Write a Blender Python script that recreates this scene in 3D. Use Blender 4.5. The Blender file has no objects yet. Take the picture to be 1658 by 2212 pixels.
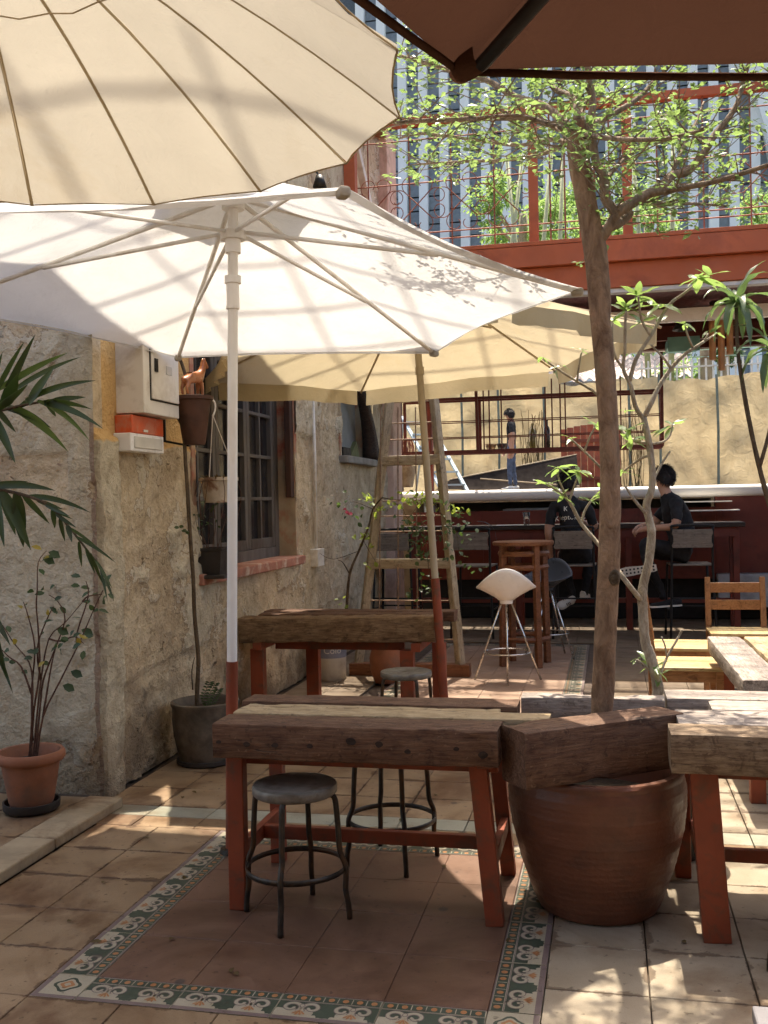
import bpy, bmesh, math, random
from mathutils import Vector, Matrix, noise
from mathutils.bvhtree import BVHTree
R = math.radians
V3 = Vector
sc = bpy.context.scene
COL = sc.collection
rng = random.Random(7)

# ------------------------------------------------------------------ camera
# World axes follow the courtyard: X along the bar, Y away from the viewer, Z up, metres.
CAM_H, FOC, YAW, PITCH, ROLL = 1.45, 2200.0, R(12.46), R(0.55), R(1.2)
_f0 = V3((-math.sin(YAW), math.cos(YAW), 0)); _r0 = V3((math.cos(YAW), math.sin(YAW), 0))
FWD = math.cos(PITCH) * _f0 - math.sin(PITCH) * V3((0, 0, 1)); _u0 = _r0.cross(FWD)
CX = math.cos(ROLL) * _r0 - math.sin(ROLL) * _u0; CU = math.sin(ROLL) * _r0 + math.cos(ROLL) * _u0
EYE = V3((0, 0, CAM_H))
cam_d = bpy.data.cameras.new('camera'); cam = bpy.data.objects.new('camera', cam_d); COL.objects.link(cam)
cam_d.sensor_fit = 'VERTICAL'; cam_d.sensor_height = 36; cam_d.lens = FOC / 2212 * 36
cam_d.clip_start = 0.05; cam_d.clip_end = 2000
m = Matrix((CX, CU, -FWD)).transposed().to_4x4(); m.translation = EYE
cam.matrix_world = m
sc.camera = cam
# survey helpers: where the sight line of a measured point meets a known plane of the place
def sight(x, y): return FWD + (x - 829) / FOC * CX - (y - 1106) / FOC * CU
def PZ(x, y, z=0.0):
    d = sight(x, y); return EYE + d * ((z - CAM_H) / d.z)
def PY(x, y, Y):
    d = sight(x, y); return EYE + d * (Y / d.y)
def PX(x, y, X):
    d = sight(x, y); return EYE + d * (X / d.x)

# ------------------------------------------------------------------ world, sun, exposure
SUN_EL, SUN_AZ = R(67), R(-3)
w = bpy.data.worlds.new('World'); sc.world = w; w.use_nodes = True
nt = w.node_tree; bg = nt.nodes['Background']
sky = nt.nodes.new('ShaderNodeTexSky'); sky.sky_type = 'NISHITA'; sky.sun_disc = False
sky.sun_elevation = SUN_EL; sky.sun_rotation = SUN_AZ; sky.air_density = 1.0; sky.dust_density = 4.0; sky.ozone_density = 0.6
nt.links.new(sky.outputs[0], bg.inputs[0]); bg.inputs[1].default_value = 0.15
sl = bpy.data.lights.new('sun', 'SUN'); so = bpy.data.objects.new('sun', sl); COL.objects.link(so)
sl.energy = 4.0; sl.angle = R(0.6); sl.color = (1.0, 0.94, 0.84)
sdir = V3((math.sin(SUN_AZ) * math.cos(SUN_EL), math.cos(SUN_AZ) * math.cos(SUN_EL), math.sin(SUN_EL)))
so.rotation_euler = sdir.to_track_quat('Z', 'Y').to_euler(); so.location = (0, 20, 40)
vs = sc.view_settings; vs.view_transform = 'Standard'; vs.look = 'None'; vs.gamma = 1; vs.use_curve_mapping = False
vs.exposure = 1.38
vs.use_white_balance = True; vs.white_balance_temperature = 6900; vs.white_balance_tint = 10
sc.cycles.max_bounces = 7; sc.cycles.diffuse_bounces = 5; sc.cycles.glossy_bounces = 2; sc.cycles.transmission_bounces = 4; sc.cycles.transparent_max_bounces = 4
sc.cycles.caustics_reflective = False; sc.cycles.caustics_refractive = False; sc.cycles.use_adaptive_sampling = True; sc.cycles.adaptive_threshold = 0.03; sc.cycles.sample_clamp_indirect = 6
sc.cycles.use_denoising = True

# ------------------------------------------------------------------ mesh builder
ORG = {}
class MB:
    def __init__(s): s.v = []; s.f = []; s.m = []; s.mi = 0
    def add(s, vs, fs):
        o = len(s.v); s.v += [tuple(p) for p in vs]
        for f in fs: s.f.append(tuple(i + o for i in f)); s.m.append(s.mi)
        return s
    def box(s, c, d, rot=None):
        c = V3(c); h = V3(d) / 2; vs = []
        for z in (-1, 1):
            for x, y in ((-1, -1), (1, -1), (1, 1), (-1, 1)):
                p = V3((x * h.x, y * h.y, z * h.z)); vs.append(c + (rot @ p if rot else p))
        return s.add(vs, [(3, 2, 1, 0), (4, 5, 6, 7), (0, 1, 5, 4), (1, 2, 6, 5), (2, 3, 7, 6), (3, 0, 4, 7)])
    def bar(s, p, q, w, h=None, up=(0, 0, 1)):
        p = V3(p); q = V3(q); h = h or w; x = (q - p); L = x.length; x = x / L; u = V3(up)
        if abs(x.dot(u)) > .98: u = V3((0, 1, 0))
        y = u.cross(x).normalized(); z = x.cross(y)
        return s.box((p + q) / 2, (L, w, h), Matrix((x, y, z)).transposed())
    def tube(s, pts, r, n=8, cap=True, flat=None):
        pts = [V3(p) for p in pts]; k = len(pts); rs = r if isinstance(r, (list, tuple)) else [r] * k
        t0 = (pts[1] - pts[0]).normalized(); a = t0.orthogonal().normalized(); vs = []
        for i, p in enumerate(pts):
            t = (pts[min(i + 1, k - 1)] - pts[max(i - 1, 0)]).normalized()
            a = (a - t * a.dot(t)).normalized(); b = t.cross(a)
            for j in range(n):
                an = 2 * math.pi * j / n; vs.append(p + (a * math.cos(an) + b * math.sin(an)) * rs[i])
        fs = [(i * n + j, i * n + (j + 1) % n, (i + 1) * n + (j + 1) % n, (i + 1) * n + j) for i in range(k - 1) for j in range(n)]
        if cap: fs += [tuple(range(n - 1, -1, -1)), tuple((k - 1) * n + j for j in range(n))]
        return s.add(vs, fs)
    def lathe(s, c, prof, n=32, wob=0):
        c = V3(c); vs = []
        for r, z in prof:
            for j in range(n):
                an = 2 * math.pi * j / n; rr = r * (1 + wob * noise.noise((math.cos(an) * 1.5, math.sin(an) * 1.5, z * 6)))
                vs.append(c + V3((rr * math.cos(an), rr * math.sin(an), z)))
        k = len(prof)
        return s.add(vs, [(i * n + j, i * n + (j + 1) % n, (i + 1) * n + (j + 1) % n, (i + 1) * n + j) for i in range(k - 1) for j in range(n)])
    def ring(s, c, r, t, n=32, w=None, m_=6):
        c = V3(c); pts = []; vs = []
        for j in range(n):
            an = 2 * math.pi * j / n
            for i in range(m_):
                b = 2 * math.pi * i / m_
                vs.append(c + V3(((r + t * math.cos(b)) * math.cos(an), (r + t * math.cos(b)) * math.sin(an), (w or t) * math.sin(b))))
        return s.add(vs, [(j * m_ + i, ((j + 1) % n) * m_ + i, ((j + 1) % n) * m_ + (i + 1) % m_, j * m_ + (i + 1) % m_) for j in range(n) for i in range(m_)])
    def sheet(s, rows):
        k = len(rows[0]); vs = [p for r in rows for p in r]
        return s.add(vs, [(i * k + j, i * k + j + 1, (i + 1) * k + j + 1, (i + 1) * k + j) for i in range(len(rows) - 1) for j in range(k - 1)])
    def poly(s, pts): return s.add(pts, [tuple(range(len(pts)))])
    def leaf(s, b, d, n, L, W, fold=.25, droop=.15):
        b = V3(b); d = V3(d).normalized(); n = V3(n); n = (n - d * n.dot(d))
        n = n.normalized() if n.length > 1e-4 else d.orthogonal().normalized(); x = d.cross(n)
        q = lambda t, w, h: b + d * (t * L) + x * (w * W) + n * (h * L)
        vs = [q(0, 0, 0), q(.3, -.42, fold * .25 * W / L * 2), q(.3, 0, 0), q(.3, .42, fold * .25 * W / L * 2),
              q(.65, -.5, fold * .3 * W / L * 2 - droop * .4), q(.65, 0, -droop * .4), q(.65, .5, fold * .3 * W / L * 2 - droop * .4), q(1, 0, -droop)]
        return s.add(vs, [(0, 2, 1), (0, 3, 2), (1, 2, 5, 4), (2, 3, 6, 5), (4, 5, 7), (5, 6, 7)])
    def kite(s, b, d, n, L, W):
        d = d.normalized(); x = d.cross(n)
        x = x.normalized() if x.length > 1e-4 else d.orthogonal().normalized(); nn = x.cross(d)
        m1 = b + d * (L * .55); k = nn * (W * .18)
        return s.add([b, m1 - x * W / 2 + k, b + d * L, m1 + x * W / 2 + k], [(0, 2, 1), (0, 3, 2)])
    def mesh(s, name, mats, smooth=False, off=None):
        me = bpy.data.meshes.new(name); off = off or V3((0, 0, 0))
        me.from_pydata([(p[0] - off[0], p[1] - off[1], p[2] - off[2]) for p in s.v], [], s.f)
        for mt in (mats if isinstance(mats, (list, tuple)) else [mats]): me.materials.append(mt)
        if any(s.m): me.polygons.foreach_set('material_index', s.m)
        if smooth: me.polygons.foreach_set('use_smooth', [True] * len(me.polygons))
        me.update(); return me
    def build(s, name, mats, parent=None, smooth=False, bevel=0, loc=None, angle=None):
        """one mesh object from world coordinates; a child keeps its thing's origin, a free one sits at loc"""
        if parent is not None: off = ORG.get(parent, V3((0, 0, 0)))
        else: off = V3(loc) if loc is not None else V3((0, 0, 0))
        me = s.mesh(name, mats, smooth, off); o = bpy.data.objects.new(name, me); COL.objects.link(o)
        if parent is not None: o.parent = parent
        else: o.location = off
        ORG[o] = off
        if smooth and angle: 
            me.set_sharp_from_angle(angle=R(angle))
        if bevel:
            b = o.modifiers.new('bevel', 'BEVEL'); b.width = bevel; b.segments = 2; b.limit_method = 'ANGLE'; b.angle_limit = R(40)
        return o
def tag(o, label=None, cat=None, group=None, kind=None):
    if label: o['label'] = label
    if cat: o['category'] = cat
    if group: o['group'] = group
    if kind: o['kind'] = kind
    return o
def thing(name, loc, label=None, cat=None, group=None, kind=None):
    o = bpy.data.objects.new(name, None); COL.objects.link(o); o.location = V3(loc); o.empty_display_size = .1
    ORG[o] = V3(loc); return tag(o, label, cat, group, kind)
def copy_tree(o, parent=None):
    c = o.copy(); COL.objects.link(c)
    if parent is not None: c.parent = parent
    ORG[c] = ORG.get(o, V3((0, 0, 0)))
    for ch in list(o.children): copy_tree(ch, c)
    return c
def inst(name, me, parent, M, mat=None):
    """a copy of a shared mesh placed by a world matrix under parent (parents here are never rotated)"""
    o = bpy.data.objects.new(name, me); COL.objects.link(o); o.parent = parent
    M = M.copy(); M.translation = M.translation - ORG.get(parent, V3((0, 0, 0)))
    o.matrix_basis = M; return o
def frame(d, n):
    y = V3(d).normalized(); z = V3(n); z = z - y * z.dot(y); z = z.normalized() if z.length > 1e-4 else y.orthogonal().normalized()
    return Matrix((y.cross(z), y, z)).transposed().to_4x4()
def rv(a=1.0): return V3((rng.uniform(-a, a), rng.uniform(-a, a), rng.uniform(-a, a)))
def smoothpts(pts, k=3):
    """Catmull-Rom through pts"""
    pts = [V3(p) for p in pts]; out = []
    for i in range(len(pts) - 1):
        p0, p1, p2, p3 = pts[max(i - 1, 0)], pts[i], pts[i + 1], pts[min(i + 2, len(pts) - 1)]
        for j in range(k):
            t = j / k
            out.append(.5 * ((2 * p1) + (p2 - p0) * t + (2 * p0 - 5 * p1 + 4 * p2 - p3) * t * t + (3 * p1 - p0 - 3 * p2 + p3) * t ** 3))
    out.append(pts[-1]); return out
def lerpl(a, b, n): return [a + (b - a) * i / (n - 1) for i in range(n)]

# ------------------------------------------------------------------ materials
class NT:
    def __init__(s, name):
        s.m = bpy.data.materials.new(name); s.m.use_nodes = True; s.t = s.m.node_tree; s.t.nodes.clear()
        s.out = s.t.nodes.new('ShaderNodeOutputMaterial')
    def n(s, typ, **kw):
        nd = s.t.nodes.new('ShaderNode' + typ)
        for k, v in kw.items():
            if hasattr(nd, k): setattr(nd, k, v)
            else: nd.inputs[k.replace('_', ' ')].default_value = v
        return nd
    def l(s, a, b): s.t.links.new(a, b)
    def coord(s, scale=(1, 1, 1), space='Object', rnd=False):
        if space == 'World': src = s.n('NewGeometry').outputs['Position']
        else: src = s.n('TexCoord').outputs['Object']
        mp = s.n('Mapping'); mp.inputs['Scale'].default_value = scale; s.l(src, mp.inputs[0])
        if rnd:
            oi = s.n('ObjectInfo'); mu = s.n('Math', operation='MULTIPLY'); mu.inputs[1].default_value = 37.0
            s.l(oi.outputs['Random'], mu.inputs[0]); cb = s.n('CombineXYZ')
            s.l(mu.outputs[0], cb.inputs[0]); s.l(mu.outputs[0], cb.inputs[1]); s.l(cb.outputs[0], mp.inputs['Location'])
        return mp.outputs[0]
    def noise(s, co, scale=5, detail=5, rough=.55, dist=0):
        nd = s.n('TexNoise'); nd.inputs['Scale'].default_value = scale; nd.inputs['Detail'].default_value = min(detail, 5)
        nd.inputs['Roughness'].default_value = rough; nd.inputs['Distortion'].default_value = dist; s.l(co, nd.inputs['Vector']); return nd.outputs['Fac']
    def ramp(s, fac, stops):
        nd = s.n('ValToRGB'); e = nd.color_ramp.elements
        while len(e) < len(stops): e.new(.5)
        for i, (p, c) in enumerate(stops):
            e[i].position = p; c = (c, c, c) if not hasattr(c, '__len__') else c; e[i].color = (*c[:3], 1)
        s.l(fac, nd.inputs[0]); return nd.outputs[0]
    def mix(s, fac, a, b, mode='MIX'):
        nd = s.n('MixRGB', blend_type=mode)
        for i, x in ((0, fac), (1, a), (2, b)):
            if hasattr(x, 'is_linked'): s.l(x, nd.inputs[i])
            elif i == 0: nd.inputs[0].default_value = x
            else: nd.inputs[i].default_value = (*x[:3], 1)
        return nd.outputs[0]
    def math(s, op, a, b=0):
        nd = s.n('Math', operation=op)
        for i, x in ((0, a), (1, b)):
            if hasattr(x, 'is_linked'): s.l(x, nd.inputs[i])
            else: nd.inputs[i].default_value = x
        return nd.outputs[0]
    def bump(s, h, strength=.3, dist=.01):
        nd = s.n('Bump'); nd.inputs['Strength'].default_value = strength; nd.inputs['Distance'].default_value = dist; s.l(h, nd.inputs['Height']); return nd.outputs[0]
    def principled(s, col, rough=.6, metal=0, nrm=None, spec=.4, coat=0):
        p = s.n('BsdfPrincipled'); s.put(col, p.inputs['Base Color']); s.put(rough, p.inputs['Roughness'])
        p.inputs['Metallic'].default_value = metal; p.inputs['Specular IOR Level'].default_value = spec
        if coat: p.inputs['Coat Weight'].default_value = coat
        if nrm is not None: s.l(nrm, p.inputs['Normal'])
        return p
    def put(s, x, sock):
        if hasattr(x, 'is_linked'): s.l(x, sock)
        elif hasattr(x, '__len__'): sock.default_value = (*x[:3], 1)
        else: sock.default_value = x
    def done(s, sh): s.l(sh.outputs[0] if hasattr(sh, 'outputs') else sh, s.out.inputs[0]); return s.m

def plain(name, c, rough=.6, metal=0, var=.25, scale=8, bump=.15, bscale=60, spec=.4, dirt=None, dscale=3, stretch=(1, 1, 1), coat=0, rnd=True):
    """a colour with mottling, optional dirt patches and a fine relief"""
    t = NT(name); co = t.coord(stretch, rnd=rnd)
    n1 = t.noise(co, scale, 6); lo = tuple(x * (1 - var) for x in c); hi = tuple(min(1, x * (1 + var)) for x in c)
    col = t.ramp(n1, [(.3, lo), (.7, hi)])
    if dirt:
        d = t.ramp(t.noise(co, dscale, 8, .65, .4), [(.50, 0), (.66, 1)]); col = t.mix(d, col, dirt)
    r = t.ramp(t.noise(co, scale * 2.3, 4), [(.3, max(.05, rough - .12)), (.7, min(1, rough + .12))])
    nrm = t.bump(t.noise(co, bscale, 4), bump, .004) if bump else None
    return t.done(t.principled(col, r, metal, nrm, spec, coat))

def wood(name, dark, mid, light, rough=.75, scale=1.0, knots=True, worn=None, wf=.62, bump=.5):
    """grain along local X: fine fibres, isotropic blotches, cracks, knots and worn patches"""
    t = NT(name); fib = t.noise(t.coord((5 * scale, 55 * scale, 55 * scale), rnd=True), 2.4, 5, .65, .5); g2 = t.noise(t.coord((2.2 * scale, 18 * scale, 18 * scale), rnd=True), 3, 4, .6, .6)
    blot = t.noise(t.coord((4.5, 7, 7), rnd=True), 2.2, 5, .68, .7)
    col = t.ramp(t.math('ADD', t.math('MULTIPLY', fib, .45), t.math('ADD', t.math('MULTIPLY', g2, .25), t.math('MULTIPLY', blot, .30))), [(.38, dark), (.5, mid), (.62, light)])
    col = t.mix(t.ramp(t.noise(t.coord((7, 9, 9), rnd=True), 2.6, 5, .7, .9), [(.55, 0), (.68, .75)]), col, tuple(x * .5 for x in dark))
    crk = t.ramp(t.noise(t.coord((1.1 * scale, 34 * scale, 34 * scale), rnd=True), 1.6, 3, .5, .35), [(.485, 0), (.498, .85), (.511, 0)]); crk = t.math('MULTIPLY', crk, t.ramp(g2, [(.48, 0), (.6, 1)]))
    col = t.mix(crk, col, tuple(x * .22 for x in dark))
    if knots:
        vo = t.n('TexVoronoi'); vo.inputs['Scale'].default_value = 1.3; vc = t.coord((2.2, 5.5, 5.5), rnd=True); t.l(vc, vo.inputs['Vector'])
        col = t.mix(t.ramp(vo.outputs['Distance'], [(.04, .9), (.15, 0)]), col, tuple(x * .25 for x in dark))
    if worn:
        wn = t.noise(t.coord((5, 9, 9), rnd=True), 2.5, 5, .72, .6); col = t.mix(t.ramp(wn, [(wf - .03, 0), (wf + .05, .8)]), col, worn)
        sc_ = t.ramp(t.noise(t.coord((26, 5, 26), rnd=True), 2.0, 3, .5, .2), [(.66, 0), (.70, .5)]); col = t.mix(sc_, col, worn)
    nrm = t.bump(t.math('ADD', t.math('ADD', fib, t.math('MULTIPLY', blot, .8)), t.math('MULTIPLY', crk, -1.2)), bump, .007)
    return t.done(t.principled(col, t.ramp(g2, [(.3, rough + .1), (.7, rough - .12)]), 0, nrm, .3))

def fabric(name, c, trans, tw=.5, stain=None, weave=420, rough=.9, sfac=.35):
    """cloth that lets the sun through"""
    t = NT(name); co = t.coord(rnd=False)
    col = t.ramp(t.noise(co, 2.6, 6, .6, .3), [(.3, tuple(x * .9 for x in c)), (.7, c)]); tc = t.mix(1.0, t.ramp(t.noise(co, 5, 6), [(.3, .88), (.7, 1)]), trans, 'MULTIPLY')
    if stain:
        s_ = t.ramp(t.noise(co, 1.7, 9, .68, .6), [(.56, 0), (.78, sfac)]); col = t.mix(s_, col, stain); tc = t.mix(s_, tc, stain)
    wv = t.noise(co, weave, 2); cr = t.noise(co, 9, 5, .6, 1.2); nrm = t.bump(t.math('ADD', t.math('MULTIPLY', wv, .08), cr), .55, .03)
    d = t.n('BsdfDiffuse'); t.l(col, d.inputs[0]); t.l(nrm, d.inputs['Normal']); tr = t.n('BsdfTranslucent'); t.l(tc, tr.inputs[0])
    mx = t.n('MixShader'); mx.inputs[0].default_value = tw; t.l(d.outputs[0], mx.inputs[1]); t.l(tr.outputs[0], mx.inputs[2])
    return t.done(mx)

def foliage(name, c1, c2, tc, tw=.45, rough=.35, gloss=.5):
    t = NT(name); gi = t.n('NewGeometry'); 
    wn = t.n('TexWhiteNoise', noise_dimensions='1D'); t.l(gi.outputs['Random Per Island'], wn.inputs['W'])
    oi = t.n('ObjectInfo'); fac = t.math('FRACT', t.math('ADD', wn.outputs['Value'], oi.outputs['Random']))
    col = t.mix(fac, c1, c2); no = t.noise(t.coord((1, 1, 1)), 40, 3)
    col = t.mix(t.ramp(no, [(.3, .25), (.6, 0)]), col, tuple(x * .5 for x in c1))
    p = t.principled(col, rough, 0, None, gloss); tr = t.n('BsdfTranslucent'); t.l(t.mix(fac, tc, tuple(min(1, x * 1.35) for x in tc)), tr.inputs[0])
    mx = t.n('MixShader'); mx.inputs[0].default_value = tw; t.l(p.outputs[0], mx.inputs[1]); t.l(tr.outputs[0], mx.inputs[2])
    return t.done(mx)

def bark(name, dark, light, sc_=1.0, moss=None):
    t = NT(name); co = t.coord((1, 1, .45)); n1 = t.noise(co, 22 * sc_, 8, .7, .5); n2 = t.noise(co, 90 * sc_, 4)
    col = t.ramp(n1, [(.34, dark), (.62, light)])
    if moss: col = t.mix(t.ramp(t.noise(co, 5, 6), [(.55, 0), (.7, .7)]), col, moss)
    return t.done(t.principled(col, .85, 0, t.bump(t.math('ADD', n1, t.math('MULTIPLY', n2, .5)), 1.0, .014), .2))

M = {}
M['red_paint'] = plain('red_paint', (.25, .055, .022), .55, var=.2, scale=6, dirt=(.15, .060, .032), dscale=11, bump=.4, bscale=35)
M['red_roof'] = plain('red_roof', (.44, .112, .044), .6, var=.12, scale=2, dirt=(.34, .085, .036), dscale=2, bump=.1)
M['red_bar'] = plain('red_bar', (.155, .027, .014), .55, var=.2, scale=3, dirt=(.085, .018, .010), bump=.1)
M['maroon_metal'] = plain('maroon_metal', (.10, .018, .012), .5, var=.25, bump=.2)
M['wood_beam'] = wood('wood_beam', (.058, .027, .015), (.122, .061, .034), (.185, .105, .060), worn=(.23, .15, .09), wf=.68)
M['wood_end'] = wood('wood_end', (.09, .055, .032), (.20, .135, .08), (.32, .235, .15), worn=(.09, .052, .03), wf=.58, knots=False)
M['wood_gold'] = wood('wood_gold', (.09, .05, .026), (.21, .13, .068), (.36, .25, .14), worn=(.07, .04, .02), wf=.66)
M['wood_pale'] = wood('wood_pale', (.22, .15, .08), (.40, .29, .16), (.52, .40, .25), worn=(.16, .10, .055), wf=.68, knots=False)
M['wood_grey'] = wood('wood_grey', (.16, .125, .10), (.30, .25, .21), (.44, .38, .32), worn=(.13, .09, .065), wf=.66)
M['wood_cut'] = wood('wood_cut', (.10, .06, .03), (.22, .14, .07), (.34, .23, .12), worn=(.06, .035, .02), wf=.6, knots=False)
M['wood_black'] = wood('wood_black', (.018, .011, .008), (.035, .021, .014), (.06, .037, .024), rough=.5, knots=False)
M['wood_chair'] = wood('wood_chair', (.20, .085, .03), (.30, .14, .055), (.38, .19, .08), rough=.5, knots=False, scale=.7, bump=.15)
M['wood_seat'] = wood('wood_seat', (.42, .28, .11), (.52, .37, .17), (.60, .45, .23), rough=.45, knots=False, scale=.7, bump=.1)
M['wood_bar'] = wood('wood_bar', (.12, .045, .02), (.19, .075, .034), (.26, .11, .05), rough=.5, knots=False, scale=.7, bump=.2)
M['wood_trellis'] = wood('wood_trellis', (.24, .19, .125), (.36, .295, .205), (.46, .39, .28), worn=(.16, .075, .04), wf=.66)
M['plywood'] = wood('plywood', (.13, .10, .075), (.20, .16, .12), (.26, .21, .16), rough=.6, knots=False, scale=.6, bump=.15)
M['steel_dark'] = plain('steel_dark', (.055, .048, .040), .42, .7, var=.35, scale=20, dirt=(.11, .065, .035), dscale=9, bump=.25)
M['steel_seat'] = plain('steel_seat', (.22, .205, .175), .42, .35, var=.3, scale=12, dirt=(.10, .08, .055), dscale=7, bump=.15)
M['steel_black'] = plain('steel_black', (.02, .018, .016), .5, .3, bump=.1)
M['chrome'] = plain('chrome', (.62, .60, .56), .22, 1, var=.08, bump=0)
M['wire'] = plain('wire', (.26, .17, .11), .7, .2, var=.4, scale=30, bump=.2)
M['white_paint'] = plain('white_paint', (.74, .71, .64), .45, var=.06, scale=3, dirt=(.55, .50, .42), dscale=4, bump=.08)
M['white_pole'] = plain('white_pole', (.86, .84, .79), .45, var=.04, scale=6, dirt=(.70, .65, .56), dscale=5, bump=.08, stretch=(1, 1, .2))
M['cream_pole'] = plain('cream_pole', (.42, .35, .24), .5, var=.12, scale=6, dirt=(.28, .22, .14), dscale=5, bump=.1, stretch=(1, 1, .2))
M['white_metal'] = plain('white_metal', (.80, .78, .74), .35, .0, var=.05, scale=2, bump=.05)
M['plastic_white'] = plain('plastic_white', (.86, .85, .82), .3, var=.03, bump=0)
M['plastic_grey'] = plain('plastic_grey', (.06, .07, .085), .35, var=.1, bump=0)
M['black'] = plain('black', (.008, .007, .006), .6, bump=.1)
M['terracotta'] = plain('terracotta', (.27, .105, .052), .75, var=.2, scale=7, dirt=(.19, .095, .058), dscale=4, bump=.3)
M['jar_glaze'] = plain('jar_glaze', (.140, .052, .027), .45, var=.16, scale=9, dirt=(.095, .040, .024), dscale=6, bump=.4, bscale=60, stretch=(1, 1, 1.3), coat=.05)
M['pot_grey'] = plain('pot_grey', (.13, .105, .078), .8, var=.35, scale=12, dirt=(.065, .055, .042), dscale=5, bump=.5, bscale=40)
M['pot_brown'] = plain('pot_brown', (.085, .036, .020), .7, var=.3, dirt=(.05, .025, .015), bump=.5, bscale=30)
M['pot_black'] = plain('pot_black', (.035, .028, .024), .6, bump=.2)
M['soil'] = plain('soil', (.045, .030, .018), .95, var=.6, scale=45, bump=.9, bscale=70)
M['stone'] = plain('stone', (.31, .24, .15), .8, var=.22, scale=5, dirt=(.17, .105, .055), dscale=3, bump=.5, bscale=40)
M['jeans'] = plain('jeans', (.085, .11, .16), .85, var=.25, scale=14, bump=.3, bscale=200)
M['cloth_black'] = plain('cloth_black', (.018, .016, .016), .85, var=.3, scale=12, bump=.3, bscale=90)
M['skin'] = plain('skin', (.50, .27, .17), .5, var=.1, scale=10, bump=.1, bscale=150)
M['hair'] = plain('hair', (.014, .010, .008), .55, var=.4, scale=50, bump=.6, bscale=120)
M['rubber'] = plain('rubber', (.68, .62, .52), .6, var=.1, bump=.1)
M['orange_plastic'] = plain('orange_plastic', (.62, .10, .03), .4, var=.12, scale=10, dirt=(.55, .22, .14), dscale=8, bump=.1)
M['horse_wood'] = plain('horse_wood', (.42, .15, .055), .3, var=.25, scale=14, coat=.5, bump=.1)
M['bamboo'] = plain('bamboo', (.44, .20, .07), .5, var=.2, scale=10, bump=.2)
M['leaf_tree'] = foliage('leaf_tree', (.075, .125, .045), (.15, .195, .09), (.25, .37, .10), .46, .32, .6)
M['leaf_frangi'] = foliage('leaf_frangi', (.075, .135, .04), (.14, .21, .07), (.30, .44, .11), .45, .3, .6)
M['leaf_palm'] = foliage('leaf_palm', (.022, .036, .013), (.045, .075, .02), (.07, .12, .025), .28, .42, .45)
M['leaf_palm_young'] = foliage('leaf_palm_young', (.05, .09, .02), (.09, .14, .03), (.13, .21, .04), .35, .4, .45)
M['leaf_dry'] = foliage('leaf_dry', (.13, .085, .035), (.10, .075, .03), (.13, .09, .03), .3, .6, .3)
M['leaf_shrub'] = foliage('leaf_shrub', (.035, .06, .03), (.07, .11, .04), (.09, .15, .03), .3, .45, .4)
M['leaf_yellow'] = foliage('leaf_yellow', (.36, .27, .03), (.42, .33, .05), (.45, .33, .04), .3)
M['leaf_vine'] = foliage('leaf_vine', (.10, .15, .025), (.20, .26, .05), (.42, .52, .08), .45, .4, .4)
M['leaf_far'] = foliage('leaf_far', (.10, .19, .055), (.19, .30, .10), (.30, .45, .12), .45, .5, .3)
M['leaf_drac'] = foliage('leaf_drac', (.045, .085, .03), (.09, .14, .05), (.15, .24, .07), .35, .3, .7)
M['bark_main'] = bark('bark_main', (.145, .088, .052), (.33, .215, .132), moss=(.22, .17, .11))
M['bark_twig'] = bark('bark_twig', (.14, .10, .065), (.30, .22, .15))
M['bark_pale'] = bark('bark_pale', (.24, .19, .13), (.46, .40, .30), 1.5)
M['bark_dark'] = bark('bark_dark', (.06, .042, .026), (.14, .10, .062), 1.5)
M['bark_red'] = bark('bark_red', (.075, .035, .024), (.16, .085, .055), 2)
M['fab_white'] = fabric('fab_white', (.74, .73, .71), (.70, .685, .66), .37, stain=(.46, .42, .34), sfac=.32)
M['fab_cream'] = fabric('fab_cream', (.55, .495, .40), (.48, .435, .35), .33, stain=(.38, .30, .19), sfac=.6)
M['fab_gold'] = fabric('fab_gold', (.54, .455, .295), (.56, .475, .315), .36, stain=(.45, .33, .16), sfac=.4)
M['fab_brown'] = fabric('fab_brown', (.095, .050, .034), (.10, .045, .028), .14, stain=(.12, .06, .035), sfac=.3)
M['fab_seam'] = plain('fab_seam', (.42, .335, .215), .9, bump=.1)
M['fab_rib'] = fabric('fab_rib', (.46, .37, .24), (.42, .34, .22), .45)
def glassm(name, c, rough=.08, spec=.6, metal=0):
    t = NT(name); co = t.coord((1, 1, 1)); n = t.noise(co, 3, 3)
    return t.done(t.principled(t.ramp(n, [(.3, tuple(x * .7 for x in c)), (.7, c)]), rough, metal, None, spec))
M['pane_dark'] = glassm('pane_dark', (.022, .022, .026), .12)
M['tower_glass'] = glassm('tower_glass', (.25, .285, .32), .3, .45, 0)
M['tower_white'] = plain('tower_white', (.90, .90, .91), .6, var=.03, scale=.4, bump=0)

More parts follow.
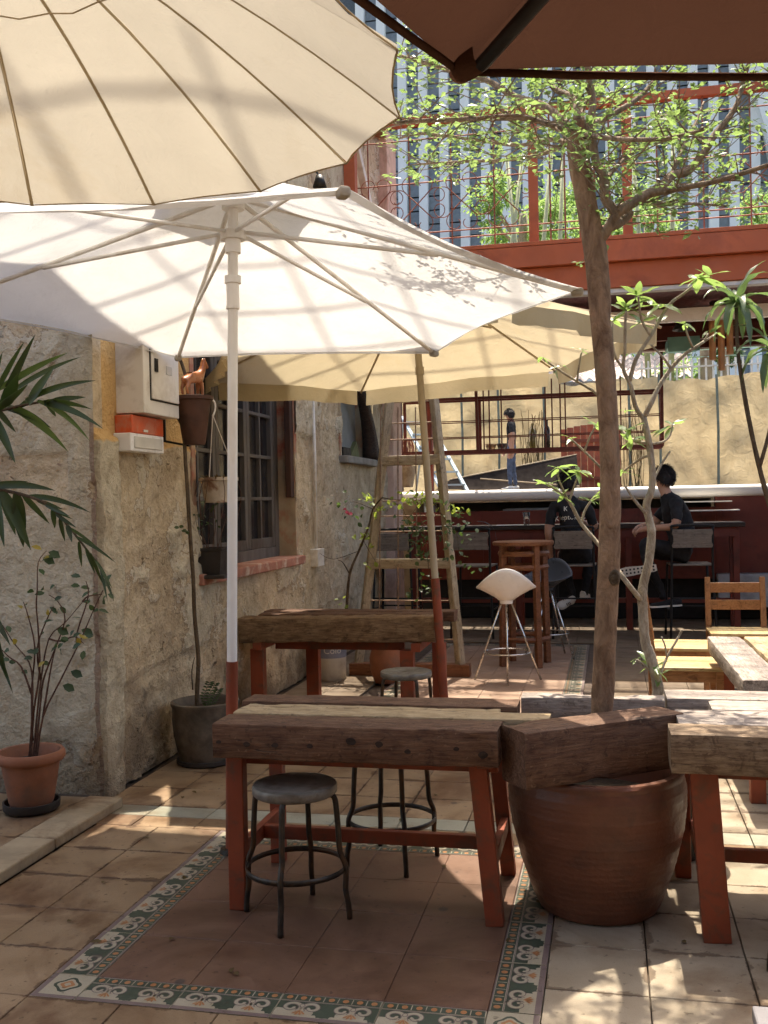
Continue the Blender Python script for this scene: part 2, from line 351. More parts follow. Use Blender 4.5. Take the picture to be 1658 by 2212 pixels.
def tarpm():
    """hessian sheeting: sun glows through; crease shade put into the colour, seams, stains"""
    t = NT('hessian'); co = t.coord((1, 1, 1)); n1 = t.noise(co, 1.1, 5, .65, .8); cr = t.noise(t.coord((.8, 1, .5)), .75, 2, .5, .8)
    col = t.ramp(n1, [(.3, (.44, .345, .205)), (.7, (.56, .46, .295))])
    crease_shade = t.math('ADD', t.ramp(cr, [(.40, 0), (.47, .22), (.485, 0)]), t.ramp(cr, [(.55, 0), (.575, .16), (.62, 0)])); col = t.mix(crease_shade, col, (.30, .215, .12))  # darker lines paint the shade of the folds into the cloth colour
    col = t.mix(t.ramp(t.noise(t.coord((2.5, 1, .35)), 1.6, 5, .7, .4), [(.52, 0), (.72, .45)]), col, (.36, .265, .155))
    nrm = t.bump(t.math('ADD', cr, t.math('MULTIPLY', t.noise(co, 5, 4, .6, 1), .12)), .9, .25)
    d = t.n('BsdfDiffuse'); t.l(col, d.inputs[0]); t.l(nrm, d.inputs['Normal']); tr = t.n('BsdfTranslucent'); t.l(col, tr.inputs[0]); t.l(nrm, tr.inputs['Normal'])
    mx = t.n('MixShader'); mx.inputs[0].default_value = .52; t.l(d.outputs[0], mx.inputs[1]); t.l(tr.outputs[0], mx.inputs[2]); return t.done(mx)
M['tarp'] = tarpm()
# ================================================================== SETTING
# ------------------------------------------------------------------ floor
def tile_mat(name, lo, hi, stain, sthr=.55, rough=.42, edge=False):
    t = NT(name); co = t.coord((1, 1, 1), 'World'); oi = t.n('ObjectInfo')
    col = t.ramp(t.noise(co, 7, 7, .62), [(.3, lo), (.7, hi)])
    col = t.mix(1.0, col, t.ramp(oi.outputs['Random'], [(0, .86), (1, 1.0)]), 'MULTIPLY')
    st = t.math('MULTIPLY', t.ramp(t.noise(co, 1.9, 9, .68, .5), [(sthr, 0), (sthr + .17, 1)]), .85); col = t.mix(st, col, stain)
    sp = t.ramp(t.noise(co, 34, 3, .5), [(.64, 0), (.72, .65)]); col = t.mix(sp, col, tuple(x * .45 for x in stain))
    bl = t.n('TexVoronoi'); bl.inputs['Scale'].default_value = 2.6; t.l(co, bl.inputs['Vector'])
    col = t.mix(t.ramp(bl.outputs['Distance'], [(.035, .8), (.055, 0)]), col, (.055, .045, .042))
    fine = t.noise(co, 260, 2); col = t.mix(t.ramp(fine, [(.35, .16), (.5, 0)]), col, tuple(x * .5 for x in stain))
    if edge:
        ob = t.n('SeparateXYZ'); t.l(t.n('TexCoord').outputs['Object'], ob.inputs[0])
        ed = t.math('MAXIMUM', t.math('ABSOLUTE', ob.outputs[0]), t.math('ABSOLUTE', ob.outputs[1])); ed = t.math('ADD', t.math('MULTIPLY', ed, 6.6), t.math('MULTIPLY', t.math('SUBTRACT', t.noise(co, 4, 7, .7), .5), 1.1))
        col = t.mix(t.ramp(ed, [(.96, 0), (1.16, .75)]), col, tuple(x * .6 for x in stain))
    r = t.ramp(t.noise(co, 3.5, 6), [(.3, rough - .1), (.7, rough + .22)])
    return t.done(t.principled(col, r, 0, t.bump(t.noise(co, 90, 4), .12, .003), .35))
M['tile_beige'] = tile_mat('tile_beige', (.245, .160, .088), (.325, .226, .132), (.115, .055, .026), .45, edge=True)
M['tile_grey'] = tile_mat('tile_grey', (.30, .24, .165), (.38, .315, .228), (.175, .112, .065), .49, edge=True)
M['tile_brown'] = tile_mat('tile_brown', (.152, .080, .049), (.198, .110, .069), (.088, .042, .024), .45)
M['tile_rose'] = tile_mat('tile_rose', (.27, .175, .12), (.35, .235, .165), (.19, .105, .065), .55)
M['tile_green'] = tile_mat('tile_green', (.27, .265, .20), (.33, .32, .245), (.18, .14, .09), .5)
M['tile_cream'] = tile_mat('tile_cream', (.33, .29, .20), (.40, .35, .26), (.16, .115, .07), .56)
M['tile_leaf'] = tile_mat('tile_leaf', (.040, .055, .038), (.060, .078, .052), (.06, .045, .03), .7)
M['tile_purple'] = tile_mat('tile_purple', (.15, .105, .095), (.20, .15, .135), (.11, .07, .05), .65)
M['tile_orange'] = tile_mat('tile_orange', (.34, .145, .055), (.40, .19, .08), (.2, .1, .05), .7)
M['grout'] = plain('grout', (.075, .052, .036), .95, var=.4, scale=14, bump=.3)
g = thing('ground', (0, 0, 0), kind='structure')
fl = MB(); fl.box((0, 15, -.52), (400, 500, 1.0)); fl.build('slab', M['grout'], g)
TX, TY = .302, .312
MX0, MX1, MY0, MY1 = -1.72, -.212, 2.72, 4.268            # outer edge of the near tile mat
IX0, IX1, IY0, IY1 = -1.57, -.362, 2.87, 4.118
def tile_mesh(name, w, h, mt, z=.012):
    b = MB(); b.box((0, 0, -z / 2), (w - .004, h - .004, z)); me = b.mesh(name, mt)
    bm = bmesh.new(); bm.from_mesh(me); bmesh.ops.bevel(bm, geom=[e for e in bm.edges if all(v.co.z > -.001 for v in e.verts)], offset=.0018, segments=1, affect='EDGES'); bm.to_mesh(me); bm.free(); return me
def lay(name, me, x, y, rz=0, z=0):
    Mx = Matrix.Translation((x, y, z + rng.uniform(-.0008, .0008))) @ Matrix.Rotation(rz, 4, 'Z') @ Matrix.Rotation(rng.gauss(0, .0016), 4, 'X') @ Matrix.Rotation(rng.gauss(0, .0016), 4, 'Y')
    return inst(name, me, g, Mx)
TL = (MY1 - MY0) / 5
tm_be = tile_mesh('tile', TX, TL, M['tile_beige']); tm_gr = tile_mesh('tile', TX, TL, M['tile_grey'])
tm_br = tile_mesh('tile', TX + .0025, TY + .0025, M['tile_brown']); tm_gn = tile_mesh('tile', TX, .15, M['tile_green'])
tm_hb = tile_mesh('tile', TX, .15, M['tile_beige'])
# printed border tile: outer purple stripe, scrolls and fan leaves on cream, inner band of orange beads on green
def border_tile():
    b = MB(); L, W = TX, .15
    def flat(pts, mi, z): b.mi = mi; b.poly([(p[0], p[1], z) for p in pts])
    b.mi = 0; b.box((0, 0, -.0065), (L - .003, W - .003, .013))
    b.mi = 1; b.poly([(-L / 2 + .0025, -.012, .0002), (L / 2 - .0025, -.012, .0002), (L / 2 - .0025, .030, .0002), (-L / 2 + .0025, .030, .0002)])
    rect = lambda x0, y0, x1, y1: [(x0, y0), (x1, y0), (x1, y1), (x0, y1)]
    e = L / 2 - .0025
    flat(rect(-e, -.0735, e, -.055), 2, .0004); flat(rect(-e, .036, e, .068), 1, .0004); flat(rect(-e, .0695, e, .0733), 2, .0004)
    flat(rect(-e, .031, e, .034), 2, .0004)
    for k in range(7):
        cx = -e + (k + .5) * 2 * e / 7; flat([(cx + .0095 * math.cos(a), .052 + .0105 * math.sin(a)) for a in [i * math.pi / 5 for i in range(10)]], 3, .0008)
        flat(rect(cx + .0185, .038, cx + .0215, .066), 0, .0006)
    for q in (-L / 4, L / 4):
        # fan leaf
        pts = []
        for i in range(25):
            a = math.pi * (1.0 + i / 24); rr = .045 + .005 * math.cos(i * 2.1); pts.append((q + L / 4 * .98 + rr * math.cos(a) * .95, .012 + rr * math.sin(a) * 1.55))
        pts = [(max(-e, min(e, x)), max(-.054, min(.030, y))) for x, y in pts]; flat(pts, 1, .0004)
        for sgn in (-1, 1):
            cx, cy = q + sgn * .030, -.004; path = []
            for i in range(26):
                a = math.pi * (-.25 + 2.3 * i / 25); rr = .031 - .024 * i / 25; path.append((cx - sgn * rr * math.cos(a), cy + rr * math.sin(a)))
            for wd, mi, z in ((.0185, 2, .0007), (.0120, 0, .0011)):
                b.mi = mi; rows = [[], []]
                for i, p in enumerate(path):
                    p0 = path[max(i - 1, 0)]; p1 = path[min(i + 1, 25)]; d = V3((p1[0] - p0[0], p1[1] - p0[1], 0)).normalized(); nn = V3((-d.y, d.x, 0)); ww = wd * (1 - .35 * i / 25)
                    rows[0].append((p[0] + nn.x * ww / 2, p[1] + nn.y * ww / 2, z)); rows[1].append((p[0] - nn.x * ww / 2, p[1] - nn.y * ww / 2, z))
                b.sheet(rows)
        flat([(q + .009 * math.cos(a), .006 + .011 * math.sin(a)) for a in [i * math.pi / 4 for i in range(8)]], 2, .0013)
        flat([(q + .006 * math.cos(a), .006 + .008 * math.sin(a)) for a in [i * math.pi / 4 for i in range(8)]], 0, .0016)
        for a in (-.7, -.25, .25, .7): flat([(q, -.018), (q + .022 * math.sin(a) - .004, -.018 - .024 * math.cos(a)), (q + .030 * math.sin(a), -.022 - .028 * math.cos(a)), (q + .022 * math.sin(a) + .004, -.018 - .024 * math.cos(a))], 3, .0013)
    return b.mesh('border_tile', [M['tile_cream'], M['tile_leaf'], M['tile_purple'], M['tile_orange']])
bt = border_tile()
def corner_tile():
    b = MB(); b.mi = 0; b.box((0, 0, -.0065), (.147, .147, .013)); z = .0004
    b.mi = 2; b.poly([(x, y, z) for x, y in ((-.0725, -.0725), (.0725, -.0725), (.0725, -.055), (-.055, -.055), (-.055, .0725), (-.0725, .0725))])
    for r_, mi, z in ((.040, 1, .0005), (.030, 0, .0009), (.021, 3, .0013), (.010, 0, .0017)):
        b.mi = mi; b.poly([(.008 + r_ * (1 + .14 * math.cos(4 * a)) * math.cos(a), .008 + r_ * (1 + .14 * math.cos(4 * a)) * math.sin(a), z) for a in [i * math.pi / 12 for i in range(24)]])
    return b.mesh('border_tile', [M['tile_cream'], M['tile_leaf'], M['tile_purple'], M['tile_orange']])
ct = corner_tile()
def mat_of_tiles(x0, x1, y0, y1, py):
    nx = round((x1 - x0 - .30) / TX); ny = round((y1 - y0 - .30) / py)
    me = tm_br if abs(py - TY) < 1e-6 else tile_mesh('tile', TX + .002, py + .002, M['tile_rose'])
    for i in range(nx):
        lay('border_tile', bt, x0 + .15 + TX * (i + .5), y0 + .075, 0); lay('border_tile', bt, x0 + .15 + TX * (i + .5), y1 - .075, math.pi)
        for j in range(ny): lay('tile', me, x0 + .15 + TX * (i + .5), y0 + .15 + py * (j + .5))
    for j in range(ny):
        o = lay('border_tile', bt, x0 + .075, y0 + .15 + py * (j + .5), -math.pi / 2); o.scale = (py / TX, 1, 1)
        o = lay('border_tile', bt, x1 - .075, y0 + .15 + py * (j + .5), math.pi / 2); o.scale = (py / TX, 1, 1)
    for x, y, a in ((x0 + .075, y0 + .075, 0), (x1 - .075, y0 + .075, 90), (x1 - .075, y1 - .075, 180), (x0 + .075, y1 - .075, 270)): lay('border_tile', ct, x, y, R(a))
mat_of_tiles(MX0, MX1, MY0, MY1, TY)
BY0, BY1 = 5.85, 10.25; mat_of_tiles(MX0, MX1, BY0, BY1, (BY1 - BY0 - .3) / 13)
KX = -2.33                                                      # the step's edge on the left
far = MB()
def put(x, y, me, farmb=True, w=TX, h=TX):
    if y < 7.4: lay('tile', me, x, y)
    else: far.box((x, y, -.006 + rng.uniform(-.0008, .0008)), (w - .004, h - .004, .012))
ys = [MY0 + TL * (k + .5) for k in range(-6, 5)]
for yy in ys:                                                   # left of the near mat
    for k in range(2): put(MX0 - TX * (k + .5), yy, tm_be)
for k in range(6):                                              # before the near mat
    for i in range(5): put(MX0 + TX * (i + .5), MY0 - TL * (k + .5), tm_be)
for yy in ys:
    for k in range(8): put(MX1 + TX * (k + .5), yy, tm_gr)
yb = MY1                                                        # plain tiles between the mats, with a band of green half tiles
for i in range(14):
    x = -2.46 + TX * (i + .5)
    lay('tile', tm_hb, x, yb + .075); lay('tile', tm_gn, x, yb + .225)
    yy = yb + .30
    while yy + TL < 7.5:
        inm = MX0 - .1 < x < MX1 + .1 and yy + TL / 2 > BY0 - .1
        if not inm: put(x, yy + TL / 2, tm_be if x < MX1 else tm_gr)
        yy += TL
    while yy < 12.4:
        if not (MX0 - .1 < x < MX1 + .1 and yy < BY1): far.box((x, yy + TX / 2, -.006), (TX - .004, TX - .004, .012))
        yy += TX
o = far.build('far_tiles', M['tile_grey'], g); o['kind'] = 'stuff'
# raised step on the left with a stone edging
st = thing('step', (-3.3, 3.5, 0), kind='structure')
b = MB(); b.box((-3.5, 2.3, .014), (2.0, 4.6, .028)); b.build('step_bed', M['grout'], st)
for k in range(4):
    b = MB(); y0 = 4.54 - .62 * k; b.box((-2.42, y0 - .31, .022), (.18, .614, .048 + rng.uniform(-.002, .002))); b.build('edging_stone', M['stone'], st, bevel=.008)
for i in range(4):
    for j in range(8): inst('tile', tm_be, st, Matrix.Translation((-2.51 - TX * (i + .5), 4.52 - TX * (j + .5), .042)))

# ------------------------------------------------------------------ house on the left
def wall_mat():
    t = NT('old_plaster'); at = t.n('VertexColor', layer_name='layer'); sep = t.n('SeparateColor'); t.l(at.outputs[0], sep.inputs[0])
    co = t.coord((1, 1, 1), 'World'); f1 = t.noise(co, 9, 9, .68, .3); f2 = t.noise(co, 46, 6, .6); f3 = t.noise(co, 2.3, 6, .6)
    render = t.ramp(f1, [(.28, (.43, .33, .205)), (.5, (.62, .505, .335)), (.72, (.75, .645, .46))]); render = t.mix(t.ramp(f3, [(.36, .5), (.55, 0)]), render, (.38, .285, .19))
    pit = t.math('MULTIPLY', t.ramp(t.noise(co, 15, 6, .6, 1.6), [(.29, .9), (.37, 0)]), t.ramp(f3, [(.3, 1), (.65, .35)])); render = t.mix(pit, render, (.15, .10, .06))
    plaster = t.ramp(f1, [(.32, (.46, .39, .27)), (.62, (.63, .56, .41))]); plaster = t.mix(t.ramp(f3, [(.5, 0), (.7, .5)]), plaster, (.43, .33, .21))
    yellow = t.ramp(f3, [(.3, (.62, .39, .16)), (.7, (.72, .48, .21))])
    brick = t.ramp(f1, [(.3, (.20, .12, .08)), (.7, (.34, .23, .16))])
    edge = lambda ch, k=.5: t.ramp(t.math('ADD', sep.outputs[ch], t.math('MULTIPLY', t.math('SUBTRACT', f1, .5), k)), [(.47, 0), (.53, 1)])
    rim = t.ramp(t.math('ADD', sep.outputs[0], t.math('MULTIPLY', t.math('SUBTRACT', f1, .5), .5)), [(.455, 0), (.485, .8), (.50, 0)])
    flake_shade = t.ramp(t.math('ADD', sep.outputs[0], t.math('MULTIPLY', t.math('SUBTRACT', f1, .5), .5)), [(.44, 0), (.455, .7), (.47, 0)])  # dark line along the flake edges: their shade put into the colour
    col = t.mix(edge(0), render, plaster); col = t.mix(rim, col, (.62, .57, .46)); col = t.mix(flake_shade, col, (.17, .11, .065)); col = t.mix(edge(1, .10), col, yellow); col = t.mix(t.math('MULTIPLY', edge(2, .8), .8), col, brick)
    # damp along the foot of the wall
    sx = t.n('SeparateXYZ'); t.l(t.n('NewGeometry').outputs['Position'], sx.inputs[0])
    damp = t.ramp(t.math('ADD', sx.outputs[2], t.math('MULTIPLY', t.math('SUBTRACT', f3, .5), 1.6)), [(.0, .75), (.45, 0)]); col = t.mix(damp, col, (.15, .105, .068))
    nrm = t.bump(t.math('ADD', t.math('ADD', f1, t.math('MULTIPLY', f2, .5)), t.math('MULTIPLY', pit, -.5)), 1.0, .035)
    return t.done(t.principled(col, .9, 0, nrm, .15))
M['old_plaster'] = wall_mat()
house = thing('house', (-2.5, 4.60, 0), 'old house with peeling tan plaster walls and a barred window', 'house')
def wall_grid(name, o, u, n, us, zs, holes, fn):
    """plaster wall as a fine relief; fn(s, z) -> (plaster, paint, brick, depth)"""
    o = V3(o); u = V3(u); n = V3(n); vs = []; cs = []; fs = []; k = len(us)
    for z in zs:
        for s_ in us:
            a, b_, c, d, *sh_ = fn(s_, z); vs.append(o + u * (s_ + (sh_[0] if sh_ else 0)) + V3((0, 0, z)) + n * d); cs.append((a, b_, c, 1))
    for i in range(len(zs) - 1):
        for j in range(k - 1):
            sm = (us[j] + us[j + 1]) / 2; zm = (zs[i] + zs[i + 1]) / 2
            if any(h[0] < sm < h[1] and h[2] < zm < h[3] for h in holes): continue
            fs.append((i * k + j, i * k + j + 1, (i + 1) * k + j + 1, (i + 1) * k + j))
    me = bpy.data.meshes.new(name); off = ORG[house]; me.from_pydata([v - off for v in vs], [], fs); me.materials.append(M['old_plaster'])
    ca = me.color_attributes.new('layer', 'FLOAT_COLOR', 'POINT')
    for i, c in enumerate(cs): ca.data[i].color = c
    me.polygons.foreach_set('use_smooth', [True] * len(me.polygons)); me.update()
    ob = bpy.data.objects.new(name, me); COL.objects.link(ob); ob.parent = house; return ob
def axis(a, b, step, extra=()):
    n = max(2, int((b - a) / step)); v = [a + (b - a) * i / n for i in range(n + 1)]
    for e in extra: v = [x for x in v if abs(x - e) > step * .45] + [e]
    return sorted(v)
fb = lambda p, o=5: noise.fractal(p, .9, 2.1, o)
WX, WY0, WY1 = -2.5, 4.60, 11.9
WIN = (5.92, 7.96, 1.03, 2.62); ARC = (9.45, 10.72, 1.90, 2.62)
def side_fn(y, z):
    n1 = fb((y * 1.1, 3.7, z * 1.1)); n2 = fb((y * 3.2, 9.1, z * 3.2)); 
    pl = .34 + .30 * n1 + .16 * n2
    yel = .0; br = .18 + .25 * fb((y * 2, 1.3, z * 2))
    if y < 6.05: yel = .5 + (z - 1.80 - .035 * n2) * 5
    if z > 1.93: pl += .22 * min(1, (z - 1.93) * 8)                   # smoother coat above
    if y < 4.83 and z < 1.86 + .03 * n2: pl = .95                     # the old corner pilaster
    d = .022 * n1 + .016 * n2 + (.018 if pl > .5 else 0) - (.012 if yel > .55 else 0)
    if y < 4.83 + .012 * n2 and z < 1.86: d += .035
    d += .010 * max(0, fb((y * 11, 5.5, z * 11), 3)) + .004 * noise.noise((y * 38, 2.2, z * 38))
    if z < .55 + .07 * n1: d -= .014; pl -= .2
    if y < 6.05 and z > 1.82: d *= .15
    if z > 2.7: br += .2
    if y < WY0 + .002: d = -.06
    shf = max(0, .02 + .03 * noise.noise((3.3, 0, z * 3.5)) + .016 * noise.noise((1.3, 0, z * 14))) * max(0, 1 - (y - WY0) / .06) if WY0 + .002 < y and z < 1.9 else 0
    return min(1, max(0, pl)), min(1, max(0, yel)), min(1, max(0, br)), d, shf
ys_ = [WY0] + axis(WY0 + .004, WY1, .019, (WIN[0], WIN[1], ARC[0], ARC[1])); zs_ = axis(0, 2.8, .019, (WIN[2], WIN[3], ARC[2], ARC[3])) + axis(2.9, 5.6, .1)
wall_grid('wall', (WX, 0, 0), (0, 1, 0), (1, 0, 0), ys_, zs_, [WIN, ARC], side_fn)
def front_fn(x, z):
    n1 = fb((x * 1.2, 8.7, z * 1.2)); n2 = fb((x * 3.5, 2.1, z * 3.5)); pl = .50 + .36 * n1 + .16 * n2; br = .24 + .34 * fb((x * 2.2 + 5, 4.4, z * 1.2))
    if 1.02 < z - .05 * n2 < 1.42 and x > -3.4: pl = .95
    if z > 1.75 and x > -2.66 + .03 * n2: pl = .98
    if z < 1.72 and z > 1.1 and x < -2.62 + .04 * n2: pl -= .3
    if x > -2.495 + .012 * n2 and z < 1.9: br = .60
    d = .009 * n1 + .007 * n2 + (.012 if pl > .5 else 0) + .004 * max(0, fb((x * 11, 1.5, z * 11), 3)) + .003 * noise.noise((x * 38, 7.2, z * 38))
    return min(1, max(0, pl)), 0, min(1, max(0, br)), d
xs_ = axis(-4.0, WX + .035, .019)
wall_grid('wall', (0, WY0, 0), (1, 0, 0), (0, -1, 0), xs_, axis(0, 2.8, .019) + axis(2.9, 5.6, .1), [], front_fn)
b = MB(); b.box((-2.545, 4.68, 2.8), (.10, .10, 5.58)); b.build('quoin', M['old_plaster'], house)
# body behind the relief, set back so that window and niche stay open
b = MB(); b.box((-5.0, 8.3, 2.79), (4.2, 7.0, 5.58)); b.build('core', M['old_plaster'], house)
b = MB(); b.box((-4.7, 8.3, 5.65), (4.6, 7.3, .10)); b.build('coping', M['stone'], house)
# pilaster at the far end of the side wall
b = MB(); b.box((-2.48, 11.62, 2.85), (.18, .5, 5.7)); b.build('pilaster', plain('pink_lime', (.60, .42, .33), .9, var=.15, scale=3, dirt=(.40, .27, .20), bump=.5, bscale=40), house, bevel=.01)
# window: deep reveal, grey casements with small panes
wd = thing('window', ORG[house], None); wd.parent = house; wd.location = (0, 0, 0); ORG[wd] = ORG[house]
M['reveal'] = plain('reveal', (.42, .34, .23), .9, var=.25, scale=5, dirt=(.40, .12, .07), dscale=3.2, bump=.6, bscale=30)
M['frame_grey'] = plain('frame_grey', (.115, .105, .098), .6, var=.15, dirt=(.07, .055, .045), bump=.2, stretch=(1, 1, .3))
M['sill_red'] = plain('sill_red', (.38, .17, .12), .8, var=.25, scale=6, dirt=(.56, .47, .38), dscale=7, bump=.4, bscale=40)
dp = .20
b = MB(); y0, y1, z0, z1 = WIN
b.box((WX - dp / 2 - .01, y1 + .03, (z0 + z1) / 2), (dp + .03, .06, z1 - z0 + .1)); b.box((WX - dp / 2 - .01, y0 - .03, (z0 + z1) / 2), (dp + .03, .06, z1 - z0 + .1)); b.box((WX - dp / 2 - .01, (y0 + y1) / 2, z1 + .03), (dp + .03, y1 - y0 + .16, .06))
b.build('reveal', M['reveal'], wd, bevel=.006)
b = MB(); b.box((WX - dp / 2 + .02, (y0 + y1) / 2, z0 - .035), (dp + .09, y1 - y0 + .12, .07)); b.build('sill', M['sill_red'], wd, bevel=.01)
b = MB(); b.box((WX - .03, y1 - .03, (z0 + z1) / 2 + .25), (.05, .10, z1 - z0 - .45)); b.build('jamb_post', plain('burnt_wood', (.06, .028, .018), .8, var=.5, scale=9, dirt=(.36, .09, .05), dscale=4, bump=.6, bscale=25, stretch=(1, 1, .3)), wd, bevel=.006)
fx = WX - dp + .02; fm = M['frame_grey']
b = MB()
for yy in (y0 + .045, y1 - .045): b.box((fx, yy, (z0 + z1) / 2), (.08, .09, z1 - z0))
b.box((fx, (y0 + y1) / 2, z1 - .04), (.078, y1 - y0 - .18, .08)); b.box((fx, (y0 + y1) / 2, z0 + .04), (.078, y1 - y0 - .18, .08)); b.build('frame', fm, wd, bevel=.004)
nl = 3; lw = (y1 - y0 - .18) / nl
pane = MB(); pane.box((0, 0, 0), (.008, lw / 2 - .07, .30)); pme = pane.mesh('pane', M['pane_dark'])
for i in range(nl):
    a0 = y0 + .09 + lw * i; b = MB()
    for yy in (a0 + .033, a0 + lw - .033): b.box((fx + .012, yy, (z0 + z1) / 2), (.045, .058, z1 - z0 - .17))
    for zz in (z0 + .12, z1 - .12): b.box((fx + .012, a0 + lw / 2, zz), (.044, lw - .13, .075))
    b.box((fx + .012, a0 + lw / 2, (z0 + z1) / 2), (.035, .028, z1 - z0 - .3))
    for k in range(1, 4): b.box((fx + .012, a0 + lw / 2, z0 + .14 + (z1 - z0 - .28) * k / 4), (.04, lw - .13, .026))
    b.build('casement', fm, wd, bevel=.003)
    for s_ in (0, 1):
        for k in range(4): inst('pane', pme, wd, Matrix.Translation((fx - .004, a0 + .066 + (lw - .13) * (s_ * .5 + .25), z0 + .14 + (z1 - z0 - .28) * (k + .5) / 4)))
b = MB(); b.box((fx - .12, (y0 + y1) / 2, (z0 + z1) / 2), (.02, y1 - y0 + .1, z1 - z0 + .1)); b.build('room_shade_sheet', M['black'], wd)  # black sheet standing in for the darkness of the unlit room
# niche with a curved dark timber
ni = thing('niche', ORG[house]); ni.parent = house; ni.location = (0, 0, 0); ORG[ni] = ORG[house]
a0, a1, z0, z1 = ARC; b = MB()
b.box((WX - .18, (a0 + a1) / 2, (z0 + z1) / 2), (.03, a1 - a0 + .1, z1 - z0 + .1)); b.build('back_panel', plain('niche_grey', (.30, .31, .29), .8, var=.1), ni)
b = MB(); b.box((WX - .09, a0 - .02, (z0 + z1) / 2), (.2, .05, z1 - z0 + .1)); b.box((WX - .09, a1 + .02, (z0 + z1) / 2), (.2, .05, z1 - z0 + .1)); b.box((WX - .09, (a0 + a1) / 2, z1 + .02), (.2, a1 - a0, .05)); b.build('niche_side', M['reveal'], ni)
b = MB(); b.box((WX - .04, (a0 + a1) / 2, z0 - .03), (.26, a1 - a0 + .14, .07)); b.build('ledge', plain('ledge_stone', (.26, .245, .21), .9, var=.3, bump=.6), ni, bevel=.01)
b = MB(); pts = [(WX + .01, a1 - .03 - .5 * t * t, z0 + t * .75) for t in lerpl(0, 1, 8)]; b.tube(pts, [.10 - .05 * i / 7 for i in range(8)], 8); b.build('curved_timber', M['wood_black'], ni, smooth=True)
b = MB(); b.box((WX - .05, a0 + .25, z0 + .05), (.10, .3, .09)); b.build('dark_box', M['black'], ni)
b = MB(); b.add([(WX - .02, a0 + .45, z0 + .01), (WX - .02, a0 + .85, z0 + .01), (WX - .02, a0 + .72, z0 + .18), (WX - .06, a0 + .45, z0 + .01), (WX - .06, a0 + .85, z0 + .01), (WX - .06, a0 + .72, z0 + .18)], [(0, 1, 2), (5, 4, 3), (0, 3, 4, 1), (1, 4, 5, 2), (2, 5, 3, 0)]); b.build('green_wedge', plain('olive', (.12, .13, .05), .7), ni)
# pipe and switch box on the wall
pp = thing('wall_conduit', (WX + .02, 8.46, .9), 'thin white conduit running down the plaster to a square box', 'conduit')
b = MB(); b.tube([(WX + .025, 8.46, 1.05), (WX + .03, 8.455, 1.8), (WX + .025, 8.45, 2.75)], .014, 8); b.build('pipe', M['white_paint'], pp, smooth=True)
b = MB(); b.box((WX + .03, 8.47, .985), (.07, .20, .15)); b.build('junction_box', M['white_paint'], pp, bevel=.006)

# ------------------------------------------------------------------ roof terrace over the bar
RY, RZ0, RZ1 = 10.0, 3.44, 3.88
rt = thing('bar_roof', (0, RY, 0), 'red painted roof fascia over the bar carrying a terrace', 'roof')
X0, X1 = -2.35, 5.5; xm, xl = (X0 + X1) / 2, X1 - X0
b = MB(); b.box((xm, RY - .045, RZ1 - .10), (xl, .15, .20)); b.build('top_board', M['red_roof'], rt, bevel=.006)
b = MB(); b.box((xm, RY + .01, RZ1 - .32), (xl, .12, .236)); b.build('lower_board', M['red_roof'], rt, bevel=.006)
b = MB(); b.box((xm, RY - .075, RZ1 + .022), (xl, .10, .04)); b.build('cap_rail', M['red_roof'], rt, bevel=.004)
b = MB(); b.box((xm, RY + .03, RZ0 - .02), (xl, .10, .045)); b.build('gutter', plain('zinc', (.45, .45, .44), .4, .6, var=.1), rt, bevel=.004)
b = MB(); b.box((xm, 11.3, RZ0 + .20), (xl, 2.5, .10)); b.build('deck', M['maroon_metal'], rt)
for yy, zz, hh, mm in ((10.75, 3.28, .13, 'plastic_white'), (11.7, 3.25, .16, 'maroon_metal'), (12.2, 3.22, .16, 'maroon_metal'), (12.46, 3.33, .12, 'red_bar'), (12.52, 3.20, .07, 'white_paint')):
    b = MB(); b.box((xm, yy, zz), (xl, .09, hh)); b.build('crossbeam', M[mm], rt, bevel=.004)
b = MB(); b.box((xm, 12.53, 3.52), (xl, .06, .30)); b.build('rear_board', M['red_bar'], rt)
for x in (-2.3, 2.6, 5.3):
    for yy in (13.25,):
        b = MB(); b.box((x, yy, 1.6), (.10, .10, 3.2)); b.build('post', M['red_bar'], rt, bevel=.004)
for x in (2.6, 5.3):
    b = MB(); b.box((x, RY + .12, 1.72), (.10, .10, 3.44)); b.build('post', M['red_bar'], rt, bevel=.004)
# terrace railing: red posts, rails, scrolled ironwork, wires
rl = thing('terrace_railing', (0, RY, RZ1), 'red railing with scrolled rusty ironwork above the bar roof', 'railing')
def rbar(p, q, r_=.02, name='rail', mt='red_roof', sq=True):
    b = MB()
    if sq: b.bar(p, q, r_ * 2)
    else: b.tube([p, q], r_, 6)
    return b.build(name, M[mt], rl)
for x in (-.66, .225, 2.4, 4.6): rbar((x, RY, RZ1 + .04), (x, RY, 5.24), .045, 'post')
rbar((-2.6, RY, 5.22), (5.5, RY, 5.22), .04, 'top_rail')
M['rust_iron'] = plain('rust_iron', (.30, .115, .07), .7, .2, var=.3, scale=25, bump=.3)
for x in [-.50, -.36, -.22, -.08, .06]: rbar((x, RY, RZ1 + .04), (x, RY, 5.2), .009, 'picket', 'rust_iron', False)
for zz in (4.05, 4.12, 4.62, 5.05): rbar((-2.6, RY + .02, zz), (5.5, RY + .02, zz), .007, 'wire', 'rust_iron', False)
for x in [-2.3 + .42 * i for i in range(5)] + [.5 + .42 * i for i in range(9)]: rbar((x, RY, RZ1 + .04), (x, RY, 5.2), .008, 'picket', 'rust_iron', False)
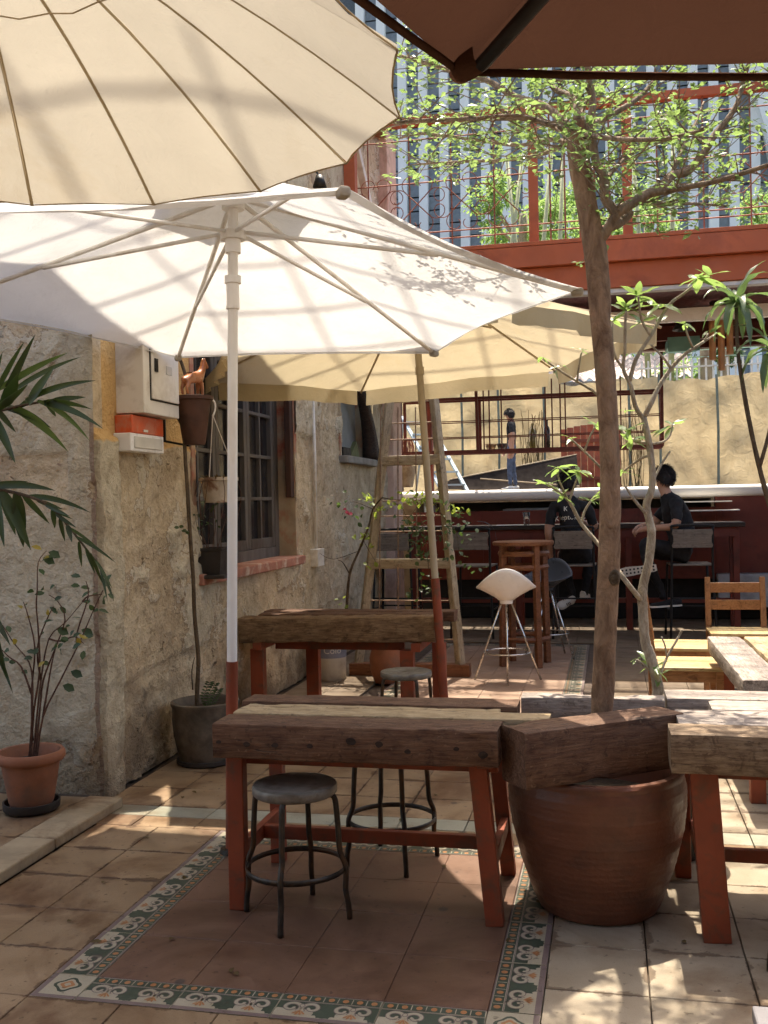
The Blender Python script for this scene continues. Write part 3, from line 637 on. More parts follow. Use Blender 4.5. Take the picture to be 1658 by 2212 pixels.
def scroll(cx, cz, s_):
    b = MB()
    for k in range(4):
        a0 = math.pi / 4 + k * math.pi / 2; d = V3((math.cos(a0), 0, math.sin(a0)))
        b.tube([V3((cx, RY - .015, cz)), V3((cx, RY - .015, cz)) + d * s_ * .55], .006, 5)
        for sg in (-1, 1):
            pts = []
            for i in range(16):
                t = i / 15; a = a0 + sg * (t * 4.6); rr = s_ * (.30 - .20 * t)
                c = V3((cx, RY - .015, cz)) + d * s_ * .55 + V3((math.cos(a0 + sg * math.pi / 2), 0, math.sin(a0 + sg * math.pi / 2))) * (s_ * .30)
                pts.append(c + V3((math.cos(a0 - sg * math.pi / 2 + sg * t * 4.6), 0, math.sin(a0 - sg * math.pi / 2 + sg * t * 4.6))) * rr)
            b.tube(pts, .0045, 5)
    b.build('scrollwork', M['rust_iron'], rl)
for x in (-2.22, -1.80, -1.36, -.95, 1.0, 1.42, 1.85): scroll(x, 4.40, .34)
# ------------------------------------------------------------------ trellis of steel bars high over the court (its shadow lies on the cloth)
pg = thing('shade_lattice', (0, 8, 8.6), 'steel lattice spanning the court above the umbrellas', 'lattice')
for k in range(19):
    b = MB(); y_ = 4.9 + .42 * k; b.bar((-3.2, y_, 8.6), (4.9, y_, 8.6), .026); b.build('bar', M['red_roof'], pg)
for k in range(16):
    b = MB(); x_ = -3.1 + .52 * k; b.bar((x_, 4.7, 8.66), (x_, 12.7, 8.66), .026); b.build('bar', M['red_roof'], pg)
for x_, y_ in ((4.9, 4.9), (4.9, 12.4), (-3.2, 4.95), (-3.2, 11.6)):
    b = MB(); b.bar((x_, y_, 0 if x_ > 0 else 5.6), (x_, y_, 8.7), .12); b.build('post', M['red_roof'], pg)

# ------------------------------------------------------------------ unseen wall at the right and house behind the viewer, added to shade the court
nw = thing('shading_wall', (5.2, 5, 0), 'low plastered wall added out of view on the right to shade the court', 'wall')
b = MB(); b.box((5.35, 5.2, 1.2), (.3, 17.0, 2.4)); b.build('wall', M['old_plaster'], nw); b = MB(); b.box((5.33, 5.2, 2.45), (.44, 17.1, .12)); b.build('coping', M['stone'], nw)
ch_ = thing('shading_house', (0, -3.2, 0), 'house with a deep verandah roof added unseen behind the viewer to shade the court', 'house')
b = MB(); b.box((0, -3.4, 3.0), (11, .3, 6.0)); b.build('wall', M['old_plaster'], ch_); b = MB(); b.box((0, -1.7, 3.45), (10.4, 3.2, .12)); b.build('verandah_roof', M['red_roof'], ch_)
for x in (-4.8, 4.8): b = MB(); b.bar((x, -.25, 0), (x, -.25, 3.4), .12); b.build('post', M['red_paint'], ch_)

b = MB(); b.bar((-2.42, 9.75, 3.9), (-2.42, 9.75, 5.55), .11); b.build('red_post', M['red_roof'], house)
b = MB(); b.bar((-2.40, 9.78, 5.1), (-2.36, 10.5, 4.3), .07); b.build('brace', M['white_paint'], house)
q = PX(690, 392, -2.32); fl_ = thing('floodlight', q, 'dark lamp fitting on the house wall just above the white umbrella', 'lamp')
b = MB(); b.lathe(q, [(0, .05), (.03, .05), (.06, -.05), (.055, -.05), (.025, .04), (0, .04)], 16); b.build('shade', M['steel_black'], fl_, True); b = MB(); b.tube([q + V3((0, 0, .045)), q + V3((-.05, 0, .12)), q + V3((-.2, 0, .13))], .010, 6); b.build('arm', M['steel_black'], fl_)
# ================================================================== BAR
bc = thing('serving_counter', (-.4, 12.3, 0), 'long red serving counter with a thick white sunlit top edge', 'counter')
b = MB(); b.box((.9, 12.66, 1.500), (6.9, .64, .12)); b.tube([(-2.55, 12.335, 1.503), (4.35, 12.335, 1.503)], .068, 20); b.build('counter_slab', M['white_metal'], bc, True, angle=35)
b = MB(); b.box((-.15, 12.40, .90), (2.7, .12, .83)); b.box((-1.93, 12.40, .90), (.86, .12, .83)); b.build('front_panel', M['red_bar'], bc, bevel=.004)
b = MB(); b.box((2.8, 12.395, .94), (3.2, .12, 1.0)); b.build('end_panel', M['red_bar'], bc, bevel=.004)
b = MB(); b.box((.9, 12.86, .25), (6.6, .6, .5)); b.build('under_shade_block', M['black'], bc)  # black block standing in for the shade under the counter
b = MB(); b.box((-.6, 12.85, 1.12), (3.6, .04, .6)); b.build('back_board', plain('counter_inside', (.06, .05, .04), .7), bc)
b = MB(); b.box((-.6, 12.6, 1.26), (3.6, .5, .03)); b.build('inner_shelf', plain('stainless', (.36, .34, .31), .35, .6, var=.1), bc)
b = MB(); b.box((1.56, 12.30, .36), (.72, .25, .38)); b.build('kick_box', plain('galvanised', (.34, .37, .40), .45, .4), bc, bevel=.006)
for x, z in ((1.05, 1.40), (1.12, 1.30)):
    b = MB(); b.box((x, 12.2 - (1.4 - z), z - .02), (.62, .22, .012)); b.build('paper_tray', M['white_paint'], bc)
# tins behind the counter
for i, (x, y_, z, w_, h_) in enumerate(((-2.18, 12.55, 1.275, .16, .20), (-2.0, 12.6, 1.275, .12, .15))):
    b = MB(); b.lathe((x, y_, z), [(0, 0), (w_ / 2, 0), (w_ / 2, h_ - .01), (w_ / 2 - .008, h_), (0, h_)], 20)
    tag(b.build('tin', plain('tin_metal', (.40, .42, .42), .35, .5), None, True, loc=(x, y_, z), angle=40), ('taller' if i == 0 else 'shorter') + ' grey metal tin at the left end of the serving counter', 'tin')
b = MB(); b.box((-.95, 12.55, 1.305), (.62, .3, .06)); b.box((-.95, 12.55, 1.338), (.56, .26, .008))
tag(b.build('drying_rack', plain('rack_grey', (.20, .19, .17), .5), None, loc=(-.95, 12.55, 1.275), bevel=.005), 'low grey dish rack under the white counter slab', 'rack')
# high bar table in front of the counter
bt_ = thing('bar_table', (-.4, 11.5, 0), 'long dark topped bar table running along the red counter', 'bar table')
b = MB(); b.box((-.48, 11.62, 1.135), (3.78, .50, .05)); b.build('table_top', M['wood_black'], bt_, bevel=.006)
b = MB(); b.box((-.48, 11.42, 1.06), (3.6, .03, .10)); b.build('apron', M['red_bar'], bt_)
for x in (-2.2, -1.0, .2, 1.32):
    for yy in (11.46, 11.78): b = MB(); b.bar((x, yy, 0), (x, yy, 1.108), .065); b.build('leg', M['red_bar'], bt_, bevel=.004)
b = MB(); b.bar((-2.2, 11.46, .32), (1.32, 11.46, .32), .05); b.build('foot_rail', M['red_bar'], bt_)
# water glass
t = NT('clear_glass'); p = t.principled((.95, .96, .95), .03, 0, None, .5); p.inputs['Transmission Weight'].default_value = .95; p.inputs['IOR'].default_value = 1.2; M['clear_glass'] = t.done(p)
gl = PY(1137, 1128, 11.5); b = MB(); b.lathe((gl.x, 11.5, 1.162), [(.0, .004), (.030, .004), (.030, .0), (.040, .145), (.037, .145), (.028, .012), (0, .012)], 20)
tag(b.build('water_glass', M['clear_glass'], None, True, loc=(gl.x, 11.5, 1.162)), 'clear water glass standing on the dark bar table', 'glass')
b = MB(); b.box((gl.x - .18, 11.46, 1.164), (.30, .2, .004)); tag(b.build('menu_sheet', M['white_paint'], None, loc=(gl.x - .18, 11.46, 1.162)), 'white menu sheet lying beside the water glass', 'menu')
# hanging rack above the counter
rk = thing('hanging_rack', (-1, 12.5, 2.05), 'dark red metal bottle rack hanging over the serving counter', 'rack')
def kb(p, q, w_=.022, name='bar'): b = MB(); b.bar(p, q, w_); b.build(name, M['maroon_metal'], rk)
RX0, RX1, RB, RT = -2.55, .64, 2.05, 2.72
for yy in (12.64, 12.90):
    kb((RX0, yy, RB), (RX1, yy, RB), .04, 'lower_rail'); kb((RX0, yy, RT), (RX1, yy, RT), .035, 'upper_rail')
    for zz in (2.24, 2.44): kb((RX0, yy, zz), (RX1, yy, zz), .012, 'rod')
for x in (RX0, -1.58, RX1): kb((x, 12.64, RB), (x, 12.54, 3.2), .035, 'upright'); kb((x, 12.90, RB), (x, 12.90, RT), .035, 'upright')
for x in (-2.22, -2.17, -1.50, -1.43, -1.28, -.74, -.66, -.56, -.50, -.02, .06, .16): kb((x, 12.64, RB), (x, 12.64, RT + .2), .016, 'upright')
for k in range(6): kb((RX0, 12.67 + .042 * k, RB + .024), (RX1, 12.67 + .042 * k, RB + .024), .014, 'shelf_rod')
def bottle(px_, s_, col, lab):
    p = PY(px_, 950, 12.77); c = V3((p.x, 12.77, RB + .032)); b = MB(); prof = [(0, 0), (.036, .004), (.038, .02), (.038, .19), (.030, .225), (.015, .25), (.0145, .30), (.017, .302), (.017, .315), (0, .316)]
    b.lathe(c, [(r_ * s_, z * s_) for r_, z in prof], 16); tag(b.build('wine_bottle', glassm('bottle_glass', col, .1, .6), None, True, loc=c, angle=50), lab, 'bottle', 'bottles on the hanging rack')
bottle(1150, .98, (.16, .13, .03), 'shorter olive wine bottle on the hanging rack'); bottle(1181, 1.1, (.035, .022, .015), 'taller dark wine bottle on the hanging rack')
for px_, c_, lab in ((1060, (.24, .14, .06), 'small tan bowl on the hanging rack'), (1085, (.05, .03, .02), 'small dark bowl on the hanging rack next to the tan one')):
    p = PY(px_, 965, 12.77); b = MB(); b.lathe((p.x, 12.77, RB + .032), [(0, .0), (.05, .0), (.075, .07), (.068, .07), (.045, .012), (0, .012)], 20)
    tag(b.build('bowl', plain('bowl_clay', c_, .5), None, True, loc=(p.x, 12.77, RB + .032)), lab, 'bowl')
# wind chime of bamboo tubes under the roof
wc = thing('bamboo_chime', (0, 0, 0)); q = PY(1556, 660, 10.9); wc.location = q; ORG[wc] = q; tag(wc, 'three thick bamboo tubes hanging as a chime under the roof', 'wind chime')
b = MB(); b.lathe(q, [(0, .0), (.10, .0), (.11, .04), (0, .05)], 14); b.build('cap', M['wood_black'], wc)
for dx, l_ in ((-.085, .55), (.0, .66), (.085, .5)):
    b = MB(); b.tube([q + V3((dx, 0, 0)), q + V3((dx, 0, -l_))], .035, 10); b.build('bamboo_tube', M['bamboo'], wc, smooth=True, angle=40)
b = MB(); b.tube([q, q + V3((0, 0, 3.28 - q.z + .05))], .006, 5); b.build('cord', M['wire'], wc)
# teal crate and folded sheet stored on the crossbeams
q = PY(1475, 700, 11.7); b = MB(); b.box((q.x, 11.9, 3.10), (.34, .5, .015)); b.box((q.x, 11.66, 3.12), (.34, .015, .16)); b.box((q.x + .165, 11.9, 3.14), (.012, .5, .10)); b.box((q.x - .165, 11.9, 3.14), (.012, .5, .10)); b.box((q.x, 12.14, 3.14), (.34, .012, .10))
M['teal'] = plain('teal', (.20, .45, .42), .4, var=.1); tag(b.build('teal_crate', M['teal'], None, loc=(q.x, 11.9, 3.1)), 'pale teal plastic crate slung under the roof beams', 'crate')
b = MB(); b.sheet([[(x, 12.3 + .02 * math.sin(x * 9), 3.05 + .012 * math.sin(x * 14)) for x in lerpl(.95, 1.75, 14)], [(x, 12.6, 3.09 + .01 * math.sin(x * 11)) for x in lerpl(.95, 1.75, 14)]]); tag(b.build('folded_sheet', M['teal'], None, True, loc=(1.3, 12.4, 3.05)), 'pale teal plastic sheet laid over the rear roof beam', 'sheet')
b = MB(); b.lathe((.78, 10.95, 3.16), [(0, .12), (.05, .12), (.11, 0), (.10, 0), (.04, .10), (0, .1)], 16); tag(b.build('pendant_lamp', M['steel_black'], None, True, loc=(.78, 10.95, 3.16)), 'black bell shaped lamp hanging under the roof gutter', 'lamp')

# ================================================================== UPPER YARD AND BEYOND
UZ = 1.66
yd = MB(); rows = []
for j in range(40):
    y_ = 13.4 + (j / 39) ** 1.6 * 260; rows.append([(x, y_, UZ + min(0, -.095 + (y_ - 13.4) * .0135) + (0 if y_ < 27 else (1 - math.exp(-(y_ - 27) / 45)) * 9) + .25 * noise.noise((x * .08, y_ * .08, 0)) * (y_ > 27)) for x in lerpl(-120, 120, 50)])
def ground_mat():
    t = NT('yard'); co = t.coord((1, 1, 1), 'World'); sx = t.n('SeparateXYZ'); t.l(co, sx.inputs[0])
    dirt = t.ramp(t.noise(co, 1.2, 8, .6), [(.3, (.06, .045, .032)), (.7, (.13, .10, .075))]); gr = t.ramp(t.noise(co, 1.5, 8, .6), [(.3, (.075, .11, .03)), (.7, (.15, .19, .06))])
    col = t.mix(t.ramp(t.math('MULTIPLY', sx.outputs[1], .01), [(.265, 0), (.275, 1)]), dirt, gr)
    return t.done(t.principled(col, .95, 0, t.bump(t.noise(co, 14, 5), .5, .05), 0))
yd.sheet(rows); o = yd.build('hillside', ground_mat(), None, True); o['kind'] = 'structure'
b = MB(); b.box((0, 13.53, UZ / 2 - .06), (60, .25, UZ - .08)); o = b.build('retaining_wall', M['stone'], None, loc=(0, 13.5, 0)); o['kind'] = 'structure'
# burlap fence
fy = 25.0
bf = thing('burlap_fence', (0, fy, UZ), 'golden burlap sheeting hung as a fence behind the bar', 'fence')
def bz(x): return 4.20 + .05 * math.sin(x * 2.3) + .05 * abs(math.sin(x * 4.1)) + .03 * noise.noise((x * 3, 0, 0)) + (.25 if x < -1.2 else 0)
xs = [-9.5 + 2.0 * i for i in range(11)]
for i in range(10):
    rows = []
    for k in range(27):
        z_ = k / 26; row = []
        for x in lerpl(xs[i], xs[i + 1], 22):
            wv = .14 * noise.noise((x * .9, z_ * 2.2, 3)) + .11 * noise.noise((x * 2.3, z_ * 3.5 + x * .8, 7)) + .03 * noise.noise((x * 9, z_ * 5, 1)); row.append((x, fy + wv, UZ - .05 + (bz(x) - UZ + .05) * z_))
        rows.append(row)
    b = MB(); b.sheet(rows); b.build('burlap_panel', M['tarp'], bf, True)
for x in xs + [-6.3, -2.6, 1.2, 3.9]:
    b = MB(); b.tube([(x, fy - .15, UZ - .1), (x + .02, fy - .14, 3), (x, fy - .13, bz(x) + .05)], .03, 6); b.build('pole', plain('fence_pole', (.16, .19, .15), .6), bf)
# red plank gate
gt = thing('plank_gate', (-.4, fy - .28, UZ), 'red vertical plank gate set in the burlap fence', 'gate')
for i in range(9):
    x = -1.02 + .155 * i; b = MB(); b.box((x, fy - .30 + rng.uniform(-.01, .01), UZ + .72 - .03), (.148, .03, 1.5 + .18 * math.sin(math.pi * i / 8))); b.build('plank', plain('gate_red', (.42, .10, .045), .7, dirt=(.30, .09, .05), bump=.3), gt)
for z_ in (UZ + .25, UZ + 1.15): b = MB(); b.box((-.4, fy - .335, z_), (1.36, .03, .08)); b.build('ledger', M['red_paint'], gt)
# red and brown boards at the left of the yard
for i, (px_, c_, w_, nm, lb) in enumerate(((835, (.36, .07, .035), .5, 'red_board', 'upright red board standing at the left end of the yard'), (858, (.07, .03, .02), .22, 'brown_post', 'dark brown post beside the red board'))):
    q = PY(px_, 1000, 20); b = MB(); b.box((q.x, 20 + .02 * i, UZ + 1.5), (w_, .08, 3.0)); tag(b.build(nm, plain(nm, c_, .7), None, loc=(q.x, 20, UZ), bevel=.01), lb, nm.split('_')[1])
q = PY(812, 1010, 13.0); b = MB(); b.box((q.x, 13.0, 1.25), (.30, .3, 2.0)); tag(b.build('concrete_pillar', M['stone'], None, loc=(q.x, 13, 0.25), bevel=.02), 'short grey concrete pillar beside the counter end', 'pillar')
# light blue step ladder
sl_ = thing('step_ladder', PY(905, 1055, 18.5), 'pale blue step ladder leaning in the upper yard', 'ladder'); M['ladder_blue'] = plain('ladder_blue', (.42, .50, .52), .5, .2, var=.1)
pa, pb = PY(868, 900, 18.9), PY(955, 1062, 18.0); pa2, pb2 = pa + V3((.42, .25, 0)), pb + V3((.42, .25, 0))
for p, q in ((pa, pb), (pa2, pb2)): b = MB(); b.bar(p, q, .07, .03); b.build('stile', M['ladder_blue'], sl_)
for i in range(6):
    t_ = (i + .5) / 6; b = MB(); c = (pa + (pb - pa) * t_ + pa2 + (pb2 - pa2) * t_) / 2; b.box(c, (.48, .14, .03), Matrix.Rotation(math.atan2(.25, .42), 3, 'Z')); b.build('tread', M['ladder_blue'], sl_)
for s_ in (0, .42): b = MB(); b.bar(pa + V3((s_, .2, 0)), V3((pa.x - .35 + s_, pa.y + .9, UZ)), .03); b.build('rear_leg', M['ladder_blue'], sl_)
# folded black canopy with pale poles
bk = thing('black_canopy', PY(1080, 1056, 23), 'collapsed black canopy with pale poles lying in the yard', 'canopy')
A, B_, C_, D_ = PY(972, 1036, 23.0), PY(1245, 982, 24.2), PY(1252, 1056, 23.4), PY(940, 1058, 22.7); rows = []
for i in range(10):
    a_ = i / 9; rows.append([A.lerp(B_, t_).lerp(D_.lerp(C_, t_), a_) + V3((0, 0, -.10 * math.sin(math.pi * a_) * math.sin(math.pi * t_) + .02 * noise.noise((t_ * 5, a_ * 5, 0)))) for t_ in lerpl(0, 1, 16)])
b = MB(); b.sheet(rows); b.build('cloth', plain('black_mesh', (.028, .023, .02), .9, spec=0), bk, True)
for p, q in ((A, B_), (A + V3((.7, -.1, .0)), C_ + V3((0, -.2, .05)))): b = MB(); b.tube([p, q], .018, 6); b.build('pole', M['stone'], bk)
# dead vine on the gate and planter in the yard
for px_, lab in ((1150, 'dry twiggy vine hanging at the left of the red gate'), (1365, 'dry pale twigs hanging beside the right edge of the red gate')):
    q = PY(px_, 1000, 24.2); b = MB()
    for i in range(26):
        p0 = V3((q.x + rng.uniform(-.25, .25), 24.3, UZ)); p1 = p0 + V3((rng.uniform(-.25, .25), 0, rng.uniform(.9, 2.1))); b.tube(smoothpts([p0, (p0 + p1) / 2 + rv(.12), p1]), .008, 4, False)
    tag(b.build('dry_vine', M['leaf_dry'], None, loc=(q.x, 24.3, UZ)), lab, 'vine')
q = PY(872, 1040, 14.4); hb = thing('wicker_planter', V3((q.x, 14.4, UZ)), 'rusty wicker planter behind the counter, left of the step ladder', 'planter')
b = MB(); b.lathe((q.x, 14.4, UZ), [(0, 0), (.13, 0), (.19, .30), (.175, .30), (0, .26)], 18); b.build('tub', M['stone'], hb, True, angle=40)
b = MB()
for i in range(18):
    a_ = rng.uniform(0, 6.28); c = V3((q.x, 14.4, UZ + .28)) + V3((math.cos(a_), math.sin(a_), 0)) * .10; b.tube([c + V3((.09 * math.cos(t_) * math.cos(a_ + 1.2), .09 * math.cos(t_) * math.sin(a_ + 1.2), .22 + .2 * math.sin(t_))) for t_ in lerpl(-1.6, 4.6, 14)], .008, 4)
b.build('rusty_hoops', M['rust_iron'], hb)
# low roof with wavy clay tiles
lr = thing('tiled_lean_to', (-1, 31, UZ), 'low lean-to roof of pale wavy clay tiles beyond the burlap fence', 'roof')
b = MB(); n_ = 10; L_ = .62; rows = []
for j in (0, 1):
    rows.append([(-.155 + .31 * i / n_, j * L_, .05 * math.sin(math.pi * 2 * i / n_) + j * .24 + (.022 if j == 0 else 0)) for i in range(n_ + 1)])
b.sheet(rows); b.sheet([[(p[0], p[1], p[2] - .02) for p in rows[0]], rows[0]]); tme = b.mesh('roof_tile', plain('clay_tile', (.56, .46, .40), .8, var=.2, scale=6, dirt=(.36, .28, .24), bump=.3), True)
for r_ in range(5):
    for i in range(26): inst('roof_tile', tme, lr, Matrix.Translation((-5.3 + .305 * i, 31 + r_ * .52, 4.95 + r_ * .20)))
b = MB(); b.box((-1.4, 30.95, 4.86), (8.0, .06, .12)); b.build('eaves_board', M['wood_grey'], lr)
b = MB(); b.box((-1.4, 32.4, 3.4), (8.0, 2.0, 2.9)); b.build('shed_body', M['stone'], lr)
# white picket fence on the hillside
pf = thing('picket_fence', (4, 28, 3), 'white metal picket fence on the hillside above the burlap', 'fence')
pm_ = MB(); pm_.box((0, 0, .45), (.05, .03, .9)); pme_ = pm_.mesh('picket', M['white_paint'])
for i in range(34): inst('picket', pme_, pf, Matrix.Translation((.9 + .185 * i, 28, 4.15)) @ Matrix.Rotation(rng.gauss(0, .02), 4, 'Y'))
for z_ in (4.3, 4.85): b = MB(); b.bar((.8, 27.97, z_), (7.2, 27.97, z_), .04); b.build('rail', M['white_paint'], pf)
b = MB(); b.box((2, 28.4, 3.0), (12, .2, 2.4)); b.build('footing', M['stone'], pf)
for i, px_ in enumerate((1525, 1568)):
    q = PY(px_, 800, 30); b = MB(); b.tube([(q.x, 30, 2.5), (q.x, 30, 7.5)], .17 if i == 0 else .1, 10); tag(b.build('concrete_post', M['stone'], None, True, loc=(q.x, 30, 2.5)), ('thick' if i == 0 else 'thin') + ' pale concrete post behind the picket fence', 'post')
# ------------------------------------------------------------------ far tower with white fins
tw = thing('office_tower', (-2, 82, 0), 'tall office tower with white vertical fins and blue grey glass', 'tower')
TYY = 82.0
def txz(px_, py_): q = PY(px_, py_, TYY); return q.x, q.z
fin_x = [866 + 45.2 * i for i in range(-2, 26)]
b = MB(); b.box((2, TYY + 5.6, 38), (76, 8, 90)); b.build('core', plain('tower_core', (.10, .12, .14), .6), tw)
w0 = txz(fin_x[3], 450)[0] - txz(fin_x[2], 450)[0]
pb_ = MB(); pb_.box((0, 0, 0), (w0 - .1, .12, 1.03)); ppm = pb_.mesh('pane', M['tower_glass'])
prow = [14.5 + 1.15 * k for k in range(26)]
fnx = [txz(p, 450)[0] for p in fin_x]
for i in range(2, 20):
    for k, z_ in enumerate(prow):
        if 17 <= z_ <= 41 and i < 15: inst('pane', ppm, tw, Matrix.Translation(((fnx[i] + fnx[i + 1]) / 2, TYY + 1.2, z_)))
b = MB()
for i in range(len(fnx) - 1):
    for z_ in [1.85 + 1.15 * k for k in range(-1, 60)]:
        if not (17 <= z_ <= 41 and 2 <= i < 15): b.box(((fnx[i] + fnx[i + 1]) / 2, TYY + 1.2, z_), (w0 - .1, .12, 1.03))
o = b.build('outer_panes', M['tower_glass'], tw); o['kind'] = 'stuff'
for i, x in enumerate(fnx):
    b = MB()
    zt = [0, 12, 17, 24, 34, 60, 82]; wt = [.44, .41, .38, .36, .36, .36, .36]
    vs_ = []
    for z_, ww in zip(zt, wt):
        dx = (z_ - 24) * .012
        vs_ += [(x - ww + dx, TYY + .55, z_), (x + ww + dx, TYY + .55, z_), (x + ww + dx, TYY + 1.15, z_), (x - ww + dx, TYY + 1.15, z_)]
    fs_ = []
    for k in range(len(zt) - 1):
        for j in range(4): fs_.append((k * 4 + j, k * 4 + (j + 1) % 4, k * 4 + 4 + (j + 1) % 4, k * 4 + 4 + j))
    b.add(vs_, fs_); b.build('fin', M['tower_white'], tw)
# curved white buttress of the tower at the right
b = MB(); cv = [txz(p, q) for p, q in ((1700, 560), (1680, 430), (1655, 300), (1630, 215), (1605, 140), (1585, 60), (1570, -60))]
rows = [[(x, TYY - .6, z_) for x, z_ in cv], [(x + 9, TYY - .6, z_) for x, z_ in cv]]; b.sheet(rows); b.sheet([[(x, TYY + 2, z_) for x, z_ in cv], rows[0]]); b.build('buttress', M['tower_white'], tw)
x, z_ = txz(838, 420); b = MB(); b.box((x - 2.6, TYY - 6, 13), (6.4, 6, 26)); b.build('annex', plain('annex_pink', (.50, .38, .35), .8), tw)
# ================================================================== UMBRELLAS
def canopy(root, c, ang0, n, Rr, z0, z1, mt,  seam=None, sag=.05, scal=.05, valance=0, dome=1.0, hang=None, name='canopy_panel', nr=10, nt=10, r0=0.0, tilt=None):
    """n cloth gores from the crown z0 to the rim z1; returns rib curves"""
    c = V3((c[0], c[1], 0)); T = tilt or (lambda p: p); ribs = []
    def rib(a, s_): return V3((math.cos(a) * Rr * s_, math.sin(a) * Rr * s_, z0 + (z1 - z0) * s_ ** dome))
    for k in range(n):
        a, a2 = ang0 + 2 * math.pi * k / n, ang0 + 2 * math.pi * (k + 1) / n; rows = []
        for i in range(nr + 1):
            s_ = r0 + (1 - r0) * i / nr; p, q = rib(a, s_), rib(a2, s_); row = []
            for j in range(nt + 1):
                t_ = j / nt; u = 4 * t_ * (1 - t_); x = p.lerp(q, t_); x = x * 1.0; rad = V3((x.x, x.y, 0)) * (-scal * u * s_ ** 3)
                x = x + rad + V3((0, 0, -sag * u * s_ * (1 - s_) * 2.2 + .016 * noise.noise((x.x * 2 + k, x.y * 2, 4)) * s_ + .006 * noise.noise((x.x * 6 + k, x.y * 6, 9)) * s_)); row.append(T(c + x))
            rows.append(row)
        b = MB(); b.sheet(rows); o = b.build(name, mt, root, True)
        if valance:
            top = rows[-1]; vr = []
            for i in range(6):
                h = valance * i / 5; vr.append([top[j] + V3((0, 0, -h * (1 - .10 * math.sin(2 * math.pi * j / nt)))) + (V3((top[j].x, top[j].y, 0)) - c).normalized() * (.05 * math.sin(j * 2.4 + k) * i / 5 + .02 * math.sin(j * 5.1 + k * 2) * i / 5) * .6 for j in range(nt + 1)])
            for r_ in vr: r_[0] = r_[0].lerp(r_[1], .35); r_[-1] = r_[-1].lerp(r_[-2], .35)
            b = MB(); b.sheet(vr); b.build('valance', mt, o, True)
        ribs.append([T(c + rib(a, s_)) for s_ in lerpl(r0, 1, 11)])
    return ribs
def rib_parts(root, ribs, r_, mt, drop=.012, name='rib', part=1.0, n=6):
    for rb in ribs:
        b = MB(); b.tube([p + V3((0, 0, -drop)) for p in rb[:max(2, int(len(rb) * part))]], r_, n); b.build(name, mt, root, True)
# white umbrella
WU = V3((-1.497, 4.002, 0)); wu = thing('white_umbrella', WU, 'big white hexagonal umbrella on a white pole with a red foot', 'umbrella')
wt_ = lambda p: p + V3((0, 0, -.023 * (p.x - WU.x) - .051 * (p.y - WU.y)))
ribs = canopy(wu, WU, R(-56.5), 6, 1.413, 2.740, 2.3055, M['fab_white'], sag=.05, scal=.06, nr=14, nt=14, tilt=wt_)
rib_parts(wu, ribs, .0105, M['white_pole'])
hub = WU + V3((0, 0, 2.577))
for rb in ribs:
    b = MB(); e = rb[6] + V3((0, 0, -.02)); d = (e - hub); d.z = 0; b.tube([hub + d.normalized() * .05, e], .0085, 6); b.build('strut', M['white_pole'], wu, True)
    b = MB(); e = rb[-1]; d = V3((e.x - WU.x, e.y - WU.y, 0)).normalized(); b.box(e - d * .02 + V3((0, 0, -.008)), (.05, .036, .032), Matrix.Rotation(math.atan2(d.y, d.x), 3, 'Z')); b.build('corner_pocket', M['fab_cream'], wu, bevel=.01)
for k in range(6):                                                # hem band
    a, a2 = ribs[k][-1], ribs[(k + 1) % 6][-1]; pts = []
    for j in range(15):
        t_ = j / 14; u = 4 * t_ * (1 - t_); x = a.lerp(a2, t_); r_ = V3((x.x - WU.x, x.y - WU.y, 0)); pts.append(x - r_ * .06 * u)
    b = MB(); b.sheet([[p + V3((0, 0, .004)) for p in pts], [p + V3((0, 0, -.010)) - V3((p.x - WU.x, p.y - WU.y, 0)) * .02 for p in pts]]); b.build('hem', M['fab_white'], wu, True)
def pole(root, p0, p1, r_, red_to, mt, rr=1.18):
    d = p1 - p0; b = MB(); t_ = red_to / d.z; b.tube([p0 + d * t_, p1], r_, 16); b.build('pole', mt, root, True, angle=40)
    b = MB(); b.tube([p0, p0 + d * (t_ + .0)], r_ * rr, 16); b.build('pole_foot', M['red_paint'], root, True, angle=40)
WF = PY(500, 1850, 4.002); WF.z = 0
pole(wu, WF, WU + V3((0, 0, 2.71)), .021, .80, M['white_pole'])
for z_, r_, h in ((2.385, .034, .03), (2.27, .028, .012), (2.567, .052, .035), (2.525, .032, .06), (2.70, .047, .05)): b = MB(); b.lathe(WF.lerp(WU, z_ / 2.71) + V3((0, 0, z_ - h / 2)), [(.02, 0), (r_, 0), (r_, h), (.02, h)], 18); b.build('collar', M['white_pole'], wu, True, angle=40)
b = MB(); b.lathe(WF.lerp(WU, .86) + V3((0, 0, 2.27)), [(.0265, 0), (.0265, .12)], 18); b.build('sleeve', M['white_pole'], wu, True)
b = MB(); b.lathe(WF, [(0, .02), (.045, .02), (.05, .0), (0, 0)], 28); b.build('base', M['steel_dark'], wu, True, angle=40)
canopy(wu, WU, R(-56.5), 6, .40, 2.83, 2.71, M['fab_white'], sag=.03, scal=.10, name='vent_cap', nr=4, nt=6)
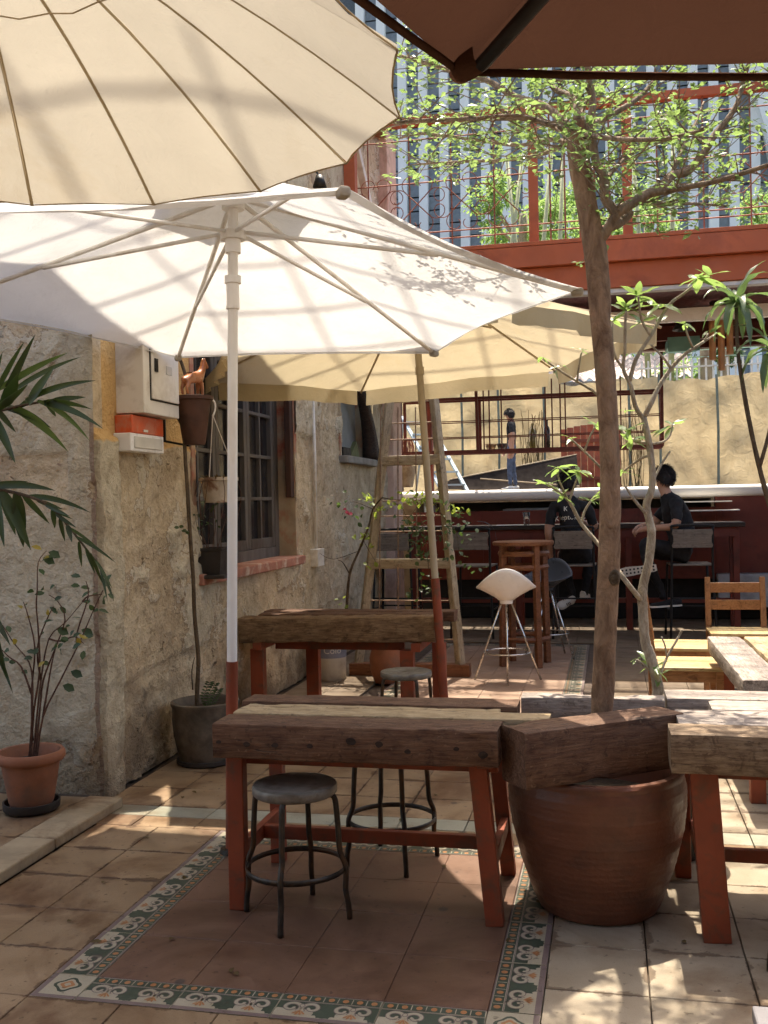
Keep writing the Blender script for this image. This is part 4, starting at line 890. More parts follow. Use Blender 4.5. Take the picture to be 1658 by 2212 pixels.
# gold umbrella behind it
GU = V3((-1.211, 6.613, 0)); gu = thing('gold_umbrella', GU, 'golden yellow umbrella with hanging valance on a leaning cream pole', 'umbrella')
foot = PZ(962, 1590, 0); foot = PY(963, 1575, 6.45); foot.z = 0; topp = PY(903, 765, 6.58)
ax = (topp - foot); ax = ax / ax.z
gt_ = lambda p: p + V3((0, 0, .059 * (p.x - GU.x) - .018 * (p.y - GU.y)))
ribs = canopy(gu, GU, R(117.8), 6, 1.55, 2.96, 2.412, M['fab_gold'], sag=.06, scal=.03, valance=.115, tilt=gt_, nr=10, nt=12)
rib_parts(gu, ribs, .008, M['fab_seam'], .008)
pole(gu, foot + V3((0, 0, .02)), foot + ax * 2.92, .0235, .93, M['cream_pole'], 1.22)
for z_, h in ((1.35, .02), (2.28, .05), (2.6, .06)): b = MB(); b.lathe(foot + ax * z_, [(.02, 0), (.029, 0), (.029, h), (.02, h)], 16); b.build('collar', M['cream_pole'], gu, True, angle=40)
for rb in ribs: b = MB(); b.tube([foot + ax * 2.70, rb[5] + V3((0, 0, -.02))], .009, 6); b.build('strut', M['cream_pole'], gu, True)
b = MB(); b.lathe(foot, [(0, .02), (.045, .02), (.05, .0), (0, 0)], 28); b.build('base', M['steel_dark'], gu, True, angle=40)
# cream parasol with many ribs, upper left
CU_ = V3((-1.215, 1.746, 0)); cu = thing('cream_parasol', CU_, 'cream parasol with many thin ribs filling the upper left', 'parasol')
ribs = canopy(cu, CU_, R(-.4), 16, .872, 2.66, 2.26, M['fab_cream'], sag=.008, scal=.015, dome=1.6, nr=12, nt=6, tilt=lambda p: p + V3((0, 0, -.03 * (p.x - CU_.x) + .028 * (p.y - CU_.y))))
for rb in ribs:
    b = MB(); b.sheet([[p + s_ * (rb[-1] - rb[0]).cross(V3((0, 0, 1))).normalized() * .0045 + V3((0, 0, -.003)) for p in rb] for s_ in (-1, 1)]); b.build('rib', M['fab_rib'], cu, True)
b = MB(); b.tube([CU_ + V3((0, 0, .02)), CU_ + V3((0, 0, 2.69))], .018, 12); b.build('pole', M['wood_bar'], cu, True)
b = MB(); b.lathe(CU_, [(0, .05), (.05, .05), (.22, .03), (.23, 0), (0, 0)], 24); b.build('base', M['steel_dark'], cu, True, angle=40)
b = MB(); hc = CU_ + V3((0, 0, 2.52))
for k in range(16):
    p, q = ribs[k][4] + V3((0, 0, -.01)), ribs[(k + 1) % 16][4] + V3((0, 0, -.01)); b.tube([p, (p + q) / 2 + V3((0, 0, -.012)), q], .0018, 4)
b.build('tie_cord', M['fab_seam'], cu)
for k in range(16): b = MB(); b.tube([CU_ + V3((0, 0, 2.46)), ribs[k][2] + V3((0, 0, -.008))], .003, 5); b.build('strut', M['fab_seam'], cu)
for k in range(16):
    b = MB(); a, a2 = ribs[k][-1], ribs[(k + 1) % 16][-1]; mid = (a + a2) / 2; r_ = V3((mid.x - CU_.x, mid.y - CU_.y, 0)); b.tube([a, a.lerp(a2, .25) - r_ * .011, mid - r_ * .015, a.lerp(a2, .75) - r_ * .011, a2], .002, 5); b.build('hem_cord', M['fab_rib'], cu, True)
# brown umbrella, upper right
bc0 = V3((.80, .80, 0))
ca = V3((.15 * math.cos(YAW) - 1.8 * math.sin(YAW), .15 * math.sin(YAW) + 1.8 * math.cos(YAW), 0)); cb = ca + V3((math.cos(YAW), math.sin(YAW), 0)) * 1.55
BR = 1.55; mid = (ca + cb) / 2; bc0 = mid + V3((math.sin(YAW), -math.cos(YAW), 0)) * BR * math.cos(math.pi / 6)
bu = thing('brown_umbrella', bc0, 'dark brown umbrella whose corner fills the upper right', 'umbrella')
ribs = canopy(bu, bc0, math.atan2(ca.y - bc0.y, ca.x - bc0.x), 6, BR, 2.62, 2.205, M['fab_brown'], sag=.035, scal=.0, nr=10, nt=10)
rib_parts(bu, [rb[:10] + [rb[9].lerp(rb[10], .6)] for rb in ribs], .013, M['steel_black'], .030)
for rb in ribs:
    e, e2 = rb[-1], rb[-3]; d = (e2 - e).normalized(); s_ = d.cross(V3((0, 0, 1))).normalized()
    b = MB(); rows = []
    for i in range(6):
        t_ = i / 5; wd_ = .012 + .017 * math.sin(math.pi * (.15 + .7 * t_)); rows.append([e + d * (.075 * t_ - .006) + s_ * (wd_ * math.cos(a_)) + V3((0, 0, -.004 - (.014 + .022 * t_) * math.sin(a_))) for a_ in lerpl(0, math.pi, 9)])
    b.sheet(rows); b.build('corner_pocket', M['fab_brown'], bu, True)
for k in range(6):
    a, a2 = ribs[k][-1], ribs[(k + 1) % 6][-1]; b = MB(); b.tube([a.lerp(a2, t_) + V3((0, 0, -.035 * 4 * t_ * (1 - t_) * .65)) for t_ in lerpl(0, 1, 9)], .007, 6); b.build('hem', M['fab_brown'], bu, True)
b = MB(); b.tube([bc0 + V3((0, 0, .02)), bc0 + V3((0, 0, 2.6))], .022, 14); b.build('pole', M['steel_black'], bu, True)
b = MB(); b.lathe(bc0, [(0, .05), (.05, .05), (.24, .03), (.25, 0), (0, 0)], 24); b.build('base', M['steel_dark'], bu, True, angle=40)

# ================================================================== TABLES
def timber(parent, name, p, q, w_, h_, mt, amp=.006, rad=.008, seed=0, endcut=0.0):
    """a sawn beam from p to q (centres of its end faces), worn and slightly uneven; grain along its length"""
    p, q = V3(p), V3(q); d = q - p; L = d.length; rz = math.atan2(d.y, d.x); ry = -math.asin(d.z / L); n_ = max(6, int(L / .025)); b = MB(); vs = []; cs = []
    hw, hh = w_ / 2, h_ / 2
    for cx_, cy_ in ((-1, -1), (1, -1), (1, 1), (-1, 1)):
        a0 = math.atan2(cy_, cx_)
        for k in (-1, 0, 1): cs.append((cx_ * (hw - rad) + rad * math.cos(a0 + k * math.pi / 4), cy_ * (hh - rad) + rad * math.sin(a0 + k * math.pi / 4)))
        nx_ = {(-1, -1): (0, -1), (1, -1): (1, 0), (1, 1): (0, 1), (-1, 1): (-1, 0)}[(cx_, cy_)]
        cs.append((nx_[0] * hw, nx_[1] * hh))
    m_ = len(cs)
    for i in range(n_ + 1):
        x = -L / 2 + L * i / n_
        for y_, z_ in cs:
            k = (x * 5 + seed * 13, y_ * 9, z_ * 9); e = noise.noise(k) * amp + noise.noise((x * 22 + seed, y_ * 30, z_ * 30)) * amp * .6 - max(0, noise.noise((x * 9 + seed * 3, y_ * 14, z_ * 14)) - .35) * .03 * (abs(abs(y_) - hw) < rad * 1.2 and abs(abs(z_) - hh) < rad * 1.2)
            f = 1 + e / max(.02, math.hypot(y_, z_)); xe = endcut * z_ if i in (0, n_) else 0
            vs.append((x + (noise.noise((y_ * 20, z_ * 20, seed + i)) * .004 if i in (0, n_) else 0) + xe, y_ * f, z_ * f))
    fs = [(i * m_ + j, i * m_ + (j + 1) % m_, (i + 1) * m_ + (j + 1) % m_, (i + 1) * m_ + j) for i in range(n_) for j in range(m_)]
    fs += [tuple(range(m_ - 1, -1, -1)), tuple(n_ * m_ + j for j in range(m_))]
    b.add(vs, fs); me = b.mesh(name, mt, True); me.set_sharp_from_angle(angle=R(32)); o = bpy.data.objects.new(name, me); COL.objects.link(o); o.parent = parent
    o.location = (p + q) / 2 - ORG[parent]; o.rotation_euler = (0, ry, rz); ORG[o] = ORG[parent]; return o
def legs(parent, pts, w_, d_, h_, mt='red_paint', splay=0, name='leg'):
    for (x, y_), sx, sy in pts: b = MB(); b.bar((x, y_, 0), (x - sx, y_ - sy, h_), w_, d_, up=(0, 1, 0)); b.build(name, M[mt], parent, bevel=.004)
# front table
t1 = thing('front_table', (-.87, 3.65, 0), 'timber beam table on red legs with two metal stools, front and centre', 'table')
timber(t1, 'front_beam', (-1.372, 3.43, .626), (-.372, 3.43, .626), .17, .124, M['wood_beam'], seed=1)
timber(t1, 'pale_plank', (-1.366, 3.595, .667), (-.215, 3.595, .667), .125, .042, M['wood_pale'], seed=2, amp=.003)
timber(t1, 'narrow_plank', (-1.37, 3.70, .664), (-.40, 3.70, .664), .06, .04, M['wood_pale'], seed=3, amp=.003)
timber(t1, 'rear_plank', (-1.41, 3.825, .648), (-.345, 3.825, .648), .155, .08, M['wood_beam'], seed=4)
b = MB(); b.bar((-1.33, 3.52, .535), (-.39, 3.52, .535), .03, .055); b.bar((-1.33, 3.86, .58), (-.39, 3.86, .58), .03, .055); b.build('apron', M['red_paint'], t1, bevel=.003)
for x in (-1.30, -.42): b = MB(); b.bar((x, 3.37, .58), (x, 3.90, .58), .05, .05); b.build('bearer', M['red_paint'], t1, bevel=.003)
legs(t1, [((-1.325, 3.45), -.0, 0), ((-.405, 3.46), .05, 0)], .062, .05, .566)
legs(t1, [((-1.335, 3.93), 0, .0), ((-.405, 3.94), .05, 0)], .055, .05, .61)
b = MB(); b.bar((-1.32, 3.70, .20), (-.41, 3.70, .20), .03, .05); b.build('stretcher', M['red_paint'], t1, bevel=.003)
for x in (-1.325, -.415): b = MB(); b.bar((x, 3.46, .20), (x, 3.93, .20), .028, .055); b.build('stretcher', M['red_paint'], t1, bevel=.003)
for kx, ky, kr in ((472, 1603, .007), (532, 1608, .009), (593, 1610, .009), (669, 1612, .008), (757, 1602, .013), (818, 1608, .010), (880, 1624, .008), (985, 1618, .007), (1043, 1631, .012)):
    p_ = PY(kx, ky, 3.3405); b = MB(); b.poly([p_ + V3((math.cos(a_) * kr * 1.4 * (1 + .3 * noise.noise((kx, a_, 0))), 0, math.sin(a_) * kr * (1 + .35 * noise.noise((kx, a_, 5))))) for a_ in lerpl(0, 5.8, 14)]); b.build('knot_hole', M['wood_black'], t1)
# angled beam over the jar, back beam
ab = thing('planter_beam', (-.05, 3.5, .49), 'heavy scratched timber beam laid slantwise across the big jar', 'beam')
timber(ab, 'beam', (-.325, 3.37, .598), (.195, 3.74, .600), .155, .188, M['wood_beam'], seed=5, amp=.003)
bb = thing('rear_planter_beam', (-.09, 3.98, .52), 'weathered timber beam lying behind the tree trunk', 'beam')
timber(bb, 'beam', (-.345, 3.975, .625), (.19, 3.985, .625), .10, .13, M['wood_grey'], seed=6)
for x in (-.30, .15): b = MB(); b.bar((x, 3.98, 0), (x, 3.98, .56), .05); b.build('leg', M['red_paint'], bb)
# right table
t2 = thing('right_table', (.9, 3.75, 0), 'sunlit grey timber table on a thick red leg at the right', 'table')
timber(t2, 'front_beam', (.178, 3.44, .628), (1.75, 3.44, .628), .17, .128, M['wood_end'], seed=7, amp=.003)
timber(t2, 'plank', (.215, 3.655, .662), (1.75, 3.655, .662), .235, .055, M['wood_grey'], seed=8, amp=.003)
timber(t2, 'plank', (.345, 3.87, .662), (1.75, 3.87, .662), .17, .055, M['wood_grey'], seed=9, amp=.003)
timber(t2, 'plank', (.20, 4.06, .650), (1.75, 4.06, .650), .18, .08, M['wood_grey'], seed=10, amp=.003)
b = MB(); b.bar((.30, 3.50, .545), (1.7, 3.50, .545), .03, .05); b.bar((.30, 4.0, .58), (1.7, 4.0, .58), .03, .05); b.build('apron', M['red_paint'], t2, bevel=.003)
legs(t2, [((.318, 3.46), .035, -.0), ((1.6, 3.46), -.03, 0)], .088, .07, .566)
legs(t2, [((.25, 4.02), .0, 0), ((1.6, 4.02), -.03, 0)], .06, .05, .60)
b = MB(); b.bar((.30, 3.70, .20), (1.6, 3.70, .20), .03, .045); b.build('stretcher', M['red_paint'], t2, bevel=.003)
for x in (.29, 1.6): b = MB(); b.bar((x, 3.46, .20), (x, 4.02, .20), .028, .05); b.build('stretcher', M['red_paint'], t2, bevel=.003)
# second table by the wall
t3 = thing('wall_table', (-1.8, 6.75, 0), 'gold brown timber table behind, between house wall and leaning pole', 'table')
timber(t3, 'front_beam', (-2.47, 6.60, .600), (-1.125, 6.62, .615), .17, .165, M['wood_gold'], seed=11, amp=.008, rad=.014)
timber(t3, 'rear_plank', (-2.40, 6.80, .645), (-1.12, 6.80, .645), .16, .09, M['wood_beam'], seed=12)
timber(t3, 'rear_plank', (-2.42, 6.99, .655), (-1.05, 6.99, .655), .16, .07, M['wood_beam'], seed=13)
b = MB(); b.bar((-2.25, 6.66, .485), (-1.35, 6.66, .485), .03, .05); b.build('apron', M['red_paint'], t3)
for x in (-2.34, -1.25): b = MB(); b.bar((x, 6.52, .495), (x, 7.05, .495), .06, .055); b.build('bearer', M['red_paint'], t3, bevel=.003)
legs(t3, [((-2.36, 6.60), .0, 0), ((-2.08, 6.98), 0, 0), ((-1.32, 6.60), -.0, 0), ((-1.17, 6.98), 0, 0)], .09, .075, .47)
# sunlit plank table
t4 = thing('plank_table', (.95, 5.7, 0), 'low table of three wide weathered planks in the sun', 'table')
for k, (x, w_, mm) in enumerate(((.68, .19, 'wood_grey'), (.89, .19, 'wood_pale'), (1.10, .2, 'wood_pale'), (1.31, .19, 'wood_grey'))): timber(t4, 'plank', (x, 4.90, .555), (x - .02, 6.42, .555), w_, .09, M[mm], seed=20 + k, amp=.004)
legs(t4, [((.66, 5.05), 0, 0), ((1.32, 5.05), 0, 0), ((.66, 6.25), 0, 0), ((1.32, 6.25), 0, 0)], .07, .07, .51)
for yy in (5.05, 6.25): b = MB(); b.bar((.62, yy, .485), (1.36, yy, .485), .05, .05); b.build('bearer', M['red_paint'], t4)
# lilac-grey bench corner at the lower right
bn = thing('grey_bench', (.42, 2.0, 0), 'grey painted bench whose corner shows at the lower right edge', 'bench')
q = PZ(1612, 2170, .44); b = MB(); b.box((q.x + .21, q.y - .26, .425), (.40, .52, .03)); b.build('seat', plain('lilac_grey', (.15, .14, .145), .6, var=.2), bn, bevel=.004)
legs(bn, [((q.x + .05, q.y - .06), 0, 0), ((q.x + .37, q.y - .06), 0, 0), ((q.x + .05, q.y - .46), 0, 0), ((q.x + .37, q.y - .46), 0, 0)], .04, .04, .41, 'red_paint')

# ================================================================== STOOLS AND CHAIRS
def make_stool():
    r_ = thing('metal_stool', (0, 0, 0)); b = MB()
    b.lathe((0, 0, 0), [(0, .462), (.10, .463), (.138, .468), (.147, .466), (.150, .458), (.150, .440), (.143, .432), (.135, .440), (0, .445)], 40); b.build('seat', M['steel_seat'], r_, True, angle=50)
    for k in range(4):
        a = k * math.pi / 2; pr = [(.115, .440), (.142, .425), (.150, .385), (.156, .30), (.160, .235), (.178, .19), (.180, .15), (.178, .10), (.187, .05), (.190, 0)]
        b = MB(); b.tube(smoothpts([(x * math.cos(a), x * math.sin(a), z_) for x, z_ in pr], 3), .0105, 8); b.build('leg', M['steel_dark'], r_, True)
    b = MB(); b.ring((0, 0, .175), .176, .0035, 40, .011); b.build('foot_ring', M['steel_dark'], r_, True); return r_
stool = make_stool()
def place(o, x, y_, rz, label, cat, group=None, z=0):
    o.location = (x, y_, z); o.rotation_euler = (0, 0, rz); tag(o, label, cat, group); return o
sg = 'round metal stools at the tables'
s2, s3, s4 = copy_tree(stool), copy_tree(stool), copy_tree(stool)
place(stool, -1.10, 3.425, R(0), 'round grey metal stool in front of the front table', 'stool', sg)
place(s2, -.88, 4.01, R(28), 'dark metal stool pushed under the far side of the front table', 'stool', sg)
place(s3, -1.17, 5.80, R(35), 'round metal stool standing before the wall table', 'stool', sg)
place(s4, .64, 3.28, R(8), 'metal stool cut off at the right edge under the right table', 'stool', sg)
# white moulded bar stool
def make_barstool(mt, nm):
    r_ = thing(nm, (0, 0, 0)); b = MB(); rows = []; N = 40
    for i in range(9):
        s_ = i / 8; row = []
        for j in range(N + 1):
            a = 2 * math.pi * j / N; rr = .055 + (.235 - .055) * s_ * (1 - .10 * math.sin(a) ** 2 * s_)
            bk_ = max(0, -math.sin(a)) ; z_ = .645 + .105 * s_ ** .85 + .155 * bk_ ** 2.0 * s_ ** 1.4 - .05 * max(0, math.sin(a)) * s_ ** 2
            row.append((rr * math.cos(a) * (1 + .02 * s_), rr * math.sin(a) * .88 * (1 - .30 * bk_ * s_ ** 2), z_))
        rows.append(row)
    b.sheet(rows); b.poly([p for p in rows[0][:-1]]); o = b.build('seat', mt, r_, True); so_ = o.modifiers.new('solid', 'SOLIDIFY'); so_.thickness = .010; so_.offset = 0
    b = MB(); b.lathe((0, 0, .615), [(0, .0), (.050, .0), (.056, .035), (0, .036)], 24); b.build('hub', mt, r_, True, angle=40)
    for k in range(4): a = math.pi / 4 + k * math.pi / 2 + .78; b = MB(); b.tube([(.04 * math.cos(a), .04 * math.sin(a), .62), (.265 * math.cos(a), .265 * math.sin(a), 0)], .0085, 8); b.build('leg', M['chrome'], r_, True)
    b = MB(); b.ring((0, 0, .225), .187, .006, 40); b.build('foot_ring', M['chrome'], r_, True); return r_
bs = make_barstool(M['plastic_white'], 'bar_stool'); place(bs, -.82, 8.20, R(6), 'white moulded bar stool on thin chrome legs', 'bar stool')
bs2 = make_barstool(M['plastic_grey'], 'bar_stool'); place(bs2, -.56, 9.42, R(150), 'dark grey moulded bar stool behind the round bar table', 'bar stool')
# round bar table
rb_ = thing('round_bar_table', (-.74, 8.98, 0), 'tall round wooden bar table behind the white bar stool', 'bar table'); c = V3((-.74, 8.98, 0))
b = MB(); b.lathe(c, [(0, 1.085), (.255, 1.085), (.268, 1.08), (.27, 1.062), (.262, 1.05), (0, 1.05)], 44); b.build('table_top', M['wood_bar'], rb_, True, angle=40)
for k in range(4):
    a = R(35) + k * math.pi / 2; d = V3((math.cos(a), math.sin(a), 0)); b = MB(); b.bar(c + d * .225, c + d * .205 + V3((0, 0, 1.05)), .05, .05, up=(d.x, d.y, 0)); b.build('leg', M['wood_bar'], rb_, bevel=.004)
for z_, rr in ((.98, .215), (.86, .21), (.24, .218)): b = MB(); b.ring(c + V3((0, 0, z_)), rr, .012, 40, .022, 4); b.build('ring_rail', M['wood_bar'], rb_)
# steel bar chairs with plywood backs
def make_barchair():
    r_ = thing('bar_chair', (0, 0, 0)); tube_ = lambda pts, rr=.012, nm='leg': MB().tube(smoothpts(pts, 4), rr, 8).build(nm, M['steel_black'], r_, True)
    for s_ in (-1, 1):
        tube_([(s_ * .225, -.24, 0), (s_ * .20, -.20, .70), (s_ * .20, -.215, 1.0), (s_ * .20, -.235, 1.13)], .0125, 'leg'); tube_([(s_ * .225, .22, 0), (s_ * .20, .19, .74)], .0125, 'leg')
        tube_([(s_ * .222, -.22, .30), (s_ * .222, .21, .30)], .009, 'side_stretcher')
    tube_([(-.20, -.235, 1.13), (-.17, -.238, 1.155), (.17, -.238, 1.155), (.20, -.235, 1.13)], .0125, 'top_rail')
    tube_([(-.22, .21, .30), (.22, .21, .30)], .009, 'foot_rail'); tube_([(-.22, -.22, .42), (.22, -.22, .42)], .009, 'rear_rail')
    b = MB()
    # plywood back with notched sides
    out = [(-.19, .93), (.19, .93), (.20, .955), (.185, .985), (.185, 1.045), (.20, 1.075), (.19, 1.115), (-.19, 1.115), (-.20, 1.075), (-.185, 1.045), (-.185, .985), (-.20, .955)]
    yb_ = lambda z_: -.248 - (z_ - .93) * .08
    vs_ = [(x, yb_(z_), z_) for x, z_ in out] + [(x, yb_(z_) + .014, z_) for x, z_ in out]; n_ = len(out)
    b.add(vs_, [tuple(range(n_)), tuple(range(2 * n_ - 1, n_ - 1, -1))] + [((i + 1) % n_, i, n_ + i, n_ + (i + 1) % n_) for i in range(n_)]); b.build('backrest', M['plywood'], r_, bevel=.003)
    b = MB(); b.box((0, 0, .755), (.42, .40, .018)); b.build('seat', M['plywood'], r_, bevel=.006); return r_
ch = make_barchair(); chx = [(845, 'bar chair with plywood back behind the trellis, furthest left'), (1018, 'empty bar chair with a black bag, left of the round bar table'), (1240, 'bar chair under the person in the printed shirt'), (1492, 'bar chair under the person looking left')]
chs = [ch] + [copy_tree(ch) for _ in range(3)]; CHX = []
for (px_, lab), o in zip(chx, chs): q = PY(px_, 1165, 10.6); CHX.append(q.x); place(o, q.x, 10.85, R(rng.uniform(-4, 4)), lab, 'bar chair', 'steel bar chairs along the bar table')
b = MB(); rows = []
for i in range(9):
    a = math.pi * i / 8; rows.append([(CHX[1] + .05 + .20 * math.cos(a) * (1 - .1 * t_), 10.72 + .14 * t_ + .02 * noise.noise((i, t_ * 3, 0)), 1.02 + .21 * math.sin(a) ** .7) for t_ in lerpl(-.6, .9, 6)])
b.sheet(rows); tag(b.build('black_bag', M['cloth_black'], None, True, loc=(CHX[1], 10.75, .77)), 'black bag slung over the empty bar chair', 'bag')
# wooden side chairs at the plank table
def make_chair(seatm):
    r_ = thing('wooden_chair', (0, 0, 0)); wm = M['wood_chair']
    b = MB(); b.box((0, 0, .43), (.40, .44, .022)); b.build('seat', seatm, r_, bevel=.004)
    for s_ in (-1, 1):
        b = MB(); b.bar((.175, s_ * .195, 0), (.175, s_ * .195, .419), .042); b.build('leg', wm, r_, bevel=.003)
        b = MB(); b.bar((-.19, s_ * .2, 0), (-.195, s_ * .2, .45), .04, .04); b.bar((-.195, s_ * .2, .45), (-.245, s_ * .2, .82), .04, .04); b.build('back_post', wm, r_, bevel=.003)
        b = MB(); b.bar((.155, s_ * .195, .385), (-.17, s_ * .2, .385), .022, .065); b.build('rail', wm, r_)
    for x in (.175, -.19): b = MB(); b.bar((x, -.175, .385), (x, .175, .385), .022, .065); b.build('rail', wm, r_)
    for z_, dx in ((.61, -.217), (.74, -.235)): b = MB(); b.bar((dx, -.182, z_), (dx, .182, z_), .02, .075); b.build('back_slat', wm, r_, bevel=.003)
    return r_
wc1 = make_chair(M['wood_seat']); wc2 = copy_tree(wc1); wc3 = copy_tree(wc1)
place(wc1, .44, 6.43, 0, 'nearest wooden chair, its seat bright in the sun, behind the pale trunk', 'chair', 'wooden chairs around the plank table')
place(wc2, .46, 7.22, R(-3), 'wooden chair with blown-out white seat, second from the front', 'chair', 'wooden chairs around the plank table')
place(wc3, .93, 7.96, R(-90), 'wooden chair with slatted back facing us at the far end of the plank table', 'chair', 'wooden chairs around the plank table')

# ================================================================== TRELLIS, BUCKET, WALL FITTINGS
tr = thing('wood_trellis', (-1.65, 8.35, 0), 'tapering wooden trellis frame strung with rusty wires', 'trellis')
A1, A2, B1, B2 = V3((-2.10, 8.35, .02)), PY(868, 640, 8.6), V3((-1.215, 8.33, .02)), PY(915, 640, 8.6)
tl = lambda z_: A1 + (A2 - A1) * ((z_ - .02) / (A2.z - .02)); tr2 = lambda z_: B1 + (B2 - B1) * ((z_ - .02) / (B2.z - .02))
timber(tr, 'stile', A1, A2, .06, .07, M['wood_trellis'], seed=31, amp=.003); timber(tr, 'stile', B1, B2, .06, .07, M['wood_trellis'], seed=32, amp=.003)
for z_ in (.93, 1.80, 2.60): timber(tr, 'rung', tl(z_) + V3((0, -.02, 0)), tr2(z_) + V3((0, -.02, 0)), .03, .085, M['wood_trellis'], seed=int(z_ * 10), amp=.002)
b = MB(); b.box((-1.65, 8.34, .05), (1.02, .12, .10)); b.build('foot_board', M['wood_bar'], tr, bevel=.005)
for z_ in (.30, .62, 1.20, 1.33, 1.46, 1.98, 2.12, 2.3): b = MB(); b.tube([tl(z_), tr2(z_)], .006, 6); b.build('wire', M['wire'], tr)
for px_ in (818, 859, 901): p0, p1 = PY(px_, 1330, 8.35), PY(px_ + (859 - px_) * .1, 880, 8.47); b = MB(); b.tube([p0 - V3((0, 0, .15)), p1], .006, 6); b.build('wire', M['wire'], tr)
q = PZ(715, 1466, 0); bk_ = thing('paint_bucket', q, 'off-white paint bucket with a printed label on the floor', 'bucket')
b = MB(); b.lathe(q, [(0, .0), (.118, .0), (.124, .012), (.134, .33), (.140, .335), (.140, .36), (.130, .36), (.120, .02), (0, .02)], 36); b.build('body', plain('bucket_white', (.56, .50, .40), .55, var=.1, dirt=(.38, .32, .24), dscale=5), bk_, True, angle=40)
b = MB(); b.lathe(q, [(.1302, .185), (.1345, .31)], 36); b.build('label_band', plain('label_blue', (.20, .20, .24), .5), bk_, True)
def text_mesh(body, size, name):
    cu__ = bpy.data.curves.new(name, 'FONT'); cu__.body = body; cu__.size = size; cu__.align_x = 'CENTER'; cu__.resolution_u = 3; to = bpy.data.objects.new(name, cu__); COL.objects.link(to)
    dg = bpy.context.evaluated_depsgraph_get(); me = bpy.data.meshes.new_from_object(to.evaluated_get(dg)); bpy.data.objects.remove(to); bpy.data.curves.remove(cu__); return me
me = text_mesh('Colo', .075, 'bucket_lettering'); n_ = V3((-q.x, -q.y, 0)).normalized(); a0 = math.atan2(n_.y, n_.x) + .12
for v in me.vertices:
    a = a0 + v.co.x / .133; zz = .225 + v.co.y; rr = .1305 + (zz - .185) * .034 + .002; v.co = (rr * math.cos(a), rr * math.sin(a), zz)
me.materials.append(M['white_paint']); o = bpy.data.objects.new('lettering', me); COL.objects.link(o); o.parent = bk_
b = MB(); c = V3((-1.78, 8.0, 0)); b.lathe(c, [(0, 0), (.09, 0), (.125, .10), (.13, .2), (.11, .28), (.115, .30), (.10, .30), (.09, .25), (0, .24)], 28); tag(b.build('clay_jar', M['terracotta'], None, True, loc=c, angle=40), 'round clay jar on the floor under the wall table', 'jar')
# distribution box, orange strip, switch box
eb = thing('distribution_box', (-2.42, 5.06, 1.94), 'white electrical distribution box on the yellow wall', 'electrical box')
b = MB(); b.box((-2.42, 5.11, 2.19), (.16, .44, .50)); b.build('case', M['white_paint'], eb, bevel=.005)
b = MB(); b.box((-2.336, 5.14, 2.20), (.014, .34, .36)); ed_ = b.build('door', M['white_paint'], eb, bevel=.004)
b = MB(); b.box((-2.3385, 5.14, 2.20), (.006, .356, .376)); b.build('door_gap', M['black'], eb)
b = MB(); b.box((-2.327, 5.015, 2.20), (.010, .035, .07)); b.build('handle', M['black'], ed_)
b = MB(); b.box((-2.328, 5.18, 2.19), (.003, .07, .045)); b.build('sticker', plain('sticker_grey', (.50, .48, .44), .6), ed_)
es = thing('orange_trunking', (-2.45, 5.03, 1.86), 'orange plastic trunking cover below the distribution box', 'trunking')
b = MB(); b.box((-2.45, 5.06, 1.885), (.10, .38, .095)); b.build('cover', M['orange_plastic'], es, bevel=.006)
b = MB(); b.box((-2.397, 5.02, 1.855), (.004, .05, .012)); b.build('sticker', M['white_paint'], es)
sb_ = thing('breaker_box', (-2.45, 5.02, 1.78), 'small white breaker box with clear window, lowest of the wall boxes', 'electrical box')
b = MB(); b.box((-2.45, 5.05, 1.79), (.10, .40, .095)); b.build('case', M['plastic_white'], sb_, bevel=.006)
b = MB(); b.box((-2.397, 5.05, 1.79), (.012, .33, .06)); b.build('window_flap', plain('clear_flap', (.60, .58, .52), .15, var=.1), sb_, bevel=.003)
# ================================================================== POTS AND PLANTS
JC = V3((-.062, 3.705, 0))
b = MB(); b.lathe(JC, [(0, 0), (.175, 0), (.196, .006), (.215, .05), (.262, .17), (.298, .29), (.311, .37), (.311, .435), (.303, .474), (.306, .486), (.299, .497), (.276, .497), (.266, .483), (.27, .42), (.25, .37)], 72, .012)
jp_ = [(0, 0), (.175, 0), (.210, .006), (.230, .05), (.271, .17), (.301, .29), (.311, .37), (.311, .435), (.303, .474)]; fine_ = jp_[:3]
for (ra, za), (rb2, zb) in zip(jp_[2:], jp_[3:]):
    n_ = max(2, int((zb - za) / .0075))
    for i in range(1, n_ + 1): zz = za + (zb - za) * i / n_; fine_.append((ra + (rb2 - ra) * i / n_ + .0009 * math.sin(zz * 290) + .001 * noise.noise((zz * 40, 0, 0)), zz))
b = MB(); b.lathe(JC, fine_ + [(.306, .486), (.299, .497), (.276, .497), (.266, .483), (.27, .42), (.25, .37)], 72, .012)
jar = thing('glazed_jar', JC, 'huge brown glazed jar holding the tree', 'jar'); b.build('body', M['jar_glaze'], jar, True, angle=50)
b = MB(); b.lathe(JC + V3((0, 0, .38)), [(0, .02), (.13, .012), (.262, 0)], 28); b.build('soil', M['soil'], jar, True)
